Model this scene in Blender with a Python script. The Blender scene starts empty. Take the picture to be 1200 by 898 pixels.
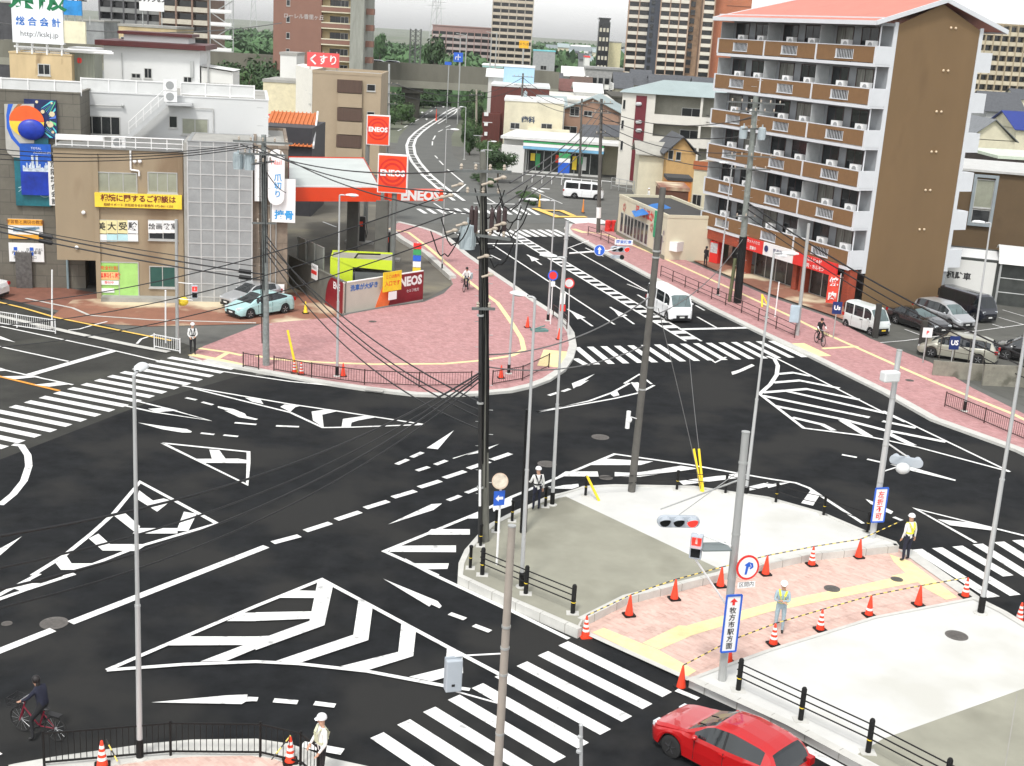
import bpy, math, random
from mathutils import Vector, Matrix
R_ = math.radians
random.seed(7)
S = bpy.context.scene
COL = S.collection
# ---------------------------------------------------------------- camera, sky, sun, exposure
F_, PITCH, ROLL, H = 1475.0, 15.5, 3.46, 18.0
_p, _r = R_(PITCH), R_(ROLL)
_fw = Vector((0, math.cos(_p), -math.sin(_p))); _R0 = Vector((1, 0, 0)); _U0 = Vector((0, math.sin(_p), math.cos(_p)))
_Rt = _R0*math.cos(_r) + _U0*math.sin(_r); _Up = -_R0*math.sin(_r) + _U0*math.cos(_r)
CAM = Vector((0, 0, H))
cd = bpy.data.cameras.new('camera'); cam = bpy.data.objects.new('camera', cd); COL.objects.link(cam)
cd.sensor_width = 36; cd.lens = F_/1200*36; cd.clip_start = .5; cd.clip_end = 12000
cam.matrix_world = Matrix(((_Rt.x, _Up.x, -_fw.x, 0), (_Rt.y, _Up.y, -_fw.y, 0), (_Rt.z, _Up.z, -_fw.z, H), (0, 0, 0, 1)))
S.camera = cam
SUN_EL, SUN_AZ = 58, 200       # azimuth measured clockwise from +Y
W = bpy.data.worlds.new('World'); S.world = W; W.use_nodes = True
nt = W.node_tree; nt.nodes.clear()
sky = nt.nodes.new('ShaderNodeTexSky'); sky.sky_type = 'NISHITA'; sky.sun_disc = False
sky.sun_elevation = R_(SUN_EL); sky.sun_rotation = R_(SUN_AZ); sky.air_density = 1.0; sky.dust_density = 1.5; sky.ozone_density = 1.0
tc = nt.nodes.new('ShaderNodeTexCoord'); ns = nt.nodes.new('ShaderNodeTexNoise'); ns.inputs['Scale'].default_value = 3.0; ns.inputs['Detail'].default_value = 4
mp = nt.nodes.new('ShaderNodeMapping'); mp.inputs['Scale'].default_value = (1, 1, 5)
nt.links.new(tc.outputs['Generated'], mp.inputs['Vector']); nt.links.new(mp.outputs[0], ns.inputs['Vector'])
hs = nt.nodes.new('ShaderNodeHueSaturation'); hs.inputs['Saturation'].default_value = .10; hs.inputs['Value'].default_value = 1.6
mx = nt.nodes.new('ShaderNodeMix'); mx.data_type = 'RGBA'; mx.blend_type = 'MULTIPLY'; mx.inputs[0].default_value = .35
rp = nt.nodes.new('ShaderNodeMapRange'); rp.inputs['To Min'].default_value = .9; rp.inputs['To Max'].default_value = 1.25
bg = nt.nodes.new('ShaderNodeBackground'); bg.inputs['Strength'].default_value = .15
ow = nt.nodes.new('ShaderNodeOutputWorld')
nt.links.new(sky.outputs[0], hs.inputs['Color']); nt.links.new(ns.outputs['Fac'], rp.inputs['Value'])
nt.links.new(hs.outputs[0], mx.inputs[6]); nt.links.new(rp.outputs[0], mx.inputs[7])
nt.links.new(mx.outputs[2], bg.inputs['Color']); nt.links.new(bg.outputs[0], ow.inputs[0])
sl = bpy.data.lights.new('sun', 'SUN'); sl.energy = 1.9; sl.angle = R_(8); sl.color = (1, .965, .91)
so = bpy.data.objects.new('sun', sl); COL.objects.link(so)
_sd = Vector((math.sin(R_(SUN_AZ))*math.cos(R_(SUN_EL)), math.cos(R_(SUN_AZ))*math.cos(R_(SUN_EL)), math.sin(R_(SUN_EL))))
so.rotation_euler = _sd.to_track_quat('Z', 'Y').to_euler()
S.view_settings.view_transform = 'Standard'; S.view_settings.look = 'None'; S.view_settings.gamma = 1.0
S.view_settings.exposure = 0.24; S.view_settings.use_curve_mapping = False

# ---------------------------------------------------------------- projection helpers (photo pixel -> place)
def ray(x, y): return _fw + _Rt*((x-600)/F_) - _Up*((y-449)/F_)
def G(x, y, z=0.0):
    d = ray(x, y); t = (z-H)/d.z; return Vector((d.x*t, d.y*t, z))
def AT(x, y, Y):
    d = ray(x, y); return CAM + d*(Y/d.y)
def C(crop, *c):
    ox, oy, s = crop; return [(ox+c[i]/s, oy+c[i+1]/s) for i in range(0, len(c), 2)]
A_ = (0, 360, 7.48); B_ = (140, 400, 5.985); C_ = (320, 420, 5.985); D_ = (860, 390, 5.985); E_ = (1020, 520, 6.65)
F2 = (500, 190, 5.985); G_ = (640, 260, 5.985); I_ = (1050, 600, 8.0)
Q = lambda x, y: (x, y, 3.99)
R1 = Q(0, 450); R2 = Q(300, 450); R3 = Q(600, 450); R4 = Q(900, 450); R5 = Q(0, 673); R6 = Q(300, 673); R7 = Q(600, 673); R8 = Q(900, 673)
P5 = Q(0, 225); P6 = Q(300, 225); P7 = Q(600, 225); P8 = Q(900, 225); U1 = (460, 120, 7.48); U2 = (460, 40, 7.48)

# ---------------------------------------------------------------- materials
MATS = {}
def srgb(h):
    h = h.lstrip('#'); c = [int(h[i:i+2], 16)/255 for i in (0, 2, 4)]
    return tuple((v/12.92 if v <= .04045 else ((v+.055)/1.055)**2.4) for v in c)
def mat(name, col, rough=.75, metal=0.0, var=.12, scale=1.5, bump=0.0, bscale=40, spec=.5, emit=0, stain=None, stretch=(1, 1, 1), coat=0, alpha=1):
    if name in MATS: return MATS[name]
    m = bpy.data.materials.new(name); m.use_nodes = True; t = m.node_tree; b = t.nodes['Principled BSDF']
    if isinstance(col, str): col = srgb(col)
    b.inputs['Roughness'].default_value = rough; b.inputs['Metallic'].default_value = metal; b.inputs['Specular IOR Level'].default_value = spec
    b.inputs['Coat Weight'].default_value = coat
    tcn = t.nodes.new('ShaderNodeTexCoord'); mpn = t.nodes.new('ShaderNodeMapping'); mpn.inputs['Scale'].default_value = stretch
    t.links.new(tcn.outputs['Object'], mpn.inputs['Vector'])
    n = t.nodes.new('ShaderNodeTexNoise'); n.inputs['Scale'].default_value = scale; n.inputs['Detail'].default_value = 6; n.inputs['Roughness'].default_value = .65
    t.links.new(mpn.outputs[0], n.inputs['Vector'])
    r = t.nodes.new('ShaderNodeMapRange'); r.inputs['From Min'].default_value = .3; r.inputs['From Max'].default_value = .7
    r.inputs['To Min'].default_value = 1-var; r.inputs['To Max'].default_value = 1+var
    t.links.new(n.outputs['Fac'], r.inputs['Value'])
    x = t.nodes.new('ShaderNodeMix'); x.data_type = 'RGBA'; x.blend_type = 'MULTIPLY'; x.inputs[0].default_value = 1
    x.inputs[6].default_value = (*col, 1); t.links.new(r.outputs[0], x.inputs[7])
    out = x.outputs[2]
    if stain:
        n2 = t.nodes.new('ShaderNodeTexNoise'); n2.inputs['Scale'].default_value = stain[1]; n2.inputs['Detail'].default_value = 5
        t.links.new(mpn.outputs[0], n2.inputs['Vector'])
        r2 = t.nodes.new('ShaderNodeMapRange'); r2.inputs['From Min'].default_value = stain[2]; r2.inputs['From Max'].default_value = stain[2]+.12
        t.links.new(n2.outputs['Fac'], r2.inputs['Value'])
        x2 = t.nodes.new('ShaderNodeMix'); x2.data_type = 'RGBA'; t.links.new(r2.outputs[0], x2.inputs[0]); t.links.new(out, x2.inputs[6])
        x2.inputs[7].default_value = (*(srgb(stain[0]) if isinstance(stain[0], str) else stain[0]), 1); out = x2.outputs[2]
    t.links.new(out, b.inputs['Base Color'])
    if emit: t.links.new(out, b.inputs['Emission Color']); b.inputs['Emission Strength'].default_value = emit
    if bump:
        n3 = t.nodes.new('ShaderNodeTexNoise'); n3.inputs['Scale'].default_value = bscale; n3.inputs['Detail'].default_value = 3
        t.links.new(tcn.outputs['Object'], n3.inputs['Vector'])
        bp = t.nodes.new('ShaderNodeBump'); bp.inputs['Strength'].default_value = bump; bp.inputs['Distance'].default_value = .02
        t.links.new(n3.outputs['Fac'], bp.inputs['Height']); t.links.new(bp.outputs[0], b.inputs['Normal'])
    if alpha < 1:
        b.inputs['Alpha'].default_value = alpha
    MATS[name] = m; return m
def brickmat(name, c1, c2, mortar, bw, bh, msize=.01, rough=.8, rot=0, vert=False, var=.1):
    if name in MATS: return MATS[name]
    m = mat(name, c1, rough, var=var); t = m.node_tree; b = t.nodes['Principled BSDF']
    br = t.nodes.new('ShaderNodeTexBrick'); br.inputs['Color1'].default_value = (*srgb(c1), 1); br.inputs['Color2'].default_value = (*srgb(c2), 1)
    br.inputs['Mortar'].default_value = (*srgb(mortar), 1); br.inputs['Scale'].default_value = 1; br.inputs['Mortar Size'].default_value = msize
    br.inputs['Brick Width'].default_value = bw; br.inputs['Row Height'].default_value = bh
    tcn = t.nodes.new('ShaderNodeTexCoord'); mpn = t.nodes.new('ShaderNodeMapping')
    if vert:   # wall coordinates: run along the wall by u = x+y mix, height z
        sx = t.nodes.new('ShaderNodeSeparateXYZ'); ad = t.nodes.new('ShaderNodeMath'); ad.operation = 'ADD'; cb = t.nodes.new('ShaderNodeCombineXYZ')
        t.links.new(tcn.outputs['Object'], sx.inputs[0]); t.links.new(sx.outputs[0], ad.inputs[0]); t.links.new(sx.outputs[1], ad.inputs[1])
        t.links.new(ad.outputs[0], cb.inputs[0]); t.links.new(sx.outputs[2], cb.inputs[1]); t.links.new(cb.outputs[0], br.inputs['Vector'])
    else:
        mpn.inputs['Rotation'].default_value = (0, 0, rot); t.links.new(tcn.outputs['Object'], mpn.inputs['Vector']); t.links.new(mpn.outputs[0], br.inputs['Vector'])
    for nd in t.nodes:
        if nd.bl_idname == 'ShaderNodeMix' and nd.blend_type == 'MULTIPLY': t.links.new(br.outputs['Color'], nd.inputs[6])
    return m
ASPH = mat('new asphalt', (.0150, .0162, .0175), .95, var=.36, scale=1.1, bump=.5, bscale=60, spec=.12, stain=((.028, .028, .027), .22, .47))
ASPO = mat('old asphalt', (.125, .125, .115), .93, var=.16, scale=.5, bump=.3, spec=.2, stain=((.09, .09, .085), .25, .58))
ASPL = mat('worn dark asphalt', (.042, .042, .038), .93, var=.22, scale=.5, bump=.4, spec=.2, stain=((.065, .065, .055), .2, .55))
PAINT = mat('road paint white', (.74, .74, .72), .7, var=.09, scale=6, stain=((.40, .40, .39), 3.5, .58))
PAINTY = mat('road paint yellow', (.80, .52, .12), .7, var=.08, scale=4)
PAINTO = mat('road paint orange', (.72, .30, .04), .7, var=.08, scale=4)
TACT = mat('yellow tactile paving', (.78, .65, .34), .8, var=.10, scale=3, bump=.5, bscale=14)
CONW = mat('white concrete', (.565, .565, .54), .85, var=.09, scale=.5, stain=((.49, .485, .445), .22, .52))
CONG = mat('grey green concrete', (.275, .27, .215), .9, var=.13, scale=.5, stain=((.215, .21, .165), .3, .53))
CONK = mat('kerb concrete', (.52, .515, .48), .85, var=.10, scale=2)
CONC = mat('grey concrete', (.32, .315, .29), .88, var=.14, scale=1.1, stain=((.20, .195, .17), .6, .6))
PINK = brickmat('pink pavers', '#b88c8b', '#a37675', '#a07876', .22, .11, .006, rot=.75, var=.13)
PINKL = brickmat('pale pink pavers', '#d0b3a7', '#bf9f93', '#c9b0a4', .22, .11, .006, rot=.75, var=.14)
BRNP = mat('brown apron tiles', '#8a5f4c', .85, var=.15, scale=.8, stain=('#cdbfa2', .22, .50))
WHT = mat('white render', (.64, .64, .61), .8, var=.05, scale=.4)
WHT2 = mat('white metal paint', (.78, .78, .77), .45, var=.04)
BLK = mat('black metal', (.010, .010, .010), .6, var=.1, spec=.25)
BRN = mat('dark brown metal', (.045, .02, .018), .5, var=.1)
GALV = mat('galvanised steel', (.42, .43, .42), .5, metal=.35, var=.12, scale=2, stretch=(1, 1, .3))
POLC = mat('pole concrete', (.20, .195, .175), .85, var=.15, scale=2)
POLD = mat('weathered pole', (.10, .095, .085), .85, var=.2, scale=2)
GLS = mat('window glass', (.018, .021, .023), .1, var=.3, scale=.3, spec=.6)
GLSL = mat('curtained glass', (.30, .31, .24), .3, var=.25, scale=.6)
ALU = mat('window aluminium', (.5, .5, .48), .4, metal=.4, var=.08)
RUB = mat('black rubber', (.02, .02, .02), .8)
ORG = mat('cone orange', (.80, .055, .018), .5, var=.06)
RED = mat('bright red', (.70, .03, .025), .5, var=.05)
YEL = mat('bright yellow', (.85, .62, .04), .5, var=.05)
GRN = mat('green paint', (.04, .30, .10), .5)
BLU = mat('sign blue', (.02, .11, .55), .45)
BLKT = mat('black lettering', (.02, .02, .02), .6)

# ---------------------------------------------------------------- mesh builder
class Fr:
    """frame on the ground: origin o, u along direction, v to its left (away from the viewer when u runs right)"""
    def __init__(s, o, d):
        s.o = Vector((o[0], o[1], o[2] if len(o) > 2 else 0)); d = Vector((d[0], d[1])).normalized(); s.u = Vector((d.x, d.y, 0)); s.v = Vector((-d.y, d.x, 0))
    def __call__(s, u, v, z): return s.o + s.u*u + s.v*v + Vector((0, 0, z))
    def pt(s, px, py, v=0.0):   # pixel -> (u, z) on the vertical plane at depth v
        d = ray(px, py); o = s.o + s.v*v; t = (o-CAM).dot(s.v)/d.dot(s.v); q = CAM+d*t - s.o; return q.dot(s.u), q.z
def FF(P0, P1):
    P0 = Vector((P0[0], P0[1], 0)); P1 = Vector((P1[0], P1[1], 0)); f = Fr(P0, P1-P0); f.L = (P1-P0).length; return f
ID = lambda u, v, z: Vector((u, v, z))
class MB:
    def __init__(s, fr=None): s.v = []; s.f = []; s.m = []; s.fr = fr or ID
    def P(s, p): return p if s.fr is ID else s.fr(*p)
    def add(s, pts, faces, m=0, raw=False):
        b = len(s.v); s.v += [Vector(p) if raw else Vector(s.P(p)) for p in pts]; s.f += [[b+i for i in f] for f in faces]; s.m += [m]*len(faces); return s
    def box(s, x0, x1, y0, y1, z0, z1, m=0):
        p = [(x, y, z) for z in (z0, z1) for y in (y0, y1) for x in (x0, x1)]
        return s.add(p, [(0, 2, 3, 1), (4, 5, 7, 6), (0, 1, 5, 4), (2, 6, 7, 3), (0, 4, 6, 2), (1, 3, 7, 5)], m)
    def poly(s, pts, m=0): return s.add(pts, [tuple(range(len(pts)))], m)
    def prism(s, pts, z0, z1, m=0, ms=None):   # pts: (x,y) counter-clockwise
        n = len(pts); a = [(p[0], p[1], z0) for p in pts] + [(p[0], p[1], z1) for p in pts]
        s.add(a, [tuple(range(n, 2*n))], m); s.add(a, [tuple(reversed(range(n)))] + [(i, (i+1) % n, n+(i+1) % n, n+i) for i in range(n)], m if ms is None else ms); return s
    def ext(s, pts, v0, v1, m=0):              # outline (u,z) pushed from v0 to v1
        n = len(pts); a = [(p[0], v0, p[1]) for p in pts] + [(p[0], v1, p[1]) for p in pts]
        return s.add(a, [tuple(range(n)), tuple(reversed(range(n, 2*n)))] + [(i, n+i, n+(i+1) % n, (i+1) % n) for i in range(n)], m)
    def tube(s, a, b, r0, r1=None, n=8, m=0, caps=True):
        a = Vector(s.P(a)); b = Vector(s.P(b)); r1 = r0 if r1 is None else r1; d = (b-a); 
        if d.length < 1e-6: return s
        d.normalize(); x = d.orthogonal().normalized(); y = d.cross(x); pts = []
        for c, r in ((a, r0), (b, r1)):
            for i in range(n):
                t = 2*math.pi*i/n; pts.append(c + x*math.cos(t)*r + y*math.sin(t)*r)
        fs = [(i, (i+1) % n, n+(i+1) % n, n+i) for i in range(n)]
        if caps: fs += [tuple(reversed(range(n))), tuple(range(n, 2*n))]
        return s.add(pts, fs, m, raw=True)
    def path(s, pts, r, n=6, m=0):
        for i in range(len(pts)-1): s.tube(pts[i], pts[i+1], r, r, n, m)
        return s
    def bar(s, a, b, w, h, m=0):
        a = Vector(s.P(a)); b = Vector(s.P(b)); d = (b-a).normalized(); x = d.cross(Vector((0, 0, 1)))
        if x.length < 1e-4: x = Vector((1, 0, 0))
        x.normalize(); y = x.cross(d); pts = []
        for c in (a, b):
            for i, j in ((-1, -1), (1, -1), (1, 1), (-1, 1)): pts.append(c + x*i*w/2 + y*j*h/2)
        return s.add(pts, [(0, 1, 2, 3), (7, 6, 5, 4), (0, 4, 5, 1), (1, 5, 6, 2), (2, 6, 7, 3), (3, 7, 4, 0)], m, raw=True)
    def lathe(s, c, prof, n=12, m=0, axis='Z'):   # prof: (r, h)
        pts = []; k = len(prof)
        for r, h in prof:
            for i in range(n):
                t = 2*math.pi*i/n; x, y = r*math.cos(t), r*math.sin(t)
                pts.append((c[0]+x, c[1]+y, c[2]+h) if axis == 'Z' else ((c[0]+h, c[1]+x, c[2]+y) if axis == 'X' else (c[0]+x, c[1]+h, c[2]+y)))
        fs = [(j*n+i, j*n+(i+1) % n, (j+1)*n+(i+1) % n, (j+1)*n+i) for j in range(k-1) for i in range(n)]
        fs += [tuple(reversed(range(n))), tuple(range((k-1)*n, k*n))]
        return s.add(pts, fs, m)
    def ball(s, c, r, sx=1, sy=1, sz=1, n=12, k=7, m=0):
        pr = [(max(.001, r*math.sin(math.pi*j/k)), -r*math.cos(math.pi*j/k)) for j in range(k+1)]; pts = []
        for rr, h in pr:
            for i in range(n):
                t = 2*math.pi*i/n; pts.append((c[0]+rr*math.cos(t)*sx, c[1]+rr*math.sin(t)*sy, c[2]+h*sz))
        return s.add(pts, [(j*n+i, j*n+(i+1) % n, (j+1)*n+(i+1) % n, (j+1)*n+i) for j in range(k) for i in range(n)], m)
    def ribbon(s, pts, w, z=None, m=0, closed=False):   # flat band on the ground along world points
        P = [Vector((p[0], p[1], 0)) for p in pts]; n = len(P); L = []; Rr = []
        zz = [p[2] if len(p) > 2 else 0 for p in pts] if z is None else [z]*n
        for i in range(n):
            a = P[i-1] if i > 0 else None; b = P[i+1] if i < n-1 else None
            d1 = (P[i]-a).normalized() if a is not None else None; d2 = (b-P[i]).normalized() if b is not None else None
            if d1 is None: d1 = d2
            if d2 is None: d2 = d1
            n1 = Vector((-d1.y, d1.x, 0)); n2 = Vector((-d2.y, d2.x, 0)); mm = (n1+n2)
            if mm.length < .2: mm = n1
            mm.normalize(); k = min(2.0, 1/max(.4, mm.dot(n1))); L.append(P[i]+mm*w/2*k); Rr.append(P[i]-mm*w/2*k)
        for i in range(n-1):
            q = [L[i], Rr[i], Rr[i+1], L[i+1]]; z4 = [zz[i], zz[i], zz[i+1], zz[i+1]]
            s.add([(q[j].x, q[j].y, z4[j]) for j in range(4)], [(0, 1, 2, 3)], m, raw=True)
        return s
    def build(s, name, mats, parent=None, smooth=False, bev=0):
        me = bpy.data.meshes.new(name); off = Vector((0, 0, 0))
        if parent is not None and parent.get('_w') is not None: off = Vector(parent['_w'])
        me.from_pydata([tuple(v-off) for v in s.v], [], s.f)
        mats = mats if isinstance(mats, (list, tuple)) else [mats]
        for mt in mats: me.materials.append(mt)
        me.polygons.foreach_set('material_index', s.m)
        if smooth: me.polygons.foreach_set('use_smooth', [True]*len(s.f))
        me.validate(); me.update()
        o = bpy.data.objects.new(name, me); COL.objects.link(o)
        if parent is not None:
            o.parent = parent
            if parent.get('_w') is not None: o['_w'] = tuple(off)
        if smooth:
            try: me.set_sharp_from_angle(angle=R_(42))
            except Exception: pass
        if bev:
            md = o.modifiers.new('bevel', 'BEVEL'); md.width = bev; md.segments = 2; md.limit_method = 'ANGLE'
        return o
def tag(o, label=None, cat=None, group=None, kind=None):
    if label: o['label'] = label
    if cat: o['category'] = cat
    if group: o['group'] = group
    if kind: o['kind'] = kind
    return o
def thing(name, label, cat, loc=(0, 0, 0), rz=0, group=None, world=False):
    o = bpy.data.objects.new(name, None); COL.objects.link(o); o.location = Vector((loc[0], loc[1], loc[2] if len(loc) > 2 else 0)); o.rotation_euler = (0, 0, rz)
    o.empty_display_size = .3
    if world: o['_w'] = tuple(o.location)      # parts are given in place coordinates
    return tag(o, label, cat, group)
def solo(mb, name, mats, label, cat, org, group=None, smooth=False):   # a thing that is one mesh, origin at its base
    for v in mb.v: v -= Vector(org)
    o = mb.build(name, mats, None, smooth); o.location = org; return tag(o, label, cat, group)
def struct(mb, name, mats, smooth=False): return tag(mb.build(name, mats, None, smooth), kind='structure')
def kids(o): return [c for c in COL.objects if c.parent == o]
def dup(root, loc, rz, label, group=None):
    r = root.copy(); COL.objects.link(r); r.location = loc; r.rotation_euler = (0, 0, rz); r['label'] = label
    if group: r['group'] = group
    for ch in KID.get(root.name) or KID.setdefault(root.name, [(c, kids(c)) for c in kids(root)]):
        c = ch[0].copy(); COL.objects.link(c); c.parent = r
        for g in ch[1]: d = g.copy(); COL.objects.link(d); d.parent = c
    return r
KID = {}
def text(mb, s, P, U, V, size, m=0, depth=.01, align='CENTER', bold=0.0, vertical=False, sx=1.0):
    """lettering as real geometry, centred at P, reading along U, upright along V (unit vectors)"""
    P = Vector(P); U = Vector(U).normalized(); V = Vector(V).normalized(); N = U.cross(V)
    if vertical:
        n = len(s)
        for i, ch in enumerate(s): text(mb, ch, P + V*((n-1)/2-i)*size*1.05, U, V, size, m, depth, bold=bold)
        return
    key = (s, align, bold)
    if key not in TXT:
        cu = bpy.data.curves.new('t', 'FONT'); cu.body = s; cu.align_x = align; cu.align_y = 'CENTER'; cu.offset = bold; cu.resolution_u = 2
        o = bpy.data.objects.new('t', cu); COL.objects.link(o); bpy.context.view_layer.update()
        me = bpy.data.meshes.new_from_object(o.evaluated_get(bpy.context.evaluated_depsgraph_get()))
        TXT[key] = ([v.co.copy() for v in me.vertices], [tuple(p.vertices) for p in me.polygons])
        bpy.data.objects.remove(o); bpy.data.curves.remove(cu); bpy.data.meshes.remove(me)
    vs, fs = TXT[key]
    mb.add([P + U*(v.x*size*sx) + V*(v.y*size) + N*depth for v in vs], fs, m, raw=True)
TXT = {}
# ---------------------------------------------------------------- ground, road, pavements, markings
def g2(pts, z=0.0): return [G(x, y, z) for x, y in pts]
def sheet(name, pts, z, m): 
    b = MB(); b.poly([(p.x, p.y, z) for p in pts]); return struct(b, name, m)
GND = mat('far ground', (.13, .14, .10), .95, var=.3, scale=.02, stain=((.07, .10, .045), .006, .5))
b = MB(); b.poly([(-6000, -200, -.02), (6000, -200, -.02), (6000, 9000, -.02), (-6000, 9000, -.02)]); struct(b, 'ground', GND)
# older streets around: wide sheet of old asphalt
sheet('old_road', [Vector((-70, 5, 0)), Vector((75, 5, 0)), Vector((75, 150, 0)), Vector((20, 205, 0)), Vector((-70, 205, 0))], -.008, ASPO)
# west road surface, darker and worn
pw = g2([(-60, 500), (-60, 330), (60, 365), (150, 388), (215, 402), (300, 438), (290, 470), (170, 520), (-60, 600)])
sheet('worn_road', pw, -.003, ASPL)
# new asphalt of the junction
pn = g2(C(B_, 850, 240)) + g2([(173, 472), (-120, 585)]) + [Vector((-45, 20, 0)), Vector((-30, 5, 0)), Vector((40, 5, 0)), Vector((75, 30, 0))] + g2([(1300, 570), (1200, 524), (1043, 458), (958, 416), (893, 386), (840, 360), (765, 322), (672, 277), (560, 277), (528, 279), (500, 300), (560, 320), (600, 400), (500, 450), (330, 440)])
sheet('junction_road', pn, 0.0, ASPH)
# far road beyond the second crossing: curved carriageway going under the overpass
fr_l = [(470, 262), (462, 215), (462, 180), (468, 160), (480, 146), (500, 130), (520, 117), (534, 104)]
fr_r = [(556, 104), (551, 118), (540, 140), (529, 160), (530, 180), (545, 200), (575, 222), (625, 243), (690, 262)]
ROADF = mat('far carriageway', (.105, .108, .10), .92, var=.12, scale=.3)
sheet('far_road', g2(fr_l) + g2(fr_r), .004, ROADF)
MK = MB(); MKY = MB(); MKO = MB()
Zm = .008
_k = [0]
def eps(): _k[0] += 1; return _k[0]*.00012
def L(w, pts, b=MK, z=Zm):
    z += eps(); b.ribbon([G(x, y) for x, y in pts], w, z)
def Fp(pts, b=MK, z=Zm+.003):
    z += eps(); b.poly([(p.x, p.y, z) for p in g2(pts)])
def dashes(w, crop, *c):
    p = C(crop, *c)
    for i in range(0, len(p), 2): L(w, p[i:i+2])
def xwalk(L1, R1, Lk, Rk, k, n, w=.45, i0=0):
    l1, r1, lk, rk = G(*L1), G(*R1), G(*Lk), G(*Rk)
    for i in range(i0, n):
        t = i/(k-1); MK.ribbon([l1+(lk-l1)*t, r1+(rk-r1)*t], w, Zm+.004+eps())
xwalk((198.5, 419.2), (273.7, 432.6), (49.2, 465.5), (131.6, 481.7), 11, 18)
xwalk((660, 754.5), (781.8, 814.5), (586, 791), (709.6, 858.5), 4, 9)
xwalk((691.5, 406.7), (716.5, 426.8), (917.6, 399.5), (958, 418.4), 16, 16, .42, -1)
L(.42, [(674, 420.5), (687.7, 428.5)])
xwalk((531, 270.2), (543.8, 278.6), (649.5, 269.4), (666.3, 277.4), 14, 14, .45)
xwalk((490, 245), (499, 250.5), (617.8, 244.3), (631, 252.2), 13, 13, .45)
for a_ in ((195, 355, 900, 805), (385, 340, 1117, 785), (575, 325, 1052, 604), (765, 305, 1300, 640), (965, 285, 1500, 615), (1135, 268, 1700, 600)):
    L(.48, C(I_, *a_))
# west island zebra
L(.18, C(R1, 150, 898, 300, 805, 430, 700, 530, 610, 655, 460, 1015, 655, 640, 765, 450, 840, 290, 898)); L(.18, C(R5, 185, 0, 60, 65, -80, 140)); L(.18, C(R5, 350, 0, 120, 75, -60, 140))
for c_ in ((640, 540, 735, 600, 800, 548, 765, 538, 715, 548, 650, 500), (535, 620, 578, 600, 655, 668, 640, 703), (650, 677, 830, 677, 830, 702, 620, 702), (860, 600, 920, 610, 880, 690, 825, 690),
           (415, 725, 460, 703, 515, 752, 480, 782), (500, 752, 690, 752, 640, 784, 480, 782), (255, 835, 310, 805, 335, 842, 450, 842, 380, 872, 285, 872)): Fp(C(R1, *c_))
Fp(C(R5, 65, 70, 140, 25, 150, 45, 190, 45, 120, 80, 95, 80))
L(.28, C(R1, 60, 285, 100, 290, 130, 335, 135, 385, 112, 455, 62, 518, 0, 568))
Fp(C(R1, 103, 715, 0, 805, 0, 772, 45, 748))
L(.32, [(312, 641), (82.7, 730.6)]); L(.32, C(R5, 248, 262, -100, 400))
dashes(.30, R2, 78, 745, 203, 712, 230, 690, 348, 652, 375, 637, 487, 600, 510, 583, 618, 550, 640, 533, 745, 502, 763, 486, 862, 455, 880, 442, 977, 410, 993, 398, 1090, 365, 1103, 357, 1190, 327)
dashes(.24, R2, 657, 378, 710, 355, 727, 345, 778, 322, 752, 408, 808, 390, 838, 380, 890, 360, 898, 547, 955, 525, 983, 512, 1040, 490)
Fp(C(R2, 798, 302, 820, 288, 925, 220, 850, 308)); Fp(C(R2, 918, 350, 1137, 283, 1060, 322, 985, 335, 1040, 312, 925, 352)); Fp(C(R2, 617, 660, 820, 565, 870, 562, 830, 592))
# centre island approach outline
L(.17, C(R2, 850, 898, 600, 785, 1040, 605)+C(R3, 0, 530, 480, 330, 830, 380, 1197, 445)+C(R4, 130, 465, 190, 488, 445, 655))
L(.17, C(R6, 690, -68, 820, 0, 1160, 160)+C(R7, 0, 175, 265, 305))
for cr, c_ in ((R2, (820, 682, 1000, 682, 1000, 708, 790, 708)), (R2, (660, 760, 935, 758, 935, 790, 620, 788)), (R2, (740, 842, 902, 842, 895, 868, 790, 870)), (R2, (970, 632, 1040, 605, 1040, 632)), (R2, (1105, 575, 1197, 535, 1197, 570, 1110, 600)),
               (R3, (435, 352, 660, 365, 600, 382, 370, 382)), (R3, (250, 412, 400, 412, 405, 436, 215, 434)), (R3, (480, 415, 545, 418, 600, 415, 790, 385, 870, 398, 600, 437, 480, 437)), (R3, (780, 457, 1060, 420, 1060, 442, 800, 475)),
               (R3, (1110, 482, 1197, 462, 1197, 482, 1110, 502)), (R3, (140, 485, 310, 470, 315, 495, 190, 492)), (R4, (-5, 470, 110, 462, 0, 490)), (R4, (200, 498, 240, 525, 210, 572, 155, 560))): Fp(C(cr, *c_))
L(.15, C(P7, 525, 898, 595, 855, 652, 900)); L(.15, C(R3, 665, 8, 600, 42, 480, 70, 230, 115, 120, 132, 360, 82, 470, 42, 550, -2)); Fp(C(R3, 455, 45, 490, 32, 502, 55, 475, 62)); Fp(C(R3, 555, -5, 590, -5, 612, 30, 585, 38))
Fp([(697, 438.8), (672, 456), (670, 450), (685, 444)]); Fp(C(R3, 285, 20, 290, 0, 360, -15, 320, 10)); dashes(.22, R3, 172, 56, 215, 42, 235, 38, 270, 25)
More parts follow.
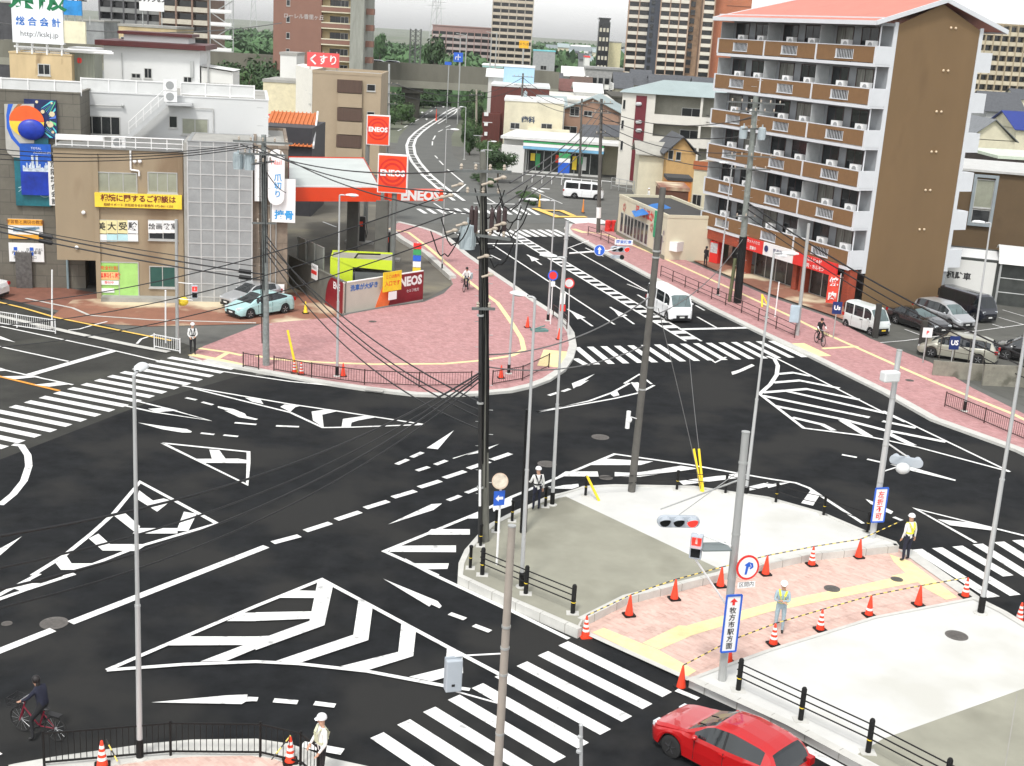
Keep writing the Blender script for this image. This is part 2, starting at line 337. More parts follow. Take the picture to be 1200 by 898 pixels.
# west road lines
L(.15, C(A_, -60, 158, 960, 375, 1197, 430, 1400, 478)); L(.15, C(B_, 725, 215, 1197, 285)+C(C_, 350, 188, 650, 222)); L(.15, C(A_, -60, 337, 600, 480)); L(.45, C(A_, 235, 605, 1000, 385))
L(.15, C(A_, -60, 532, 240, 600, 640, 685)); Fp(C(A_, 10, 612, 300, 605, 350, 615, 130, 637)); Fp(C(A_, 300, 685, 540, 660, 620, 680, 430, 702)); Fp(C(A_, 0, 258, 135, 312, 0, 285)); Fp(C(A_, 0, 535, 70, 560, 0, 566))
L(.2, C(A_, -60, 598, 520, 737), MKO); L(.2, C(A_, -60, -50, 200, 12, 480, 95, 1197, 240, 1500, 300), MKY, Zm+.02)
L(.14, C(A_, 600, 205, 700, 195, 800, 165, 940, 130)); L(.14, C(P5, 640, 712, 660, 690, 720, 670))
L(.15, C(B_, 110, 420, 330, 475, 635, 560, 240, 500, 0, 447)); Fp(C(B_, 200, 478, 330, 470, 410, 490, 260, 502)); Fp(C(B_, 130, 575, 330, 603, 470, 620, 508, 637, 500, 645, 440, 645, 300, 622))
dashes(.2, B_, 570, 648, 665, 658, 730, 662, 832, 672, 465, 400, 540, 415, 580, 430, 655, 450, 808, 575, 960, 588, 1100, 597, 1240, 603); dashes(.2, C_, 20, 478, 182, 484)
Fp(C(B_, 690, 460, 800, 480, 880, 512, 892, 530, 972, 550, 955, 557, 840, 538, 735, 490, 790, 500, 690, 470))
L(.15, C(B_, 440, 315, 1197, 445)+C(C_, 440, 372, 1060, 468)); L(.15, C(B_, 520, 335, 900, 430, 1197, 503)+C(C_, 350, 490, 550, 487, 1060, 468))
for cr, c_ in ((B_, (880, 400, 985, 408, 1010, 445, 930, 428)), (B_, (1130, 465, 1197, 448, 1240, 460, 1197, 500)), (C_, (50, 345, 80, 328, 200, 335, 130, 355, 125, 380)), (C_, (270, 378, 380, 362, 450, 375, 345, 400, 355, 490, 280, 440)), (C_, (490, 430, 640, 408, 720, 418, 600, 440, 550, 455, 545, 490, 480, 490))): Fp(C(cr, *c_))
L(.16, C(B_, 300, 718, 905, 780, 905, 860, 895, 1010)+C(B_, 300, 718)); Fp(C(B_, 630, 765, 700, 768, 745, 830, 700, 858, 650, 835)); Fp(C(B_, 530, 830, 830, 828, 905, 840, 905, 860, 600, 858))
# north road
L(.45, [(538.4, 286), (617, 286)]); L(.4, [(555, 238.5), (611, 239.8)]); L(.45, [(796, 386.5), (896, 384.2)])
hl = (G(600.3, 277.7), G(803.7, 400.4)); hr = (G(612, 277.5), G(822, 400.4))
MK.ribbon(hl, .17, Zm+eps()); MK.ribbon(hr, .17, Zm+eps())
for i in range(26):
    t = (i+.5)/26; MK.ribbon([hl[0].lerp(hl[1], t), hr[0].lerp(hr[1], t-.003)], .75, Zm+.001+eps())
L(.15, [(577.7, 287.7), (720.2, 381)]); L(.15, [(668.4, 291), (768, 347)]); L(.14, [(735, 333.5), (757, 342)]); L(.15, [(815.4, 358.6), (825.5, 364.4)]); L(.15, [(817, 372), (842, 386)]); L(.15, [(747, 346), (759, 353)]); L(.15, [(686, 291), (707, 301)])
for (x0, y0, x1, y1) in ((694.4, 383, 665, 362.7), (743, 380.5, 715, 360.5), (634.6, 311, 617.8, 299)):
    L(.16, [(x0, y0), (x1, y1)]); dx, dy = x1-x0, y1-y0; Fp([(x1+2, y1+1), (x0+dx*.5-3, y0+dy*.5+2), (x0+dx*.45+5, y0+dy*.45-1)])
L(.15, C(P7, 905, 770, 950, 800, 1000, 775)); Fp(C(P7, 1025, 845, 1060, 835, 1120, 808, 1135, 815, 1080, 840, 1050, 852, 1030, 858))
L(.15, C(F2, 450, 655, 520, 690)); L(.16, C(F2, 50, 290, 110, 330)); L(.2, C(F2, 400, 240, 480, 290))
# striped median of the curving road
med = [(537, 126), (525, 132), (513.5, 140), (500, 148.5), (490.7, 155.5), (483.5, 163), (480.7, 171), (482, 181), (487.5, 191), (500, 206), (517.5, 221), (538, 236)]
for off in (-.55, .55):
    P = [G(*p) for p in med]; q = []
    for i, p in enumerate(P):
        d = (P[min(i+1, len(P)-1)]-P[max(i-1, 0)]).normalized(); q.append(p+Vector((-d.y, d.x, 0))*off)
    MK.ribbon(q, .42, .05+eps())
for i in range(34):
    t = i/34*(len(med)-1); k = int(t); a = G(*med[k]); c = G(*med[k+1]); d = (c-a).normalized(); p = a.lerp(c, t-k); nrm = Vector((-d.y, d.x, 0)); MK.ribbon([p-nrm*.5, p+nrm*.5], .8 if i % 3 else .3, .06+eps())
for a_ in ((560, 790, 640, 722), (465, 222, 505, 205), (400, 262, 440, 242), (355, 330, 375, 295), (348, 380, 350, 345), (372, 470, 395, 495), (410, 515, 445, 552), (480, 590, 620, 705), (45, 253, 80, 237), (100, 222, 130, 205), (150, 196, 180, 180), (200, 167, 230, 150), (248, 137, 272, 122), (288, 112, 312, 97), (330, 85, 350, 70)):
    p = C(U1, *a_); L(.22, [p[0], p[1]], z=.014)
for a_ in ((370, 648, 390, 632), (408, 615, 425, 600), (440, 588, 455, 572), (468, 560, 482, 543), (495, 522, 508, 507)): L(.25, C(U2, *a_), z=.014)
for a_ in ((170, 740), (260, 690), (298, 748), (335, 630), (400, 570), (445, 637), (507, 577), (460, 505), (520, 487), (560, 512)):
    x, y = C(U2, *a_)[0]; Fp([(x-1.6, y), (x, y-1.3), (x+1.6, y), (x, y+1.3)], z=.016)
L(.3, [(540, 121), (552, 104)], z=.014); L(.3, [(530, 126), (545, 104)], z=.014); L(.3, C(U1, 590, 40, 545, 100, 400, 190), z=.012)
for a_ in ((340, 240, 400, 280),): L(.2, C((330, 220, 5.985), 290, 243, 385, 280))
# east zebra
for w_, c_ in ((.24, (230, 168, 285, 190, 308, 235, 300, 300, 255, 368, 180, 435)), (.2, (180, 435, 490, 675, 890, 725, 1050, 755)), (.15, (290, 180, 560, 315, 1060, 570, 1197, 632)), (.34, (310, 295, 415, 285, 540, 310)), (.36, (275, 355, 460, 340, 740, 395)),
               (.36, (200, 425, 510, 400, 880, 475)), (.34, (370, 415, 1060, 570)), (.36, (200, 447, 950, 600)), (.36, (290, 520, 750, 610, 1060, 690, 1120, 705)), (.34, (410, 600, 620, 650, 700, 692)), (.45, (760, 620, 950, 735))): L(w_, C(D_, *c_))
L(.17, C(R4, 440, 245, 545, 265, 700, 300, 1130, 415)); L(.15, C(R4, 540, 130, 830, 270, 1130, 415)); L(.34, C(R4, 535, 178, 690, 210)); L(.36, C(R4, 560, 222, 830, 275)); L(.4, C(R4, 560, 235, 680, 292))
dashes(.2, R4, 345, 335, 415, 348, 463, 356, 525, 370); Fp(C(E_, 150, 168, 235, 182, 335, 195, 665, 290, 660, 299, 330, 222)); Fp(C(R4, 458, 543, 500, 560, 585, 602, 575, 614, 540, 600)); dashes(.2, E_, 180, 580, 245, 607); Fp(C(E_, -40, 440, 0, 458, 38, 480, 30, 492, 0, 478))
L(.17, C(E_, 820, 780, 350, 515, 1197, 725, 1500, 800)); Fp(C(E_, 520, 598, 760, 622, 960, 662, 950, 686, 620, 645)); L(.1, C(I_, 740, 705, 900, 812)); L(.1, C(I_, 870, 760, 965, 805))
# south chevrons
L(.17, C(R5, 500, 455, 1197, 155)+C(R6, 308, 30, 480, 122, 680, 230, 893, 345, 1140, 475)); L(.17, C(R5, 500, 455, 860, 428, 1197, 415)+C(R6, 200, 425, 520, 460, 900, 532, 1000, 546))
for cr, c_ in ((R6, (290, 30, 360, 60, 320, 245, 250, 225)), (R6, (-2, 298, 60, 295, 250, 225, 320, 245, -2, 362)), (R6, (-2, 185, 265, 180, 255, 215, -2, 225)), (R6, (110, 117, 190, 82, 300, 85, 290, 118)), (R5, (1060, 226, 1140, 187, 1197, 187, 1197, 226)),
               (R5, (780, 340, 870, 298, 1197, 298, 1197, 355, 1060, 412, 935, 416, 1140, 338)), (R6, (480, 122, 545, 160, 525, 315, 455, 290)), (R6, (455, 290, 525, 315, 215, 418, 90, 414)), (R6, (680, 232, 748, 268, 735, 390, 665, 370)), (R6, (665, 370, 735, 390, 525, 455, 395, 438)),
               (R6, (893, 348, 965, 388, 968, 470, 885, 490, 820, 508, 715, 487, 885, 445)), (R5, (708, 607, 1060, 574, 1157, 570, 1157, 584, 1197, 585, 1197, 600, 1150, 603, 1130, 615)), (R6, (595, 28, 850, 133, 868, 156, 858, 166, 820, 148, 810, 158))): Fp(C(cr, *c_))
dashes(.22, R6, 82, 597, 195, 606, 272, 610, 370, 622, 905, 190, 978, 216, 1018, 245, 1095, 274, -40, 590, 8, 592); L(.3, C(R6, 215, 803, 405, 838)); L(.2, C(R7, 768, 548, 870, 590)); L(.3, C(R8, 170, 820, 300, 890, 420, 960)); Fp(C(R5, -5, 838, 12, 848, -5, 858))
# parking bay lines
KP = (1060, 330, 8.55)
for c_ in ((-500, 640, 0, 600, 600, 520, 1500, 395), (0, 485, 150, 540), (940, 365, 1300, 470), (980, 290, 1300, 385), (880, 435, 1000, 470), (700, 470, 720, 500), (-350, 440, -210, 520)): L(.1, C(KP, *c_))
struct(MK, 'road_markings', PAINT); struct(MKY, 'yellow_road_line', PAINTY); struct(MKO, 'orange_road_line', PAINTO)

# pavements as slabs with kerbs
def slab(name, px, z, m, kerb=True, kw=.18):
    P = g2(px, z); b = MB(); pts = [(p.x, p.y) for p in P]
    a = sum(pts[i][0]*pts[(i+1) % len(pts)][1]-pts[(i+1) % len(pts)][0]*pts[i][1] for i in range(len(pts)))
    if a < 0: pts.reverse()
    b.prism(pts, -.3, z, 0, 1); return struct(b, name, [m, CONK])
def kerb(name, px, z, w=.2, h=.02):
    P = g2(px, z); b = MB(); n = len(P)
    for side in (0,):
        Lp = []; Rp = []
        for i in range(n):
            d = (P[min(i+1, n-1)]-P[max(i-1, 0)]).normalized(); nn = Vector((-d.y, d.x, 0)); Lp.append(P[i]+nn*w); Rp.append(P[i]-nn*.02)
        for i in range(n-1):
            a, c, d, e = Rp[i], Rp[i+1], Lp[i+1], Lp[i]; zt = z+h
            b.add([(a.x, a.y, zt), (c.x, c.y, zt), (d.x, d.y, zt), (e.x, e.y, zt), (a.x, a.y, -.2), (c.x, c.y, -.2), (d.x, d.y, -.2), (e.x, e.y, -.2)], [(0, 1, 2, 3), (4, 5, 1, 0), (6, 7, 3, 2), (5, 6, 2, 1), (7, 4, 0, 3)], raw=True)
    return struct(b, name, CONK)
ZP = .12
nwk = [(238, 423)] + [(285, 431.7), (320, 438), (380, 449), (428.6, 456), (487, 462.6), (520, 463.5), (560, 461.5), (600, 458), (625, 452.5), (645, 445), (662.7, 433), (672, 419), (675.5, 405.5), (672.7, 390), (662.7, 375), (650, 366), (628, 352), (607, 337), (577, 317), (550, 298.6), (528.4, 280), (515, 273), (500, 267.7), (486, 264), (468.7, 260)]
nwi = [(455, 268), (468.7, 279), (497, 296), (527, 323.6), (531, 333), (520, 344), (497, 354), (455, 360), (410, 368), (399, 371.5), (307, 379.3), (238, 406), (222, 417)]
slab('pink_pavement', nwk+nwi, ZP, PINK)
kerb('kerb', nwk, ZP, .45)
kerb('kerb', [(455, 270), (468.7, 281), (497, 298), (527, 325)], ZP+.1, .5, .12)
nek = [(1330, 588), (1200, 526), (1100.5, 490.5), (1043.8, 459), (958.6, 417.4), (900, 390.5), (840, 361.5), (764.5, 323.3), (715, 297), (672, 273.5), (667.6, 268), (671, 262.5)]
nei = [(690, 261), (712, 265), (735, 274), (795, 301), (850, 325), (900, 347), (975, 373), (1020, 397), (1090, 424.5), (1140, 455), (1230, 500), (1330, 560)]
slab('pink_pavement', nek+nei, ZP, PINK)
kerb('kerb', nek, ZP, .55)
b = MB(); b.poly([(p.x, p.y, .10) for p in g2([(795, 299), (850, 323), (900, 345), (975, 371), (1010, 385), (1010, 340), (880, 285), (830, 270), (790, 270)])]); struct(b, 'shop_apron_pavement', BRNP)
b = MB(); b.poly([(p.x, p.y, .02) for p in g2([(85, 352), (60, 372), (105, 379), (175, 383), (300, 380), (399, 374), (400, 330), (330, 320), (200, 345)])]); struct(b, 'tiled_apron_pavement', BRNP)
b = MB(); b.poly([(p.x, p.y, .01) for p in g2([(-20, 345), (-20, 320), (120, 345), (110, 375), (60, 362)])]); struct(b, 'entrance_apron_pavement', mat('red brown paving', '#7c5243', .85, var=.2))
LOT = mat('forecourt concrete', (.13, .12, .095), .85, var=.2, scale=.3, stain=((.21, .19, .13), .15, .58))
b = MB(); b.poly([(p.x, p.y, .006) for p in g2([(330, 345), (402, 368), (497, 352), (531, 333), (527, 323), (455, 268), (440, 240), (330, 235)])]); struct(b, 'forecourt_ground', LOT)
CARP = mat('car park asphalt', (.085, .085, .075), .93, var=.2, scale=.6, stain=((.14, .14, .12), .4, .6))
b = MB(); b.poly([(p.x, p.y, .0045) for p in g2([(975, 373), (1020, 397), (1090, 424.5), (1150, 455), (1500, 600), (1500, 300), (1180, 300), (1100, 330), (1010, 350)])]); struct(b, 'car_park_ground', CARP)
# bottom-left pavement
sw = [(10, 898), (18.8, 896), (70, 887), (115, 881), (170, 873), (225, 868), (300, 867), (340, 873), (388, 890), (430, 899), (470, 915)]
slab('south_pavement', sw+[(520, 1000), (-20, 1100)], ZP, PINKL); kerb('kerb', list(reversed(sw)), ZP, .75)
# centre island and the east plaza
ZI = .30
isl = [(560.7, 627), (545, 645), (538, 660.5), (537, 675.5), (591, 700.6), (677.7, 738), (682.7, 727), (735, 700.6), (835.6, 675.5), (950, 650), (1053, 640), (1050, 635.5), (1017.8, 624), (962.7, 600.4), (900, 582.8), (813, 570), (720, 568.3), (682.7, 570.3), (640, 583), (600, 601), (575, 614)]
P = g2(isl, ZI); b = MB(); pts = [(p.x, p.y) for p in P]; b.prism(pts, -.2, ZI, 0, 0); struct(b, 'centre_island_pavement', CONW)
b = MB(); b.poly([(p.x, p.y, ZI+.004) for p in g2([(663, 582), (845.6, 668), (835.6, 672), (735, 697), (683, 722), (677, 733), (591, 696), (541, 673), (542, 661), (549, 646), (564, 627), (577, 616), (602, 604), (640, 587)], ZI)]); struct(b, 'centre_island_grey_pavement', CONG)
kerb('kerb', [(560.7, 627), (545, 645), (538, 660.5), (537, 675.5), (591, 700.6), (677.7, 738)], ZI, .18); kerb('kerb', [(682.7, 727), (735, 700.6), (835.6, 675.5), (950, 650), (1053, 640)], ZI, .2); kerb('kerb', [(1053, 640), (1050, 635.5), (1017.8, 624), (962.7, 600.4), (900, 582.8), (813, 570), (720, 568.3), (682.7, 570.3), (640, 583), (600, 601), (575, 614), (560.7, 627)], ZI, .18)
# joints across the kerb faces
b = MB(); KJ = mat('kerb joint', (.30, .29, .26), .9)
for pl in ([(537, 675.5), (591, 700.6), (677.7, 738)], [(682.7, 727), (735, 700.6), (835.6, 675.5), (950, 650), (1053, 640)], [(808, 795), (925, 848), (1005, 891), (1100, 940)]):
    for i in range(len(pl)-1):
        a, c = G(*pl[i], ZI), G(*pl[i+1], ZI); n = max(1, int((c-a).length/.9)); d = (c-a).normalized()
        for k in range(n):
            p = a.lerp(c, (k+.5)/n); nn = Vector((-d.y, d.x, 0)); b.bar((p.x-nn.x*-.15, p.y-nn.y*-.15, ZI+.018), (p.x-nn.x*.026, p.y-nn.y*.026, ZI+.018), .02, .008); q = p-nn*.024; b.bar((q.x, q.y, ZI+.02), (q.x, q.y, .02), .02, .01)
struct(b, 'kerb_joints', KJ)
b = MB(); b.poly([(p.x, p.y, .05) for p in g2([(684, 740), (808, 796), (900, 764), (1025, 724), (1140, 702), (1063.7, 646), (1053, 643), (950, 657), (835, 682), (735, 707), (684, 731)], .05)]); b.box(0, 0.001, 30, 30.001, -1, -.99); struct(b, 'crossing_pavement', [PINKL])
b = MB()
for a_ in ([(-1, 270), (0, 0)],): pass
_k[0] = 0
def YP(pts, z=.056):
    z += eps()*3; b.poly([(p.x, p.y, z) for p in g2(pts, .05)])
YP(C(R7, 375, 272, 430, 252, 600, 322, 680, 352, 862, 452, 815, 482)); YP(C(R7, 610, 322, 780, 240, 860, 245, 850, 283, 690, 352)); YP(C(R7, 820, 240, 1197, 138, 1197, 178, 845, 286)); YP(C(R8, 0, 137, 460, 45, 700, -8, 740, 0, 720, 30, 700, 38, 480, 80, 0, 178)); YP(C(I_, -60, 400, 30, 430, 130, 462, 575, 803, 470, 826, 270, 715, 200, 655, 20, 690, -40, 600, 90, 575, -20, 470))
struct(b, 'yellow_tactile_paving', TACT)
b = MB(); b.ribbon([G(x, y, .05)+Vector((0, 0, 0)) for x, y in ((684, 741), (808, 797))], .22, .075); b.ribbon([G(x, y, .05) for x, y in ((1061, 645), (1143, 703))], .55, .075); struct(b, 'kerb', CONK)
pla = [(808, 795), (850, 779), (900, 761), (1025, 722), (1140, 700), (1150, 702), (1176, 718), (1215, 742), (1300, 800)]
pl2 = pla + [(1500, 1100), (1250, 1020), (1100, 940), (1005, 891), (925, 848)]
P = g2(pl2, ZI); b = MB(); b.prism([(p.x, p.y) for p in reversed(P)], -.2, ZI, 0, 0); struct(b, 'plaza_pavement', CONW)
b = MB(); b.poly([(p.x, p.y, ZI+.004) for p in g2([(1035, 866), (1200, 807), (1330, 762), (1500, 1090), (1250, 1008), (1100, 932), (1050, 908), (1005, 884)], ZI)]); struct(b, 'plaza_grey_pavement', CONG)
b = MB(); b.ribbon(g2([(808, 795), (925, 848), (1005, 891), (1100, 940)], ZI), .3, ZI+.02); b.ribbon(g2([(1140, 700), (1176, 718), (1215, 742), (1300, 800)], ZI), .3, ZI+.02); b.ribbon(g2([(808, 797), (850, 781), (900, 763), (1025, 724), (1140, 702)], ZI), .14, ZI+.015); struct(b, 'kerb', CONK)
b = MB(); b.ribbon(g2([(1192, 700+113), (1178, 898)], ZI), .03, ZI+.008); struct(b, 'pavement_joint', KJ)
b = MB()
_k[0] = 0
def YL(w, pts, z=ZP+.005):
    z += eps()*2; b.ribbon([G(x, y, ZP) for x, y in pts], w, z)
YL(.3, [(300, 417), (320, 421), (380, 425), (437, 427), (520, 426.5), (560, 423), (600, 417), (614, 410), (611, 397), (600, 379), (583, 355), (560, 338), (536.8, 320), (500, 288.6), (478, 272)])
YL(.5, C(B_, 500, 92, 640, 120, 780, 150, 860, 168)); YL(.3, C(B_, 560, 50, 760, 78, 860, 100)); YL(.3, C(B_, 770, 75, 690, 120)); YL(.35, C(F2, 0, 590, 60, 640)); YL(1.4, [(644, 430), (651, 411)])
YL(.3, C(G_, 230, 65, 430, 92, 800, 245)+[(840, 331), (922, 368.7), (968.6, 391.7), (1060, 432.6), (1100, 450), (1186, 485), (1300, 540)]); YL(.9, C(D_, 450, 75, 640, 165)); YL(.35, C(D_, 620, 112, 870, 97)); YL(.6, C(G_, 190, 50, 270, 78)); YL(.25, [(455, 268), (480, 273)])
struct(b, 'yellow_tactile_paving', TACT)
YK = mat('yellow kerb paint', (.80, .50, .12), .8, var=.15, scale=2)
b = MB(); b.ribbon(g2([(627, 244), (653, 254), (687, 254)], .1), .9, .1); b.ribbon(g2([(632, 246), (658, 247), (672, 253)], .1), .7, .103); struct(b, 'kerb', YK)
b = MB(); b.poly([(p.x, p.y, .03) for p in g2(C(F2, 960, 395, 1190, 395, 1300, 430, 1070, 447))]); b.ribbon([G(*p) for p in C((560, 140, 7.48), 480, 600, 570, 640)], .5, .015); b.ribbon([G(*p) for p in C((560, 140, 7.48), 540, 605, 630, 612)], .6, .015); b.ribbon([G(*p) for p in C((560, 140, 7.48), 470, 620, 740, 740)], .12, .015); struct(b, 'road_markings', PAINT)
b = MB(); b.ribbon(g2(C(A_, -60, 70, 640, 232, 1197, 348, 1480, 400)), .45, .05); b.ribbon([G(x, y) for x, y in C(P5, 120, 500, 340, 545, 420, 580, 700, 600, 1197, 615)], .2, .035); struct(b, 'gutter_kerb', CONK)
# manholes
MH = mat('cast iron cover', (.13, .12, .11), .7, metal=.3, var=.25, scale=8); MHR = mat('cast iron cover rim', (.17, .15, .15), .7, metal=.2)
for x, y, r, z, lb in ((703.5, 512.5, .42, .004, 'round iron manhole cover in the dark road left of the tall concrete pole'), (641, 544, .42, .004, 'iron manhole cover in the road behind the guard with the white shirt'), (63.5, 730.5, .42, .004, 'iron manhole cover beside the gap in the long white line'),
                       (8, 731, .16, .004, 'small round valve cover near the left edge of the road'), (1121, 745, .36, ZI, 'dark manhole cover set in the white concrete plaza'), (436.6, 377, .25, ZP, 'small dark cover in the pink paving in front of the filling station wall'), (1066, 446, .25, ZP, 'small brown cover in the pink pavement near the parking wall'),
                       (975, 690, .28, .058, 'round yellow framed cover in the yellow tactile paving'), (1051, 679, .22, .058, 'small grey cover at the junction of the yellow tactile paths'), (710, 560, .3, .012, 'dark cover inside the white hatching above the centre island')):
    b = MB(); p = G(x, y, z); b.lathe((p.x, p.y, p.z), [(r, 0), (r, .012), (r*.86, .014), (r*.84, .008), (r*.3, .0085), (.004, .009)], 28); [b.box(p.x-r*.8*math.cos(q*.5), p.x+r*.8*math.cos(q*.5), p.y+q*r*.24-.012, p.y+q*r*.24+.012, p.z+.0125, p.z+.016) for q in (-2, -1, 0, 1, 2)]
    solo(b, 'manhole_cover', MH, lb, 'manhole cover', (p.x, p.y, p.z), 'manhole covers')
for x, y, lb in ((439, 457, 'pale drain grating in the kerb in front of the railing'), (53, 384, 'drain grating in the gutter beside the white railing')):
    p = G(x, y, ZP); b = MB(Fr(p, (.9, -.2))); b.box(-.5, .5, -.25, .25, 0, .03); [b.box(-.4+i*.1, -.36+i*.1, -.18, .18, .03, .04) for i in range(8)]
    solo(b, 'drain_grating', mat('pale grating', (.42, .41, .38), .8), lb, 'drain grating', tuple(p), 'drain gratings')
# ---------------------------------------------------------------- poles, lamps, signals
def vdir(a, b): return (Vector(b)-Vector(a)).normalized()
LENS = mat('lamp glass', (.62, .64, .64), .25, var=.03); HOOD = mat('lamp housing', (.62, .64, .64), .4, var=.04)
GALVL = mat('light galvanised steel', (.50, .51, .51), .45, metal=.3, var=.08, scale=2, stretch=(1, 1, .3)); SIGH = mat('signal housing', (.40, .44, .48), .5, var=.05)
LRED = mat('lit red lamp', (.9, .03, .02), .4, emit=1.2); LOFF = mat('dark signal lens', (.012, .014, .014), .7, spec=.2); LGRN = mat('dim green lens', (.01, .06, .05), .3)
def zt_of(B, T): return T
def polebase(bx, by, tx, ty, z0):
    B = G(bx, by, z0); T = AT(tx, ty, B.y); return B, T
def street_lamp(bx, by, tx, ty, hx, hy, label, z0=ZP, r=.075, black=True, two=False, hd=None):
    B, T = polebase(bx, by, tx, ty, z0); t = thing('street_lamp', label, 'street lamp', B, 0, 'street lamps', world=True)
    b = MB(); b.tube(B, B.lerp(T, .42), r, r*.85, 12); b.tube(B.lerp(T, .42), T, r*.72, r*.55, 10); b.tube(B.lerp(T, .418), B.lerp(T, .424), r*.95, r*.95, 12); b.build('pole', GALVL, t, True)
    if black: b = MB(); b.tube(B, B.lerp(T, .055), r*1.25, r*1.25, 12); b.build('base_sleeve', BLK, t, True)
    b = MB(); b.lathe((B.x, B.y, B.z), [(r*2.6, 0), (r*2.6, .03), (r*1.2, .05)], 12); b.build('base_plate', CONK, t)
    Hh = AT(hx, hy, B.y); d = (Hh-T); d.z = 0
    d = d.normalized() if d.length > .05 else Vector((1, -.2, 0)).normalized()
    if hd: d = Vector((hd[0], hd[1], 0)).normalized()
    E0 = T+d*.25+Vector((0, 0, .02)); b = MB(); b.path([T, T+d*.1+Vector((0, 0, .03)), E0], r*.5, 8); b.build('arm', GALVL, t, True)
    fr = Fr(E0+d*.05, d)
    b = MB(fr); n = 10
    prof = [(0, .05, .05), (.08, .1, .08), (.3, .16, .11), (.52, .15, .10), (.66, .08, .05)]
    for i in range(len(prof)-1):
        (x0, w0, h0), (x1, w1, h1) = prof[i], prof[i+1]
        for k in range(8):
            a0, a1 = math.pi*k/8, math.pi*(k+1)/8
            b.add([(x0, w0*math.cos(a0), h0*math.sin(a0)), (x1, w1*math.cos(a0), h1*math.sin(a0)), (x1, w1*math.cos(a1), h1*math.sin(a1)), (x0, w0*math.cos(a1), h0*math.sin(a1))], [(0, 1, 2, 3)])
    b.add([(p[0], p[1], 0) for p in prof] + [(p[0], -p[1], 0) for p in reversed(prof)], [tuple(range(2*len(prof)))]); hd = b.build('lamp_head', HOOD, t, True)
    b = MB(fr); b.ball((.38, 0, -.01), .13, 1.5, 1, .45); b.build('lamp_glass', LENS, hd, True)
    return t
street_lamp(164, 889, 157, 441, 163, 434, 'tall grey street lamp at left front beside the cyclist', r=.074, hd=(-.05, 1))
street_lamp(395, 441, 398, 229, 402, 226, 'grey street lamp on the pink pavement behind the railing near the filling station wall')
street_lamp(647, 592, 662, 303, 650, 295, 'slim street lamp on the centre island next to the standing guard', z0=ZI, hd=(-1, .3))
street_lamp(611, 688, 627, 350, 617, 343, 'street lamp on the grey part of the centre island next to the black sleeved pole', z0=ZI, hd=(-.9, .7))
street_lamp(873, 586, 907, 297, 915, 292, 'long thin street lamp rising behind the signal pole of the centre island', z0=.02)
street_lamp(1130, 482, 1161, 262, 1152, 257, 'street lamp at the east pavement behind the right hand railing')
street_lamp(1149, 719, 1212, 330, 1225, 322, 'street lamp on the corner of the white plaza at right, its head out of view', z0=ZI, r=.09)
street_lamp(841, 346, 858, 192, 850, 189, 'thin street lamp in front of the apartment block entrance passage')
street_lamp(596, 438, 609, 234, 615, 229, 'thin street lamp on the pink corner between the twin utility pole and the rider')
street_lamp(642, 376, 650, 236, 645, 232, 'thin street lamp at the kerb beside the small blue round sign', black=True)
street_lamp(898, 372, 906, 300, 911, 294, 'short street lamp in front of the red shop signs')
street_lamp(518, 318, 523, 152, 532, 147, 'very thin street lamp between the filling station sign and the curving road', r=.05)
street_lamp(544, 187, 546, 126, 540, 121, 'far street lamp in front of the roadside trees on the curve', r=.09, black=False, z0=0)
street_lamp(570, 232, 572, 166, 580, 162, 'far street lamp beside the small round roadside tree', r=.08, black=False, z0=0)
# ---- signals
def signal_head(t, c, face, lit=0, r=.15, horizontal=True):
    """c: centre; face: direction the lamps look"""
    f = Vector((face[0], face[1], 0)).normalized(); fr = Fr(c, (-f.y, f.x)); s = -1   # u across, v = back
    b = MB(fr); L_ = .62; pts = []
    for k in range(9): a = math.pi*k/8 - math.pi/2; pts.append((L_-.18+.18*math.cos(a), .18*math.sin(a)))
    for k in range(9): a = math.pi*k/8 + math.pi/2; pts.append((-L_+.18+.18*math.cos(a), .18*math.sin(a)))
    b.ext(pts, -.06, .06); hd = b.build('signal_head', SIGH, t, bev=.02)
    for i in range(3):
        u = (i-1)*.4; b = MB(fr); n = 14
        # frame front is at whichever side faces f
        sg = -1 if fr.v.dot(f) < 0 else 1
        ring = [(u+.155*math.cos(2*math.pi*k/n), sg*.065, .155*math.sin(2*math.pi*k/n)) for k in range(n)]
        b.add(ring, [tuple(range(n))]); b.build('lens', (LRED if i == lit else LOFF), hd)
        b = MB(fr)
        for k in range(9):
            a0 = math.pi*(k-1)/8; a1 = math.pi*k/8; q = lambda a, rr, vv: (u+rr*math.cos(a), sg*vv, rr*math.sin(a))
            dp = lambda a: .10+.22*max(0, math.sin(a))
            b.add([q(a0, .165, .06), q(a1, .165, .06), q(a1, .165, dp(a1)), q(a0, .165, dp(a0)), q(a0, .155, .06), q(a1, .155, .06), q(a1, .155, dp(a1)), q(a0, .155, dp(a0))], [(0, 1, 2, 3), (7, 6, 5, 4), (3, 2, 6, 7)])
        b.build('visor', SIGH if i != lit else SIGH, hd)
    return hd
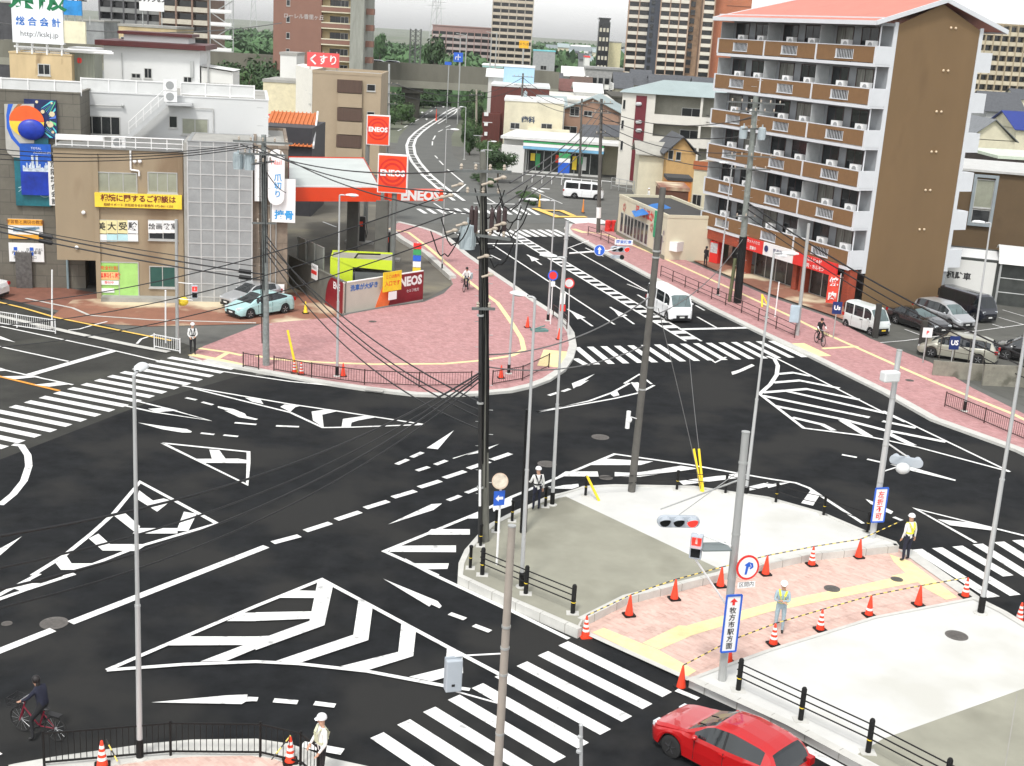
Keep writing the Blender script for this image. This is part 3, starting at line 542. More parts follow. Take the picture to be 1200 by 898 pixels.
def ped_head(t, c, face, red=True):
    f = Vector((face[0], face[1], 0)).normalized(); fr = Fr(c, (-f.y, f.x)); sg = -1 if fr.v.dot(f) < 0 else 1
    b = MB(fr); b.box(-.17, .17, -.09, .09, -.36, .36); hd = b.build('pedestrian_signal', SIGH, t, bev=.02)
    b = MB(fr); v0 = sg*.092; v1 = sg*.098; b.box(-.13, .13, min(v0, v1), max(v0, v1), .04, .31); b.build('lens', LRED if red else LOFF, hd)
    b = MB(fr); b.box(-.13, .13, min(v0, v1), max(v0, v1), -.31, -.04); b.build('lens', LOFF, hd)
    b = MB(fr); W_ = sg*.101
    b.ball((0, W_, .25), .025, 1, .15, 1, 8, 5); b.box(-.03, .03, W_-.003, W_+.003, .10, .22); b.build('walking_figure', mat('signal figure', (.75, .6, .55), .5), hd)
    b = MB(fr)
    for z in (.33, 0): b.box(-.16, .16, min(sg*.09, sg*.22), max(sg*.09, sg*.22), z, z+.015)
    b.build('visor', SIGH, hd); return hd
def bigpole(name, label, cat, bx, by, tx, ty, z0, r0, r1, m, group=None):
    B, T = polebase(bx, by, tx, ty, z0); t = thing(name, label, cat, B, 0, group, world=True)
    b = MB(); b.tube(B, T, r0, r1, 16); b.build('pole', m, t, True); b = MB(); b.tube(T, T+Vector((0, 0, .03)), r1*1.1, r1*1.1, 14); b.build('pole_cap', GALV, t); return t, B, T
def bands(t, B, T, zs, r):
    b = MB()
    for k in zs: p = B.lerp(T, k); b.tube(p, p+Vector((0, 0, .06)), r, r, 14)
    b.build('clamp_band', GALV, t)
# south pole (bottom centre) with back of a pedestrian signal / cabinet at left
t, B, T = bigpole('signal_pole', 'brownish grey signal pole standing in the south crossing with a grey box arm', 'signal pole', 582, 925, 600, 617, 0, .11, .088, mat('brown grey pole', (.33, .29, .25), .7, var=.12), 'signal poles'); bands(t, B, T, (.22, .45, .55, .63), .112)
cbx = AT(531, 790, B.y); b = MB(Fr(cbx, (1, .3))); b.box(-.2, .2, -.14, .14, -.42, .42); hd = b.build('pedestrian_signal', SIGH, t, bev=.03); b = MB(Fr(cbx, (1, .3))); b.box(-.22, .22, -.02, .02, .43, .47); b.build('hood', SIGH, hd); b = MB(Fr(cbx, (1, .3))); b.box(-.06, .02, -.15, -.14, -.26, -.2); b.build('plate', BLKT, hd)
for yy, x2, y2 in ((768, 590, 766), (826, 583, 824)): b = MB(); b.tube(AT(533, 769 if yy < 800 else 810, B.y), AT(x2, y2, B.y), .02); b.build('bracket_arm', WHT2, t)
# island signal pole
t, B, T = bigpole('signal_pole', 'thick grey centre island pole carrying a tilted three lamp signal with red lit', 'signal pole', 846, 797, 874, 507, ZI, .122, .108, GALV, 'signal poles'); bands(t, B, T, (.28, .42, .6, .88), .124)
ISP = (B, T)
c1 = AT(795, 611, B.y+.6); signal_head(t, c1, (.12, -1), lit=2)
b = MB(); b.tube(B.lerp(T, .82), c1+Vector((-.5, .3, .22)), .03, .02); b.tube(B.lerp(T, .86), c1+Vector((0, 0, .2)), .012); b.build('mast_arm', GALV, t)
c2 = AT(816, 640, B.y-.3); ped_head(t, c2, (-.25, -1)); b = MB()
b.tube(c2+Vector((0, 0, .38)), B.lerp(T, .55), .02); b.tube(c2+Vector((0, 0, -.38)), B.lerp(T, .3), .03); b.tube(AT(840, 643, B.y), AT(858, 645, B.y), .02); b.build('bracket_arm', WHT2, t)
c3 = AT(837, 641, B.y-.2); b = MB(Fr(c3, (1, .2))); b.box(-.42, .42, -.28, .28, -.02, .02); b.build('flat_panel', mat('grey green panel', (.16, .19, .19), .5), t)
# no-parking style round sign on it
def round_sign(t, c, face, r, m1, m2=None, ring=.16):
    f = Vector((face[0], face[1], face[2] if len(face) > 2 else 0)).normalized(); x = Vector((-f.y, f.x, 0)).normalized(); y = f.cross(x) if f.cross(x).z > 0 else -f.cross(x); n = 28
    if x.cross(y).dot(f) < 0: x = -x
    b = MB(); q = lambda rr, d: [c + x*math.cos(2*math.pi*k/n)*rr + y*math.sin(2*math.pi*k/n)*rr + f*d for k in range(n)]
    b.add(q(r, 0)+q(r, .02), [tuple(range(n, 2*n)), tuple(reversed(range(n)))]+[(i, (i+1) % n, n+(i+1) % n, n+i) for i in range(n)], 0, raw=True)
    if m2: b.add(q(r*(1-ring), .024), [tuple(range(n))], 1, raw=True)
    return b.build('sign_disc', [m1, m2] if m2 else [m1], t), x, y, f
SW = mat('sign white', (.80, .80, .79), .5, var=.03)
B, T = ISP; ns_ = thing('road_sign', 'round red rimmed sign with a blue arrow strapped to the centre island signal pole', 'road sign', B+Vector((0, 0, 2.9)), 0, None, world=True)
c = AT(876, 665, B.y-.25); d_, x, y, f = round_sign(ns_, c, (.35, -1, .1), .36, RED, SW, .17)
b = MB(); P_ = c+f*.03; b.add([P_+x*a+y*q for a, q in ((-.10, -.2), (-.03, -.2), (.02, .02), (.09, .02), (.03, .17), (-.12, .08), (-.06, .05))], [tuple(range(7))], raw=True); b.add([P_+x*a+y*q+f*.002 for a, q in ((.02, .16), (.15, .12), (.17, .0), (.08, -.06), (.05, -.02), (.11, .03), (.09, .08))], [tuple(range(7))], raw=True); b.build('arrow', BLU, d_)
b = MB(); b.tube(c-f*.02, AT(866, 660, B.y), .02); b.build('bracket', GALV, ns_); b = MB(); b.add([c+x*a+y*q for a, q in ((-.28, -.42), (.28, -.42), (.28, -.60), (-.28, -.60))], [(0, 3, 2, 1)], raw=True); text(b, '区間内', c-y*.51, x, y, .16, 1, .004); b.build('plate', [SW, BLKT], ns_)
# banners strapped to the poles
def banner(cx, cy, B, w, h, label, words, col, arrow=False, tilt=0.0):
    c = AT(cx, cy, B.y-.22); t = thing('banner_sign', label, 'banner sign', (c.x, c.y, c.z-h/2), 0, 'banner signs', world=True); x = Vector((1, .28, 0)).normalized(); y = Vector((tilt, 0, 1)).normalized(); f = x.cross(y); 
    def q(mb, u0, u1, v0, v1, d, m=0): mb.add([c+x*u+y*v+f*d for u, v in ((u0, v0), (u1, v0), (u1, v1), (u0, v1))], [(0, 1, 2, 3)], m, raw=True)
    b = MB(); 
    for s_ in (-1, 1): b.bar(c+x*s_*w/2-y*h/2, c+x*s_*w/2+y*h/2, .05, .05); b.bar(c-x*w/2+y*s_*h/2, c+x*w/2+y*s_*h/2, .05, .05)
    b.build('frame', BLU, t); b = MB(); q(b, -w/2, w/2, -h/2, h/2, .0); q(b, w/2, -w/2, -h/2, h/2, -.01); b.build('panel', SW, t)
    b = MB(); n = len(words); top = h/2-.12
    if arrow:
        ay = top-.08; b.add([c+x*u+y*(ay+v)+f*.012 for u, v in ((-.12, 0), (0, .12), (.12, 0), (.04, 0), (.04, -.1), (-.04, -.1), (-.04, 0))], [tuple(reversed(range(7)))], 1, raw=True); top -= .24
    sz = min(w*.72, (top+h/2-.06)/n*.95)
    for i, ch in enumerate(words): text(b, ch, c+y*(top-(i+.5)*(top+h/2-.06)/n), x, y, sz, 0, .014, bold=.015)
    b.build('lettering', [col, RED], t); return t
banner(1031, 592, G(1022, 630, ZI), .52, 1.35, 'blue framed white banner with red vertical characters on the northeast signal pole', '左折不可', RED, tilt=.0)
banner(857, 731, ISP[0], .46, 1.75, 'blue framed banner with red arrow and black vertical characters on centre island pole', '牧方市駅方面', BLKT, arrow=True)
# north-east signal pole
t, B, T = bigpole('signal_pole', 'grey signal pole at the northeast island tip with a pale signal seen from above', 'signal pole', 1022, 630, 1054, 411, ZI, .12, .1, GALVL, 'signal poles'); bands(t, B, T, (.3, .5, .75), .12)
c1 = AT(1062, 541, B.y+.6); signal_head(t, c1, (.35, .95), lit=2)
c1b = AT(1058, 549, B.y+.3); b = MB(); b.ball(tuple(c1b), .28, 1, .8, .8); b.build('signal_cover', HOOD, t, True)
b = MB(); b.tube(B.lerp(T, .52), c1+Vector((0, 0, .2)), .03); b.tube(B.lerp(T, .36), c1+Vector((-.1, 0, -.15)), .025); b.build('mast_arm', WHT2, t)
c1 = AT(1044, 441, B.y-.4); b = MB(Fr(c1, (1, .4))); b.box(-.38, .3, -.18, .18, -.2, .2); b.build('signal_cover', HOOD, t, bev=.06)
# north signal pole with blue arrow sign and hanging signal
t, B, T = bigpole('signal_pole', 'pale signal pole at the northwest kerb with long arm towards the blue arrow sign', 'signal pole', 655, 396, 665, 260, ZP, .14, .115, GALVL, 'signal poles'); bands(t, B, T, (.35, .5, .7, .85), .145)
c1 = AT(727, 292, B.y+.8); signal_head(t, c1, (.15, -1), lit=2); b = MB(); b.tube(AT(667, 297, B.y), AT(712, 294, B.y), .05); b.tube(AT(665, 291, B.y), AT(690, 282, B.y), .02); b.tube(AT(712, 294, B.y), c1+Vector((0, 0, .1)), .04); b.build('mast_arm', WHT2, t)
fr = Fr(AT(731, 284, B.y+.7), (1, .1)); b = MB(fr); b.box(-.55, .55, -.02, .02, -.16, .16); pl = b.build('name_plate', SW, t); b = MB(); fb = fr
text(b, '岡東町南', fr(0, -.03, 0), fr.u, (0, 0, 1), .24, 0, .0, bold=.01); b.build('lettering', BLU, pl)
c1 = AT(722, 301, B.y+.7); b = MB(Fr(c1, (1, .1))); b.box(-.35, .25, -.1, .1, -.1, .1); b.build('detector_box', SIGH, t, bev=.02); b = MB(); b.lathe((c1.x+.35, c1.y-.05, c1.z), [(.14, -.1), (.14, .1)], 12, axis='Y'); b.build('loudspeaker', LOFF, t)
sg = thing('road_sign', 'round blue sign with white up arrow hanging over the north road', 'road sign', AT(703, 300, B.y-.1), 0, None, world=True)
c = AT(702.5, 293.5, B.y-.15); d_, x, y, f = round_sign(sg, c, (.05, -1, .1), .34, SW, BLU, .07); b = MB(); b.add([c+f*.03+x*a+y*q for a, q in ((-.05, -.22), (.05, -.22), (.05, .04), (.13, .04), (0, .22), (-.13, .04), (-.05, .04))], [tuple(range(7))], raw=True); b.build('arrow', SW, d_)
# small round signs of the pink corner
for cx, cy, bx, by, c_a, c_b, lb, r in ((648, 323, 645, 380, BLU, RED, 'small round blue and red sign on a white post at the north west kerb', .33), (667, 332, 666, 392, RED, SW, 'round red ringed sign on the pale signal pole side of the corner', .33)):
    B = G(bx, by, ZP); t = thing('road_sign', lb, 'road sign', B, 0, None, world=True); c = AT(cx, cy, B.y-.05); b = MB(); b.tube(B, Vector((c.x, c.y+.06, c.z+.3)), .035); b.build('post', WHT2, t); round_sign(t, c, (.1, -1, .1), r, c_a, c_b, .25)
    if c_b is RED: b = MB(); b.add([AT(cx+u, cy+v, B.y-.1) for u, v in ((-2.5, 7), (2.5, 7), (2.5, 13), (-2.5, 13))], [(0, 3, 2, 1)], raw=True); b.build('plate', SW, t)
B = G(658, 396, ZP)
for cy, lb, col in ((352, 'white notice strapped to the pale northwest signal pole below the round sign', SW), (363, 'small red and white notice strapped low on the pale northwest signal pole', RED)):
    c = AT(659.5, cy-2, B.y-.2); b = MB(Fr(c, (1, 0))); b.box(-.16, .16, -.01, .01, -.34 if col is SW else -.2, .34 if col is SW else .2); solo(b, 'notice_board', col, lb, 'notice', tuple(c))
# convex mirror + blue arrow sign on the centre island (seen from behind)
B = G(582, 662, ZI); t = thing('traffic_mirror', 'orange backed round mirror and blue arrow plate on white post by twin pole', 'traffic mirror', B, 0, None, world=True)
b = MB(); b.tube(B, AT(587.5, 560, B.y), .04, .04, 10); b.build('post', WHT2, t); c = AT(586, 564, B.y-.1); d_, x, y, f = round_sign(t, c, (.1, -1, .35), .28, mat('mirror rim', (.45, .33, .24), .5), mat('mirror face', (.55, .48, .38), .25, metal=.5, var=.3, scale=4), .1)
c = AT(585, 584, B.y-.12); b = MB(Fr(c, (1, .45))); b.box(-.2, .2, -.01, .01, -.26, .26); p_ = b.build('arrow_plate', BLU, t); b = MB(Fr(c, (1, .45))); b.ext([(-.14, 0), (-.02, -.12), (-.02, -.05), (.14, -.05), (.14, .05), (-.02, .05), (-.02, .12)], -.016, -.013); b.build('arrow', SW, p_)
# west signal post with small signal
t, B, T = bigpole('signal_pole', 'slim grey signal post by the white railing with a small pedestrian signal', 'signal pole', 208, 409, 206.5, 258, .05, .1, .08, GALV, 'signal poles')
c1 = AT(228, 342, B.y-.1); ped_head(t, c1, (.3, -1), red=True); b = MB(); b.tube(AT(208, 331, B.y), AT(226, 333, B.y), .025); b.tube(AT(208, 350, B.y), AT(226, 352, B.y), .025); b.build('bracket_arm', WHT2, t)
c1 = AT(214, 353, B.y+.3); b = MB(); b.ball(tuple(c1), .3, 1.1, .8, .9); solo(b, 'warning_lamp', YEL, 'round yellow cover hanging beside the west signal post', 'warning lamp', tuple(c1), smooth=True)
for x_, y0, y1, lb in ((61, 383, 317, 'thin white post at the end of the long white railing'), (194, 402, 341, 'thin white post beside the short white railing'), (908, 372, 331, 'thin white post in front of the red sign shop'), (681, 925, 850, 'grey post cap rising in front of the red car at the bottom')):
    B = G(x_, y0, .1); T = AT(x_-(.0 if x_ != 908 else -5), y1, B.y); b = MB(); b.tube(B, T, .045, .045, 10); b.tube(T, T+Vector((0, 0, .04)), .055, .03, 10)
    if x_ == 681: b.tube(T-Vector((0, 0, .35)), T-Vector((0, 0, .3)), .07); b.tube(T-Vector((0, 0, .75)), T-Vector((0, 0, .7)), .07)
    solo(b, 'post', WHT2 if x_ != 681 else GALVL, lb, 'post', tuple(B), 'thin posts')
# ---- utility poles
INS = mat('insulator porcelain', (.42, .36, .29), .35, var=.2, scale=5); TRF = mat('transformer grey', (.36, .42, .44), .5, var=.1); YG = mat('yellow guard tube', (.85, .60, .02), .5)
ARMM = mat('crossarm steel', (.15, .16, .155), .55, metal=.3, var=.2, scale=4)
def crossarm(t, c, ang, L_, n=4, up=True):
    d = Vector((math.cos(ang), math.sin(ang), 0)); b = MB(); b.bar(c-d*L_/2, c+d*L_/2, .09, .09); a = b.build('crossarm', ARMM, t)
    for i in range(n):
        p = c + d*L_*((i+.5)/n-.5); b = MB(); b.lathe((p.x, p.y, p.z+.04), [(.03, 0), (.06, .05), (.035, .09), (.06, .13), (.03, .2)], 8); b.build('insulator', INS, a)
def transformer(t, c, r=.26, h=.8):
    b = MB(); b.lathe(tuple(c), [(r, 0), (r, h), (r*.7, h+.06)], 14); b.lathe((c.x, c.y, c.z+h+.05), [(.04, 0), (.06, .05), (.03, .12), (.05, .2)], 8)
    for k in range(6): a = k*math.pi/3; b.bar((c.x+math.cos(a)*r, c.y+math.sin(a)*r, c.z+.1), (c.x+math.cos(a)*r, c.y+math.sin(a)*r, c.z+h-.1), .04, .05)
    b.build('transformer', TRF, t, True)
def utility(bx, by, tx, ty, label, z0=ZP, r0=.17, r1=.11, m=POLC, sleeve=0.0, arms=(), cans=(), steps=False):
    B, T = polebase(bx, by, tx, ty, z0); t = thing('utility_pole', label, 'utility pole', B, 0, 'utility poles', world=True)
    b = MB(); b.tube(B, T, r0, r1, 14); b.build('pole', m, t, True)
    if sleeve: b = MB(); b.tube(B+Vector((0, 0, .02)), B.lerp(T, sleeve), r0*1.12, r0*1.08, 14); b.build('pole_sleeve', BLK, t, True)
    for k, ang, L_, n in arms: crossarm(t, B.lerp(T, k)+Vector((0, -r0*1.2, 0)), ang, L_, n)
    for k, dx, dy in cans: transformer(t, B.lerp(T, k)+Vector((dx, dy, 0)))
    if steps:
        b = MB()
        for i in range(int((T-B).length/.45)): p = B+(T-B).normalized()*(1.8+i*.45); s_ = 1 if i % 2 else -1; b.tube(p, p+Vector((s_*(r0+.14), 0, 0)), .012, n=5)
        b.build('step_bolt', GALV, t)
    return t, B, T
# twin pole of the centre
t, B, T = utility(568, 634, 566, 178, 'tall concrete utility pole on the island tip, thick with cables and fittings', z0=ZI, r0=.17, r1=.115, m=mat('grey brown concrete pole', (.13, .13, .11), .8, var=.3, scale=4, stretch=(1, 1, .2)), arms=((.955, .35, 2.0, 4), (.90, .3, 1.6, 3), (.80, -.4, 2.0, 4), (.62, .2, .8, 2)), cans=((.765, -.55, -.1),), steps=True)
UC = (B, T)
b = MB(); random.seed(3)
for i in range(9):   # cable bundle and droppers down the pole
    a = random.uniform(-2.8, -.3); rr = .16+random.random()*.04; k0 = random.uniform(.15, .3); k1 = random.uniform(.6, .95); p = B.lerp(T, k0); q = B.lerp(T, k1); o_ = Vector((math.cos(a)*rr, math.sin(a)*rr, 0)); o2 = Vector((math.cos(a+.5)*rr, math.sin(a+.5)*rr, 0)); bb = MB(); bb.path([p+o_, p.lerp(q, .5)+o2, q+o_], .022, 5); bb.build('riser_cable', BLK, t)
b = MB()
for i in range(9):
    c = B.lerp(T, .93-.018*i)+Vector((random.uniform(-1.3, 1.3), random.uniform(-.5, .3), 0)); pts = []
    for k in range(9): u = k/8; pts.append(c+Vector((u*1.0-.5, 0, -.9*4*u*(1-u)*random.uniform(.8, 1.1))))
    bb = MB(); bb.path(pts, .022, 5); bb.build('jumper_cable', BLK, t)
b = MB()
for px in (553, 558, 577, 585, 592): p = AT(px, 246+random.uniform(-4, 4), B.y-.2); b = MB(); b.lathe((p.x, p.y, p.z-.8), [(.05, 0), (.075, .1), (.075, .75), (.03, .9)], 8); b.build('cut_out_switch', mat('dark switch', (.05, .03, .03), .4), t)
b = MB()
for px, py in ((540, 216), (528, 229), (519, 231), (575, 214), (590, 208), (545, 262), (533, 270), (580, 268), (590, 262), (570, 300), (575, 322)): p = AT(px, py, B.y-.3); b = MB(); b.ball(tuple(p), .085, 1.3, 1, .8, 8, 5); b.tube(p, p+Vector((-.3, 0, -.1)), .04); b.build('insulator', INS, t)
t, B2, T2 = utility(562.5, 636, 563, 300, 'slim black covered pole strapped close to the left of the tall central pole', z0=ZI, r0=.075, r1=.06, m=mat('black pole cover', (.02, .02, .02), .5, var=.4, scale=6)); bands(t, B2, T2, (.2, .5, .8), .12)
b = MB(); b.tube(B2.lerp(T2, .14)+Vector((0, -.14, 0)), B2.lerp(T2, .27)+Vector((0, -.14, 0)), .045); b.build('conduit', SW, t)
# dark pole behind the island lamp
t, B3, T3 = utility(613, 624, 619.5, 480, 'black sleeved stub pole directly behind the island street lamp', z0=ZI, r0=.13, r1=.12, m=BLK)
# big leaning concrete pole
t, B4, T4 = utility(740, 576, 777, 220, 'tall leaning concrete pole at the north edge of the centre island', z0=ZI, r0=.155, r1=.12, m=POLD); bands(t, B4, T4, (.35, .62, .78, .8), .155)
c = AT(737, 492, B4.y-.3); b = MB(); b.tube(AT(737, 482, B4.y-.3), AT(735, 502, B4.y-.3), .09); b.tube(AT(737, 488, B4.y-.3), AT(750, 492, B4.y), .02); b.ball(tuple(c), .13); b.build('camera_bracket', WHT2, t)
# west pole with transformer
t, B5, T5 = utility(312, 428, 309, 158, 'concrete utility pole on the pink pavement in front of the tan building', r0=.19, r1=.13, m=mat('weathered concrete', (.22, .24, .23), .8, var=.3, scale=5), arms=((.97, .1, 3.0, 5), (.92, .1, 2.4, 4), (.885, 1.2, 2.0, 3), (.63, .2, 1.2, 2)), cans=((.85, -.75, 0), (.85, -1.35, .1)), steps=True)
b = MB()
for i in range(5): a = -2.6+i*.45; o_ = Vector((math.cos(a)*.22, math.sin(a)*.22, 0)); b.path([B5.lerp(T5, .12*i+.1)+o_, B5.lerp(T5, .6)+o_*1.2, B5.lerp(T5, .93)+o_], .025, 5)
b.build('riser_cable', BLK, t)
# right hand pole by the shops
t, B6, T6 = utility(864, 355, 886, 113, 'utility pole with many crossarms in front of the apartment block, black lower sleeve', r0=.26, r1=.18, m=mat('grey green concrete pole', (.20, .22, .20), .8, var=.25, scale=4), sleeve=.33, arms=((.97, .2, 4.2, 6), (.93, .2, 3.4, 5), (.85, .9, 3.2, 4), (.72, .2, 3.6, 5), (.66, .2, 3.0, 4), (.43, .2, 2, 3)), cans=((.80, .6, -.2), (.80, -.7, -.2)), steps=True)
b = MB(); b.box(-.3, .3, -.2, .2, 0, .01)
p = B6+Vector((-.55, .2, 0)); b = MB(); b.tube(p, p+Vector((.1, 0, 3.2)), .13); b.build('riser_duct', mat('olive duct', (.10, .11, .05), .7), t)
t, B7, T7 = utility(934, 393, 948, 262, 'grey pole with a pale blue cabinet at its foot in front of the shops', r0=.13, r1=.1, m=GALV); 
c = B7+Vector((-.35, -.2, 0)); b = MB(Fr(c, (.9, -.3))); b.box(-.3, .3, -.2, .2, .9, 2.0); b.build('cabinet', mat('cabinet blue grey', (.38, .46, .52), .5), t, bev=.03)
t, B8, T8 = utility(701, 274, 705, 116, 'wooden brown utility pole in front of the white van on the far side road', r0=.2, r1=.13, m=POLD, arms=((.97, .1, 2.2, 4), (.9, .1, 1.8, 3), (.75, .9, 2, 3)), z0=0)
b = MB(); b.tube(B8.lerp(T8, .12), B8.lerp(T8, .2), .23); b.build('notice_wrap', SW, t)
t, B9, T9 = utility(608, 184, 613, 86, 'dark utility pole in front of the dark red building', r0=.2, r1=.13, m=POLD, arms=((.96, .1, 3.2, 5), (.86, .1, 2.6, 3)), cans=((.72, .5, -.2),), z0=0)
t, B10, T10 = utility(679, 210, 682, 116, 'dark brown utility pole between the convenience store and brown gabled house', r0=.18, r1=.12, m=POLD, arms=((.93, .1, 2, 3),), z0=0)
t, B11, T11 = utility(812, 205, 822, 130, 'utility pole with yellowish fittings before the cream apartment house', r0=.2, r1=.14, m=POLD, arms=((.98, .1, 3.4, 6), (.86, .1, 2.8, 4), (.80, .9, 2, 3)), z0=0)
t, B12, T12 = utility(623, 160, 624, 118, 'short pole above the white shop roof', r0=.16, r1=.12, m=POLD, z0=0)
t, B13, T13 = utility(558, 168, 558.5, 105, 'pale wooden pole beside the roadside trees on the curve', r0=.22, r1=.15, m=mat('pale wood pole', (.33, .30, .24), .8, var=.1), arms=((.9, .1, 2.4, 3),), z0=0)
t, B14, T14 = utility(455, 190, 456, 75, 'slim utility pole behind the tan building with the red roof sign', r0=.2, r1=.13, m=GALV, arms=((.8, .2, 3, 4), (.7, .2, 2.4, 4), (.6, .2, 2.6, 3)), z0=0)
t, B15, T15 = utility(567, 232, 566, 176, 'stub of a concrete pole with camera top behind the twin poles', r0=.28, r1=.25, m=GALV, z0=0)
t, B16, T16 = utility(660, 150, 661, 113, 'small grey pole in front of the blue grey roof', r0=.16, r1=.12, m=GALV, z0=0, arms=((.95, .1, 1.6, 3),))
# yellow guard tubes with guy wires
for i, (x0, y0, x1, y1, lb) in enumerate(((822, 576, 813, 526, 'yellow guy wire guard at the top edge of the island, left of two'), (824, 576.5, 819, 526, 'yellow guy wire guard at the top edge of the island, right of two'), (702, 587, 688, 558, 'short slanting yellow guard leaning beside the black bollard'))):
    B = G(x0, y0, ZI); T = AT(x1, y1, B.y+(.6 if i < 2 else .2)); b = MB(); b.tube(B, T, .055, .05, 10)
    t = solo(b, 'guy_wire_guard', YG, lb, 'guy wire guard', tuple(B), 'yellow guy wire guards')
for x0, y0, x1, y1, lb in ((348, 437, 337, 387, 'slanting yellow guy wire guard on the pink pavement beside the west pole'), (893, 360, 893, 345, 'small yellow A shaped stand on the east pavement')):
    B = G(x0, y0, ZP); T = AT(x1, y1, B.y+.5); b = MB(); b.tube(B, T, .07, .06, 8)
    if x0 == 893: b.tube(B+Vector((.5, 0, 0)), T, .06, .05, 8)
    solo(b, 'guy_wire_guard', YG, lb, 'guy wire guard', tuple(B), 'yellow guy wire guards')

# ---------------------------------------------------------------- overhead cables
CBL = mat('cable black', (.012, .012, .013), .5); CBG = mat('cable grey', (.12, .12, .12), .5)
def cable(p, q, sag, r, label, m=CBL, splice=None, n=22):
    r *= 1.35; p = Vector(p); q = Vector(q); b = MB(); pts = []
    for i in range(n+1): t_ = i/n; v = p.lerp(q, t_); v.z -= sag*4*t_*(1-t_); pts.append(v)
    for i in range(n): b.tube(pts[i], pts[i+1], r, r, 5, caps=False)
    org = tuple(p)
    if splice:
        for s_ in splice: k = int(s_*n); b.tube(pts[k], pts[k].lerp(pts[k+1], .9), r*3.2, r*3.2, 6)
    return solo(b, 'overhead_cable', m, label, 'cable', org, 'overhead cables')
uT = lambda k, dx=0, dy=0: UC[0].lerp(UC[1], k)+Vector((dx, dy, 0))
wP = lambda k, dx=0, dy=0: B5.lerp(T5, k)+Vector((dx, dy, 0))
# left foreground bundle: from the twin pole down-left past the camera
for i, (lx, ly, kz, r_) in enumerate(((0, 625, .46, .026), (0, 662, .455, .02), (0, 686, .45, .026), (0, 706, .44, .018))):
    q = AT(-40, ly+9+i*2, 24+i*.5); cable(uT(kz), q, .9+.1*i, r_, ('topmost', 'second', 'third', 'lowest')[i]+' of the black cables sweeping from the twin pole to the left edge')
# from west pole rightwards to the twin pole
for i, (y0, k1, sag) in enumerate(((296, .30, 1.3), (290, .33, 1.0), (283, .37, .8), (276, .35, 1.2))):
    cable(AT(312, y0, B5.y), uT(k1), sag, .022, ('lowest', 'third', 'second', 'uppermost')[i]+' cable drooping from the west pole across the pink pavement to the twin pole')
for i, (x0, y0, x1, y1, Y1, lb) in enumerate(((0, 264, 312, 322, 65, 'upper thick cable crossing the tan building front with a splice'), (0, 270, 312, 329, 65, 'lower thick cable crossing the tan building front with a splice'), (0, 262, 300, 312, 66, 'thin cable above the thick ones on the tan building front'))):
    cable(AT(x0-60, y0-12, 62), AT(x1, y1, Y1), .2, .03 if i < 2 else .018, lb, splice=(.30, .93) if i < 2 else None)
for i, (ly, k) in enumerate(((398, .80), (373, .85), (348, .9))):
    cable(AT(-60, ly+12, 58), uT(k, -1.0), .9, .016, ('lowest', 'middle', 'top')[i]+' of three thin cables rising from the left edge to the twin pole top')
for i in range(3): cable(wP(.955, -1.2+.6*i), uT(.95-.05*i, -.9+.3*i), .55, .02, ('left', 'middle', 'right')[i]+' top cable between west pole crossarm and twin pole crossarm')
for i in range(3): cable(wP(.95, -1.3+.5*i), AT(-60, 168+7*i, 60), .5, .018, ('top', 'middle', 'bottom')[i]+' cable from the west pole crossarm leftwards over the tan roof')
# bundle twin pole -> right pole
cable(uT(.50), B4.lerp(T4, .66), .6, .02, 'grey cable loop from the twin pole to the leaning pole, upper', CBG); cable(uT(.47), B4.lerp(T4, .50), .5, .018, 'grey cable from the twin pole to the leaning pole, lower', CBG)
for i in range(4): cable(uT(.93-.03*i, .9-.2*i), B8.lerp(T8, .96-.06*i), .6, .022, ('first', 'second', 'third', 'fourth')[i]+' cable from the top down between twin pole and the brown far pole')
for i in range(4): cable(B8.lerp(T8, .93-.05*i), B6.lerp(T6, .90-.08*i), 1.0, .025, ('first', 'second', 'third', 'fourth')[i]+' cable from the top down between the brown far pole and the apartment side pole')
E6 = AT(1290, 470, 66)
for i in range(3): cable(B6.lerp(T6, .50-.03*i), AT(1290, 455+14*i, 66), .8, .04-.008*i, ('upper', 'middle', 'lower')[i]+' heavy cable from the apartment side pole down across the car park')
cable(AT(1003, 350, 92), AT(1103, 318, 98), -1.2, .03, 'cable arching up over the brown gable wall foot'); 
for i in range(2): cable(B6.lerp(T6, .95-.04*i), B11.lerp(T11, .97-.1*i), .6, .03, ('upper', 'lower')[i]+' cable between apartment side pole and the cream apartment pole')
for i in range(3): cable(B9.lerp(T9, .95-.08*i), B10.lerp(T10, .93-.06*i), .8, .03, ('top', 'middle', 'bottom')[i]+' cable from the dark red building pole to the brown pole by the store')
for i in range(2): cable(B10.lerp(T10, .92-.12*i), B11.lerp(T11, .9-.08*i), .8, .03, ('upper', 'lower')[i]+' cable past the white flats with the maroon stripe')
for i in range(2): cable(B9.lerp(T9, .95-.1*i), B13.lerp(T13, .92-.08*i), .5, .03, ('upper', 'lower')[i]+' cable from the dark red building pole to the pale curve pole')
for i in range(2): cable(B13.lerp(T13, .9-.1*i), B14.lerp(T14, .82-.1*i), .8, .035, ('upper', 'lower')[i]+' cable across the curving road in front of the overpass')
cable(B4.lerp(T4, .62)+Vector((.3, 0, 0)), G(822, 576, ZI), -.1, .012, 'thin guy wire to the left yellow guard', CBG); cable(AT(808, 420, 56), AT(819, 526, 50.6), .1, .012, 'thin guy wire to the right yellow guard', CBG)
cable(AT(-60, 20, 130), AT(330, 27, 210), 1.5, .05, 'single long cable high across the far houses at left', CBG)
cable(B5.lerp(T5, .86), AT(335, 226, 80), .2, .02, 'short cable from the west pole to the capsule shaped sign')
cable(B6.lerp(T6, .3)+Vector((0, 0, .3)), AT(760, 372, 62), .9, .02, 'low grey cable from the apartment side pole over the white van', CBG)
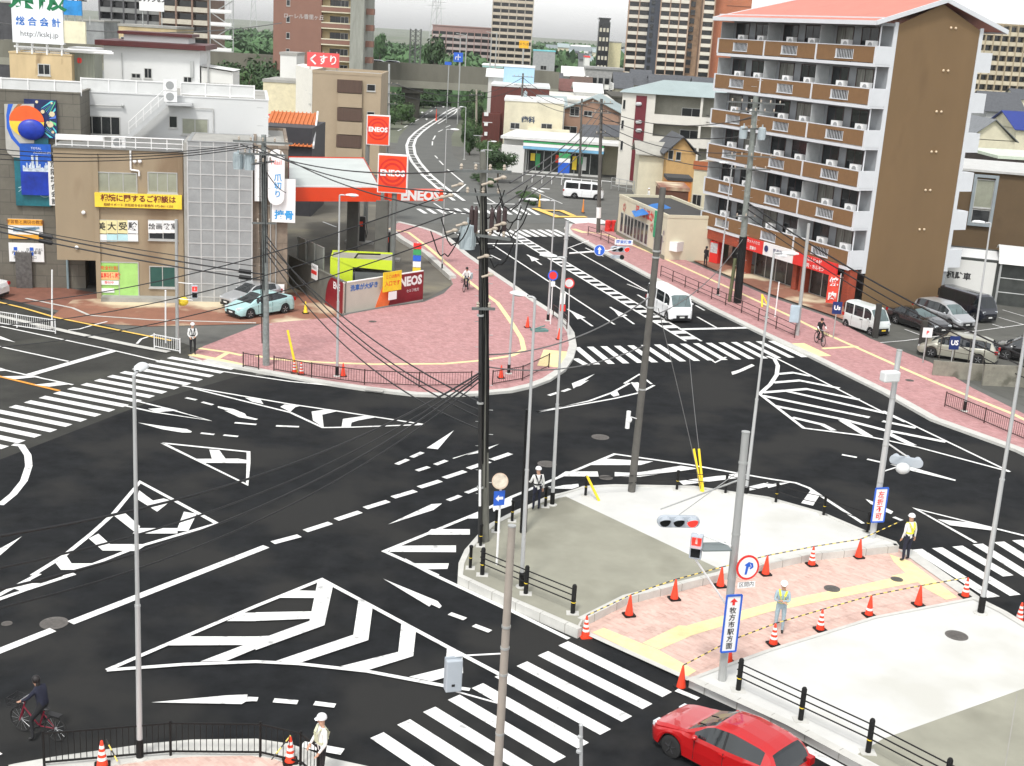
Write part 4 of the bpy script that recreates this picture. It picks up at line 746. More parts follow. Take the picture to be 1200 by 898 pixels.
# ---------------------------------------------------------------- cones, bars, bollards, railings
STR = mat('cone white stripe', (.82, .80, .78), .5)
def cone_mesh(striped, h=.7):
    b = MB(); b.prism([(-.2, -.2), (.2, -.2), (.2, .2), (-.2, .2)], 0, .03); b.build
    return b
def make_cone(label, loc, striped=0, base=None, body=None, h=.7, group='traffic cones', rz=.3):
    t = thing('traffic_cone', label, 'traffic cone', loc, rz, group)
    b = MB(); b.prism([(-.19, -.16), (-.16, -.19), (.16, -.19), (.19, -.16), (.19, .16), (.16, .19), (-.16, .19), (-.19, .16)], 0, .035); b.build('base', base or BLK, t)
    b = MB(); r = lambda z: .145-(.145-.03)*(z/h); n = 14; zs = [0.03, h*.3, h*.42, h*.54, h*.66, h*.78, h*.86, h]; pr = []
    b.lathe((0, 0, 0), [(r(z), z) for z in zs]+[(.02, h+.01)], n); b.build('cone_body', body or ORG, t, True)
    if striped:
        b = MB(); z = h*.25
        for i in range(striped): z0 = h*(.28+.22*i); z1 = z0+h*.11; b.lathe((0, 0, 0), [(r(z0)+.004, z0), (r(z1)+.004, z1)], n)
        b.build('reflective_band', STR, t, True)
    return t
CONES = [(737, 721, .06, 0, 'plain orange cone second from left along the island kerb wall'), (790, 702, .06, 0, 'plain orange cone third along the island kerb wall'), (844, 687, .06, 0, 'plain orange cone just left of the island signal pole'), (897, 673, .06, 0, 'plain orange cone right of the round no parking style sign'),
 (1006, 653, .06, 0, 'plain orange cone nearest the northeast signal pole on the pink path'), (798, 806, .0, 0, 'plain orange cone on the road at the near corner of the pink path'), (853, 776, .06, 0, 'orange cone half hidden behind the island signal pole'), (1076, 709, .06, 0, 'plain orange cone at the plaza edge left of the corner street lamp'),
 (655, 398, ZP, 0, 'orange cone at the foot of the pale northwest signal pole'), (618, 384, ZP, 0, 'orange cone on the pink corner near the small thin lamp'), (402, 441, ZP, 0, 'orange cone behind the railing beside the lamp'), (587, 443, ZP, 0, 'orange cone behind the railing right of the twin pole'), (975, 347, .1, 0, 'far orange cone near the red shop signs')]
STRP = [(686, 746, 0, 'striped orange cone at the left end of the island kerb wall'), (951, 662, .06, 'striped orange cone on the pink path midway to the banner pole'), (906, 755, .06, 'striped cone at the feet of the guard in the yellow vest'), (961, 738, .06, 'striped cone on the plaza edge right of the yellow vest guard'),
 (1018, 721, .06, 'cone with broad white band at the plaza edge'), (1131, 699, .06, 'striped cone at the east end of the tape by the crossing'), (1194, 729, .0, 'striped cone on the road at the right picture edge'), (120, 898, ZP, 'striped cone behind the black railing at the bottom left'), (340, 893, ZP, 'small striped cone behind the railing by the bottom guard'),
 (345, 437, ZP, 'red striped cone behind the railing left of two by the yellow guard'), (353, 439, ZP, 'orange striped cone behind the railing right of two by the yellow guard')]
for x, y, z, s_, lb in CONES: make_cone(lb, G(x, y, z))
for x, y, z, lb in STRP: make_cone(lb, G(x, y, z), 3 if 'broad' not in lb else 1, BLK if 'left end' not in lb else ORG)
make_cone('tall orange cone on the yellow kerb of the far side road', G(683, 249, .1), 0, h=1.4, body=mat('dull orange', (.75, .25, .05), .5)); make_cone('yellow cone at the tip of the far planted corner', G(632, 243, .1), 0, h=1.4, body=mat('dull yellow', (.75, .45, .06), .5)); make_cone('yellow weight cone on the brown apron right of the pale blue car', G(234, 366, .05).lerp(G(358, 367, .05), 1), 0, h=.75, body=YEL); make_cone('tall orange lane marker cone where the striped median begins', G(511, 142, 0), 0, h=2.4, body=ORG)
# black and yellow bars between cones
BY = mat('bar black', (.03, .03, .025), .5); BY2 = mat('bar yellow', (.80, .60, .12), .5)
def cone_bar(p, q, z, label, zq=None):
    p = Vector((p[0], p[1], z)); q = Vector((q[0], q[1], zq if zq is not None else z)); b = MB(); n = max(4, int((q-p).length/.16))
    for i in range(n): b.tube(p.lerp(q, i/n), p.lerp(q, (i+1)/n), .018, .018, 6, m=i % 2)
    return solo(b, 'barrier_bar', [BY, BY2], label, 'barrier bar', tuple(p), 'black and yellow barrier bars')
cl = [(686, 746), (737, 721), (790, 702), (844, 687), (897, 673), (951, 662), (1006, 653)]
for i, nm in enumerate(('first', 'second', 'third', 'fourth', 'fifth', 'sixth')): cone_bar(G(*cl[i]), G(*cl[i+1]), .72, nm+' bar from the left on the cones along the island kerb wall')
cone_bar(G(1006, 653), G(1050, 640), .72, 'bar from the last island wall cone to the banner pole', 1.0)
cl = [(798, 806), (853, 776), (906, 755), (961, 738), (1018, 721), (1076, 709), (1131, 699)]
for i, nm in enumerate(('first', 'second', 'third', 'fourth', 'fifth', 'sixth')): cone_bar(G(*cl[i]), G(*cl[i+1]), .72, nm+' bar from the left on the cones along the white plaza edge')
cone_bar(G(125, 898), G(138, 905), .75, 'slanting yellow bar behind the bottom left railing', .3); cone_bar(G(318, 905), G(340, 893), .35, 'yellow bar leaning on the small striped cone by the bottom guard', .75)
# bollards with ropes on the island
def bollard(x, y, z, label, h=.85):
    p = G(x, y, z); t = thing('bollard', label, 'bollard', p, 0, 'black bollards of the centre island')
    b = MB(); b.lathe((0, 0, 0), [(.06, 0), (.055, .04), (.055, h-.1), (.07, h-.08), (.07, h-.02), (.03, h)], 12); b.build('post', BLK, t, True)
    b = MB(); b.lathe((0, 0, 0), [(.058, h*.45), (.058, h*.47)], 12); b.build('yellow_ring', YEL, t)
    b = MB(); b.box(-.16, .16, -.16, .16, 0, .02); b.build('base_plate', CONK, t); return p+Vector((0, 0, h-.06))
bo = [(551, 666, 'bollard at the far left tip of the centre island'), (563, 640, 'bollard hidden against the twin poles'), (581, 623, 'bollard just right of the twin poles'), (600, 611, 'bollard between twin poles and the dark stub pole'), (639, 594, 'bollard beside the slim lamp and the standing guard'), (686, 581, 'bollard beside the short yellow guard'), (793, 574, 'bollard left of the two yellow guards'), (850, 578, 'bollard right of the two yellow guards'), (909, 589, 'bollard in front of the broad white hatch stripe'), (965, 604, 'bollard on the curving edge left of the banner pole'), (1016, 624, 'bollard right at the foot of the banner pole')]
tops = [bollard(x, y, ZI, lb) for x, y, lb in bo]
for i in range(3, len(tops)-1):
    for k in (0, .3):
        cable(tops[i]-Vector((0, 0, k)), tops[i+1]-Vector((0, 0, k)), .06, .012, ('upper', 'lower')[k > 0]+' rope starting at the '+bo[i][2], BLK, n=6)
def rail3(pts, z, label, h=.95, group='black three bar railings', post=.05):
    P = [G(x, y, z) for x, y in pts]; t = thing('guard_railing', label, 'railing', P[0], 0, group, world=True)
    for p in P:
        b = MB(); b.lathe(tuple(p), [(.075, 0), (.075, h), (.05, h+.05)], 12); c_ = b.build('post', BLK, t, True); b = MB(); b.lathe(tuple(p), [(.078, h*.4), (.078, h*.43)], 12); b.build('yellow_ring', YEL, c_); b = MB(); b.box(p.x-.2, p.x+.2, p.y-.16, p.y+.16, z, z+.02); b.build('base_plate', CONK, c_)
    for k in (.9, .68, .46):
        b = MB()
        for i in range(len(P)-1): b.tube(P[i]+Vector((0, -.06, h*k)), P[i+1]+Vector((0, -.06, h*k)), .022, .022, 8)
        d = (P[1]-P[0]).normalized()*.12; b.tube(P[0]+Vector((0, -.06, h*k)), P[0]+Vector((0, -.06, h*k))-d, .022); b.build('rail', BLK, t)
rail3([(565, 674), (616, 696), (671, 719)], ZI, 'short black three bar railing on the grey corner of the centre island')
rail3([(865, 809), (938, 844), (1017, 882), (1107, 930), (1200, 975)], ZI, 'long black three bar railing along the plaza kerb beside the red car')
def picket(pts, z, label, m, h=.8, gap=.14, group='picket railings', name='railing'):
    P = [G(x, y, z) for x, y in pts]; t = thing(name, label, 'railing', P[0], 0, group, world=True)
    for p in P: b = MB(); b.tube(p, p+Vector((0, 0, h+.04)), .035, .035, 8); b.build('post', m, t)
    for k in (.97, .14):
        b = MB()
        for i in range(len(P)-1): b.bar(P[i]+Vector((0, 0, h*k)), P[i+1]+Vector((0, 0, h*k)), .04, .04)
        b.build('rail', m, t)
    for i in range(len(P)-1):
        b = MB(); n = int((P[i+1]-P[i]).length/gap)
        for k in range(1, n): p = P[i].lerp(P[i+1], k/n); b.bar(p+Vector((0, 0, h*.14)), p+Vector((0, 0, h*.97)), .016, .016)
        b.build('picket_panel', m, t)
picket([(285, 430.5), (303, 433.5)], ZP, 'short dark brown railing left of the concrete utility pole', BRN)
picket([(321, 435), (365, 443), (427, 451), (491, 454), (552, 453)], ZP, 'long dark brown curved railing along the pink pavement corner', BRN)
picket([(577, 452), (612, 446), (643, 431)], ZP, 'dark brown railing right of the twin pole by the yellow patch', BRN)
picket([(1107, 476.5), (1153, 496), (1206, 519), (1300, 562)], ZP, 'dark brown railing on the east pavement at the right edge', BRN)
picket([(-30, 376), (20, 384), (65, 391)], .1, 'long white picket railing at the left edge of the west road', WHT2); picket([(181, 408), (211, 414)], .1, 'short white picket railing in front of the west signal post', WHT2)
picket([(52, 899), (200, 886), (305, 887), (352, 898), (372, 915)], ZP, 'black picket railing along the bottom left pavement', BLK, h=.95)
def rail2(pts, z, label, m=BRN, h=.85):
    P = [G(x, y, z) for x, y in pts]; n_ = len(P)-1; t = thing('pipe_railing', label, 'railing', P[0], 0, 'brown pipe railings', world=True); Q_ = []
    for i in range(n_): k = max(1, round((P[i+1]-P[i]).length/2.2)); Q_ += [P[i].lerp(P[i+1], j/k) for j in range(k)]
    Q_.append(P[-1])
    for p in Q_: b = MB(); b.tube(p, p+Vector((0, 0, h)), .035, .035, 8); b.build('post', m, t)
    for k in (1, .55, .2): b = MB(); [b.tube(Q_[i]+Vector((0, 0, h*k)), Q_[i+1]+Vector((0, 0, h*k)), .025, .025, 6) for i in range(len(Q_)-1)]; b.build('rail', m, t)
rail2([(774, 324), (850, 358), (931, 396)], ZP, 'brown pipe railing along the east kerb beside the white van'); rail2([(689, 276), (704, 281), (722, 290)], ZP, 'short brown pipe railing at the north end of the east pavement')
rail2([(648, 372), (656, 378), (664, 386)], ZP, 'small brown railing at the kerb by the pale signal pole')
for x, y, z, lb, col in ((712, 271, ZP, 'red plastic barrier drum beside the wooden pole, left', RED), (719, 271, ZP, 'red plastic barrier drum beside the wooden pole, right', RED)):
    b = MB(); p = G(x, y, z); b.lathe(tuple(p), [(.3, 0), (.3, .3), (.27, .32), (.27, .62), (.3, .66), (.3, 1.0), (.2, 1.05)], 12); solo(b, 'barrier_drum', col, lb, 'barrier drum', tuple(p), 'red barrier drums')
p = G(724, 272, ZP); b = MB(); b.lathe(tuple(p), [(.35, 0), (.38, .4), (.3, .9), (.15, 1.3)], 10); solo(b, 'covered_machine', mat('olive cover', (.16, .17, .12), .8), 'olive covered machine standing right of the red drums', 'covered machine', tuple(p), smooth=True)
p = G(632, 388, ZP); b = MB(Fr(p, (1, .4))); b.box(-.5, .5, -.3, .3, 0, .12); b.tube((-.3, 0, .15), (.4, .1, .3), .04); b.tube((-.1, -.2, .15), (.2, .3, .22), .03); solo(b, 'tool_pile', mat('tool green', (.10, .22, .20), .6), 'small pile of green tools on the pink corner', 'tools', tuple(p))
# low wall of the car park, fence posts and signs
def wallrun(name, pts, z0, h, th, m, label, cat='wall', cap=None):
    P = [G(x, y, 0) for x, y in pts]; b = MB()
    for i in range(len(P)-1): f = FF(P[i], P[i+1]); b2 = MB(f); b2.box(0, f.L, 0, th, z0, z0+h); b.v += b2.v; o_ = len(b.v)-len(b2.v); b.f += [[o_+k for k in f_] for f_ in b2.f]; b.m += b2.m
    return solo(b, name, m, label, cat, tuple(P[0]))
OLDC = mat('old blockwork', (.22, .21, .17), .9, var=.2, scale=2, stain=((.12, .115, .09), 1.2, .55))
wallrun('block_wall', [(1092, 442), (1150, 447)], 0, 1.0, .15, OLDC, 'low stained concrete wall beside the beige wagon'); wallrun('block_wall', [(1151, 452), (1230, 456), (1330, 470)], 0, 1.25, .15, OLDC, 'low concrete wall of the car park running to the right edge')
for x0, y0, h, lb in ((1078, 416, 2.2, 'dark square gate post at the car park corner beside the wagon'), (1025, 396, 2.3, 'dark square post beside the white micro van')):
    p = G(x0, y0, 0); b = MB(); b.box(p.x-.16, p.x+.16, p.y-.16, p.y+.16, 0, h); solo(b, 'gate_post', mat('dark post', (.04, .038, .033), .7), lb, 'post', tuple(p), 'dark posts')
NVB = mat('sign navy blue', (.008, .025, .13), .5)
for x, y, w, h, m1, lb, s_ in ((981, 361, .62, .8, NVB, 'dark blue square sign with red and white mark beside the micro van', 'Us'), (1118.5, 402, .6, .8, NVB, 'blue square sign on the car park fence in front of the beige wagon', 'US'), (1087, 390, .6, .6, SW, 'small white and red sign by the black sedan', 'P')):
    c = AT(x, y, G(x, y+38, 0).y); t = thing('parking_sign', lb, 'parking sign', (c.x, c.y, 0), 0, 'car park signs', world=True); f = Fr(c, (1, .1)); b = MB(f); b.box(-w/2, w/2, -.02, .02, -h/2, h/2); b.build('panel', m1, t)
    b = MB(); text(b, s_, f(0, -.03, 0), f.u, (0, 0, 1), h*.5, 0, 0, bold=.04); b.build('lettering', [RED if m1 is SW else SW], t); b = MB(); b.tube((c.x, c.y+.05, 0), (c.x, c.y+.05, c.z), .04); b.build('post', GALV, t)
f = FF(G(1083, 423), G(1150, 436)); t = thing('wire_fence', 'thin metal fence frame in front of the beige wagon', 'fence', G(1083, 423), 0, None, world=True)
for k in range(5): b = MB(f); b.tube((k*f.L/4, 0, 0), (k*f.L/4, 0, 1.9), .03); b.build('post', mat('fence brown', (.07, .06, .05), .6), t)
b = MB(f); b.tube((0, 0, 1.85), (f.L, 0, 1.85), .02); b.tube((0, 0, .9), (f.L, 0, .9), .015); b.build('rail', MATS['fence brown'], t)
# ---------------------------------------------------------------- buildings
WINM = {}
def winmesh(w, h, kind='dark', n=2):
    k = (round(w, 2), round(h, 2), kind, n)
    if k not in WINM:
        b = MB(); t_ = min(.06, w*.08); w2 = w/2; d = .05
        b.box(-w2, w2, -d, 0, -t_*.5, t_); b.box(-w2, w2, -d, 0, h-t_, h); b.box(-w2, -w2+t_, -d+.003, 0, t_, h-t_); b.box(w2-t_, w2, -d+.003, 0, t_, h-t_)
        for i in range(1, n): x = -w2+w*i/n; b.box(x-t_*.4, x+t_*.4, -d+.006, 0, t_, h-t_)
        for i in range(n): x0 = -w2+t_+(w-2*t_)*i/n; x1 = -w2+t_+(w-2*t_)*(i+1)/n; b.box(x0, x1, -.02-.006*(i % 2), -.001, t_, h-t_, 1)
        b.box(-w2-.05, w2+.05, -d-.05, 0, -t_*1.6, -t_*.5)
        o = b.build('window', [ALU if 'brown' not in kind else BRN, {'dark': GLS, 'brown': GLS, 'browncurtain': mat('curtain behind glass', (.16, .16, .14), .25, var=.5, scale=2.5, stretch=(6, 6, .3)), 'pale': GLSL, 'green': mat('green film glass', (.36, .62, .18), .35), 'dgreen': mat('dark green glass', (.03, .09, .075), .25)}[kind]]); WINM[k] = o.data; bpy.data.objects.remove(o)
    return WINM[k]
def window(t, f, u, v, z, w, h, kind='dark', n=2, name='window'):
    o = bpy.data.objects.new(name, winmesh(w, h, kind, n)); COL.objects.link(o); o.parent = t; o.location = f(u, v, z)-Vector(t['_w']); o.rotation_euler = (0, 0, math.atan2(f.u.y, f.u.x)); return o
def RR(f, x0, y0, x1, y1, v=0.0):
    xm, ym = (x0+x1)/2, (y0+y1)/2; return f.pt(x0, ym, v)[0], f.pt(x1, ym, v)[0], f.pt(xm, y1, v)[1], f.pt(xm, y0, v)[1]
def wpx(t, f, rects, kind='dark', n=2, v=0.0):
    for r in rects: u0, u1, z0, z1 = RR(f, *r, v); window(t, f, (u0+u1)/2, v, z0, abs(u1-u0), z1-z0, kind, n)
def bpx(f, r, v0, v1, m=0, b=None):
    u0, u1, z0, z1 = RR(f, *r, v0); b = b or MB(f); b.box(min(u0, u1), max(u0, u1), v0, v1, z0, z1, m); return b
def bld(name, label, cat, f, w, d, h, wall, roof=None, par=.5, u0=0, z0=0, group=None, flat=True):
    t = thing(name, label, cat, f(u0, 0, z0), 0, group, world=True); t['_w'] = tuple(t.location)
    b = MB(f); b.box(u0, u0+w, 0, d, z0, z0+h); b.build('wall', wall, t)
    if flat:
        b = MB(f); th = .18
        for a in ((u0-.04, u0+w+.04, -.04, th), (u0-.04, u0+w+.04, d-th, d+.04), (u0-.04, u0+th, th, d-th), (u0+w-th, u0+w+.04, th, d-th)): b.box(*a, z0+h+.001, z0+h+par)
        b.box(u0+th, u0+w-th, th, d-th, z0+h+.002, z0+h+.02, 1); b.build('parapet', [wall, roof or CONC], t)
    return t
def gable(t, f, u0, u1, v0, v1, z, rise, m, over=.4, along='u', wallm=None, th=.12, name='roof'):
    b = MB(f)
    if along == 'u': vm = (v0+v1)/2; A = [(u0-over, v0-over, z-.1), (u1+over, v0-over, z-.1), (u1+over, vm, z+rise), (u0-over, vm, z+rise), (u0-over, v1+over, z-.1), (u1+over, v1+over, z-.1)]; q = [(0, 1, 2, 3), (3, 2, 5, 4)]
    else: um = (u0+u1)/2; A = [(u0-over, v0-over, z-.1), (u0-over, v1+over, z-.1), (um, v1+over, z+rise), (um, v0-over, z+rise), (u1+over, v0-over, z-.1), (u1+over, v1+over, z-.1)]; q = [(0, 3, 2, 1), (3, 4, 5, 2)]
    n = len(A); b.add(A+[(a[0], a[1], a[2]-th) for a in A], q+[tuple(n+i for i in reversed(k)) for k in q]+[(0, 1, n+1, n), (4, 5, n+5, n+4), (0, 3, n+3, n), (3, 4, n+4, n+3), (1, 2, n+2, n+1), (2, 5, n+5, n+2)]); o = b.build(name, m, t)
    if wallm:
        for e in (0, 1):
            b = MB(f)
            if along == 'u': x = (u0, u1)[e]; b.add([(x, v0, z-.1), (x, v1, z-.1), (x, (v0+v1)/2, z+rise-.15)], [(0, 1, 2)])
            else: y = (v0, v1)[e]; b.add([(u0, y, z-.1), (u1, y, z-.1), ((u0+u1)/2, y, z+rise-.15)], [(0, 1, 2)])
            b.build('gable_wall', wallm, t)
    return o
# ======== apartment block at right
TAUP = mat('taupe render', '#776043', .88, var=.07, scale=.3, stain=('#634e35', .16, .55), stretch=(1, 1, .35)); WAL = mat('pale blue grey render', (.26, .275, .285), .85, var=.05); TRIM = mat('white trim', (.62, .64, .66), .7, var=.03)
BALC = mat('balcony brown tile', '#7b5c3b', .8, var=.08, scale=3); RTIL = mat('salmon metal roof', (.52, .175, .125), .5, var=.08, stretch=(1, 1, 1), scale=.6); BRICK = brickmat('red brick tile', '#a5482c', '#93402a', '#7c4030', .3, .1, .01, vert=True)
fg = Fr((25, 91.2), (.909, .417)); GW = 8.0; LL = 20.0
t = thing('apartment_block', 'seven storey brown and white apartment block with salmon roof and shops below', 'apartment building', fg(0, 0, 0), 0, None, world=True); APT = t
b = MB(fg); b.box(0, GW, .0, LL, 2.6, 20.2); b.box(2.2, GW, 0, LL, 0, 2.6); b.build('wall', WAL, t)
b = MB(fg); b.ext([(.32, 0), (GW-.32, 0), (GW-.32, 20.15), (GW/2, 21.75), (.32, 20.15)], -.06, -.005); b.build('gable_wall', TAUP, t)
b = MB(fg)
for u0, u1 in ((-.02, .3), (GW-.3, GW+.02)): b.box(u0, u1, -.09, -.003, 2.6, 20.3)
b.build('corner_trim', TRIM, t)
b = MB(fg)
for k in range(8): u, z = (3.9, 18.35), None
for k, (x, y) in enumerate(((1117, 33), (1108, 83), (1100, 131), (1094, 178), (1087, 223), (1080, 269))):
    u, z = fg.pt(x, y, -.06)
    for du in (-.22, .22): bb = MB(fg); bb.lathe((u+du, -.06, z), [(.09, 0), (.09, -.06), (.04, -.1)], 10, axis='Y'); bb.build('vent_cap', mat('vent cream', (.65, .52, .36), .5), t)
SLB = [3.0+2.87*k for k in range(6)]; uw = LL/3
pan = None
for k, z in enumerate(SLB):
    b = MB(fg); b.box(-1.35, -.01, -.06, LL, z-.10, z+.06); b.box(-1.38, -1.2, -.07, LL+.02, z-.13, z+.09); b.build('balcony_slab', TRIM, t)
    for q in ((-.08, .1), (LL-.1, LL+.02)): b = MB(fg); b.box(-1.36, -.01, *q, z+.06, z+1.28); b.build('balcony_end_wall', TRIM, t)
    for j in range(3):
        v0, v1 = j*uw+.12, (j+1)*uw-.06; vm = (v0+v1)/2
        b = MB(fg)
        for a in ((v0, vm-1.0, z+.14, z+1.22), (vm+1.0, v1, z+.14, z+1.22), (vm-1.0, vm+1.0, z+.98, z+1.22), (vm-1.0, vm+1.0, z+.14, z+.34)): b.box(-1.35, -1.22, *a)
        b.build('balcony_panel', BALC, t)
        b = MB(fg); b.box(-1.36, -1.2, v0-.06, v1+.04, z+1.22, z+1.28); b.box(-1.39, -1.2, v1-.02, v1+.14, z+.06, z+1.3)
        for q in (-1.0, .96): b.box(-1.37, -1.21, vm+q, vm+q+.05, z+.33, z+.98)
        for q in range(11): b.box(-1.31, -1.28, vm-.9+q*.18, vm-.87+q*.18, z+.34, z+.98)
        b.box(-1.4, -1.2, vm-1.05, vm+1.05, z+.3, z+.35); b.build('balcony_rail', TRIM, t)
        fw = Fr(fg(0, LL, 0), (-fg.v.x, -fg.v.y))
        for dv in (-.95, 1.85):
            window(t, fw, LL-(vm+dv), -.002, z+.14, 1.9, 2.42, 'browncurtain' if (k*7+j*3+int(dv > 0)*5) % 4 == 0 else 'brown', 2, 'sliding_door')
        for q, dv in enumerate((-2.1, .65)):
            b = MB(fg); b.box(-.95, -.55, vm+dv-.42, vm+dv+.42, z+.95, z+1.62); ac = b.build('air_conditioner', WHT2, t); b = MB(fg); b.lathe((-.955, vm+dv-.08, z+1.28), [(.24, 0), (.24, -.01)], 14, axis='X'); b.build('fan_grille', mat('grille grey', (.30, .31, .31), .6), ac)
        b = MB(fg); b.box(-1.2, -.01, v1-.02, v1+.03, z+.06, z+2.6); b.build('partition', mat('partition grey', (.40, .42, .42), .7), t)
    b = MB(fg); b.box(GW+.01, GW+1.2, -.07, 1.8, z-.12, z+1.28 if k > 0 else z+1.25); b.build('landing_wall', TRIM, t)
    b = MB(fg); b.tube((-1.0, .12, z+1.28), (-1.0, .12, z+2.75), .05); b.build('drain_pipe', TRIM, t)
b = MB(fg); b.box(-1.4, .0, -.1, LL, 20.0, 20.2); b.build('eave_soffit', WAL, t)
# roof: ridge with hip at the far end
za, zr = 20.25, 22.1
b = MB(fg); ov = 1.95; E0 = (-ov, -.45, za); E1 = (-ov, LL+.2, za); R0 = (GW/2, -.45, zr); R1_ = (GW/2, LL-3.5, zr); E2 = (GW+ov, -.45, za); E3 = (GW+ov, LL+.2, za)
b.add([E0, E1, R1_, R0, E2, E3], [(0, 3, 2, 1), (3, 4, 5, 2), (2, 5, 1)]); b.add([(p[0], p[1], p[2]-.15) for p in (E0, E1, R1_, R0, E2, E3)], [(1, 2, 3, 0), (2, 5, 4, 3), (1, 5, 2)]); rf = b.build('roof', RTIL, t)
b = MB(fg)
for p, q in ((E0, E1), (E0, R0), (R0, E2), (E1, R1_), (E2, E3), (E1, E3)): b.bar((p[0], p[1], p[2]-.1), (q[0], q[1], q[2]-.1), .12, .3)
b.build('eave_trim', TRIM, rf); b = MB(fg); b.bar((-ov+.75, -.3, za+.27), (-ov+.75, LL+.4, za+.27), .07, .09); b.build('snow_guard', TRIM, rf)
# shops under the block
b = MB(fg); b.box(-1.3, -.1, 12.9, LL, 2.05, 2.95); b.box(-1.2, -.6, 12.9, 13.6, 0, 2.05); b.box(-1.25, -.8, 19.2, LL, 0, 2.05); b.build('brick_band', BRICK, t)
for v0, v1 in ((6.3, 6.8), (5.5, 5.9), (0.05, .7)): b = MB(fg); b.box(-1.0, -.3, v0, v1, 0, 2.85); b.build('brick_pillar', BRICK, t)
SHG = mat('shop glass', (.03, .034, .032), .15, var=.5, scale=1.5)
for v0, v1 in ((7.0, 12.7), (1.0, 5.3)):
    b = MB(fg); b.box(-.35, -.3, v0, v1, .1, 2.0, 1)
    n = max(2, int((v1-v0)/1.4))
    for i in range(n+1): q = v0+(v1-v0)*i/n; b.box(-.40, -.28, q-.03, q+.03, .1, 2.0)
    b.box(-.41, -.27, v0, v1, 1.95, 2.05); b.box(-.41, -.27, v0, v1, 0, .12); b.build('shop_front', [ALU, SHG], t)
def sboard(v0, v1, z0, z1, m, lab, nm, words=None, wm=None, size=.3, mb=None):
    s_ = thing('shop_sign', lab, 'shop sign', fg(-1.45, (v0+v1)/2, z0), 0, None, world=True); b = MB(fg); b.box(-1.6, -1.43, v0, v1, z0, z1); b.build('panel', m, s_)
    if words:
        b = MB(); n = len(words)
        for i, w_ in enumerate(words): text(b, w_, fg(-1.605, (v0+v1)/2, z1-(i+.5)*(z1-z0)/n), -fg.v, (0, 0, 1), size, 0, .004, bold=.02)
        b.build('lettering', wm, s_)
    return s_
sboard(10.2, 12.9, 2.2, 3.2, RED, 'red shop signboard with small white lettering next to the black sleeved utility pole', 0, ['カットハウス', '営業中'], SW, .3); sboard(6.2, 10.15, 2.2, 3.2, SW, 'white shop signboard with dark round mark between two red ones', 0, ['整骨院'], mat('sign grey blue', (.15, .17, .25), .5), .42)
s_ = sboard(.9, 6.15, 2.2, 3.15, RED, 'long red shop signboard with white lettering at the near end of the row', 0, ['なんじゃ村', '焼肉・ホルモン'], SW, .36)
b = MB(fg); b.lathe((-1.62, 9.7, 2.75), [(.26, 0), (.26, -.02)], 16, axis='X'); b.build('round_mark', mat('sign navy', (.02, .03, .12), .5), COL.objects['shop_sign.001'])
def flag(px, py, w, h, lab, words):
    u = G(px, py+22, .1); c = AT(px, py, u.y); s_ = thing('banner_flag', lab, 'banner flag', (c.x, c.y, .1), 0, 'red shop banners', world=True); f = Fr(c, (.93, -.15)); b = MB(f)
    n = 6
    for i in range(n): x0, x1 = -w/2+w*i/n, -w/2+w*(i+1)/n; y0, y1 = .06*math.sin(i*1.3), .06*math.sin((i+1)*1.3); b.add([(x0, y0, -h/2), (x1, y1, -h/2), (x1, y1, h/2), (x0, y0, h/2)], [(0, 1, 2, 3)])
    b.build('cloth', mat('banner red', (.72, .07, .04), .7, var=.2, scale=2), s_); b = MB(); 
    for i, ch in enumerate(words): text(b, ch, f(0, -.09, h/2-h*(i+.5)/len(words)), f.u, (0, 0, 1), min(w*.8, h/len(words)*.85), 0, 0, bold=.03)
    b.build('lettering', SW, s_); b = MB(f); b.tube((w/2+.04, 0, .1-c.z), (w/2+.04, 0, h/2+.15), .025); b.build('flag_pole', SW, s_)
flag(976, 339, .8, 2.1, 'red vertical shop banner with white characters, left of two', '焼肉'); flag(996, 336, .6, 1.7, 'narrow red vertical shop banner by the brown gable wall, right of two', '焼肉')
# vending machine and people by it are set later; wall things
c = AT(839, 302, fg(-1.5, 18.2, 0).y); b = MB(Fr((c.x, c.y, .1), (.6, -.8))); b.box(-.5, .5, -.35, .35, 0, 1.85); t2 = thing('vending_machine', 'red and white drinks vending machine in the passage under the apartment block', 'vending machine', (c.x, c.y, .1), 0, None, world=True); b.build('cabinet', RED, t2, bev=.03)
b = MB(Fr((c.x, c.y, .1), (.6, -.8))); b.box(-.42, .42, -.37, -.351, .85, 1.7); b.build('display', mat('vending display', (.45, .47, .48), .3, var=.5, scale=9), t2)
# ======== brown hall behind at right, with framed tall window
f = FF(G(1128, 300), G(1330, 355)); f = FF((37.5, 112), (66, 104)); t = bld('brown_hall', 'long plain brown building with a tall grey framed window behind the apartment block', 'building', f, 30, 12, 8.6, mat('brown render', '#63513a', .85, var=.1, scale=.4, stain=('#4d3f2d', .2, .6)), None, .15)
u0, u1, z0, z1 = RR(f, 1141, 208, 1163, 262); b = MB(f); [b.box(*a) for a in ((u0, u1, -.25, 0, z1, z1+.25), (u0, u1, -.25, 0, z0-.25, z0), (u0-.25, u0, -.25, 0, z0-.25, z1+.25), (u1, u1+.25, -.25, 0, z0-.25, z1+.25))]; b.build('window_frame', mat('blue grey frame', (.28, .32, .34), .5), t); window(t, f, (u0+u1)/2, -.01, z0, u1-u0, (z1-z0)*.3, 'dark', 1); window(t, f, (u0+u1)/2, -.01, z0+(z1-z0)*.34, u1-u0, (z1-z0)*.62, 'pale', 1)
b = MB(f); b.box(-.3, 30.3, -.3, 12.3, 8.76, 8.95); b.build('roof', mat('pale flat roof', (.5, .5, .48), .7), t)
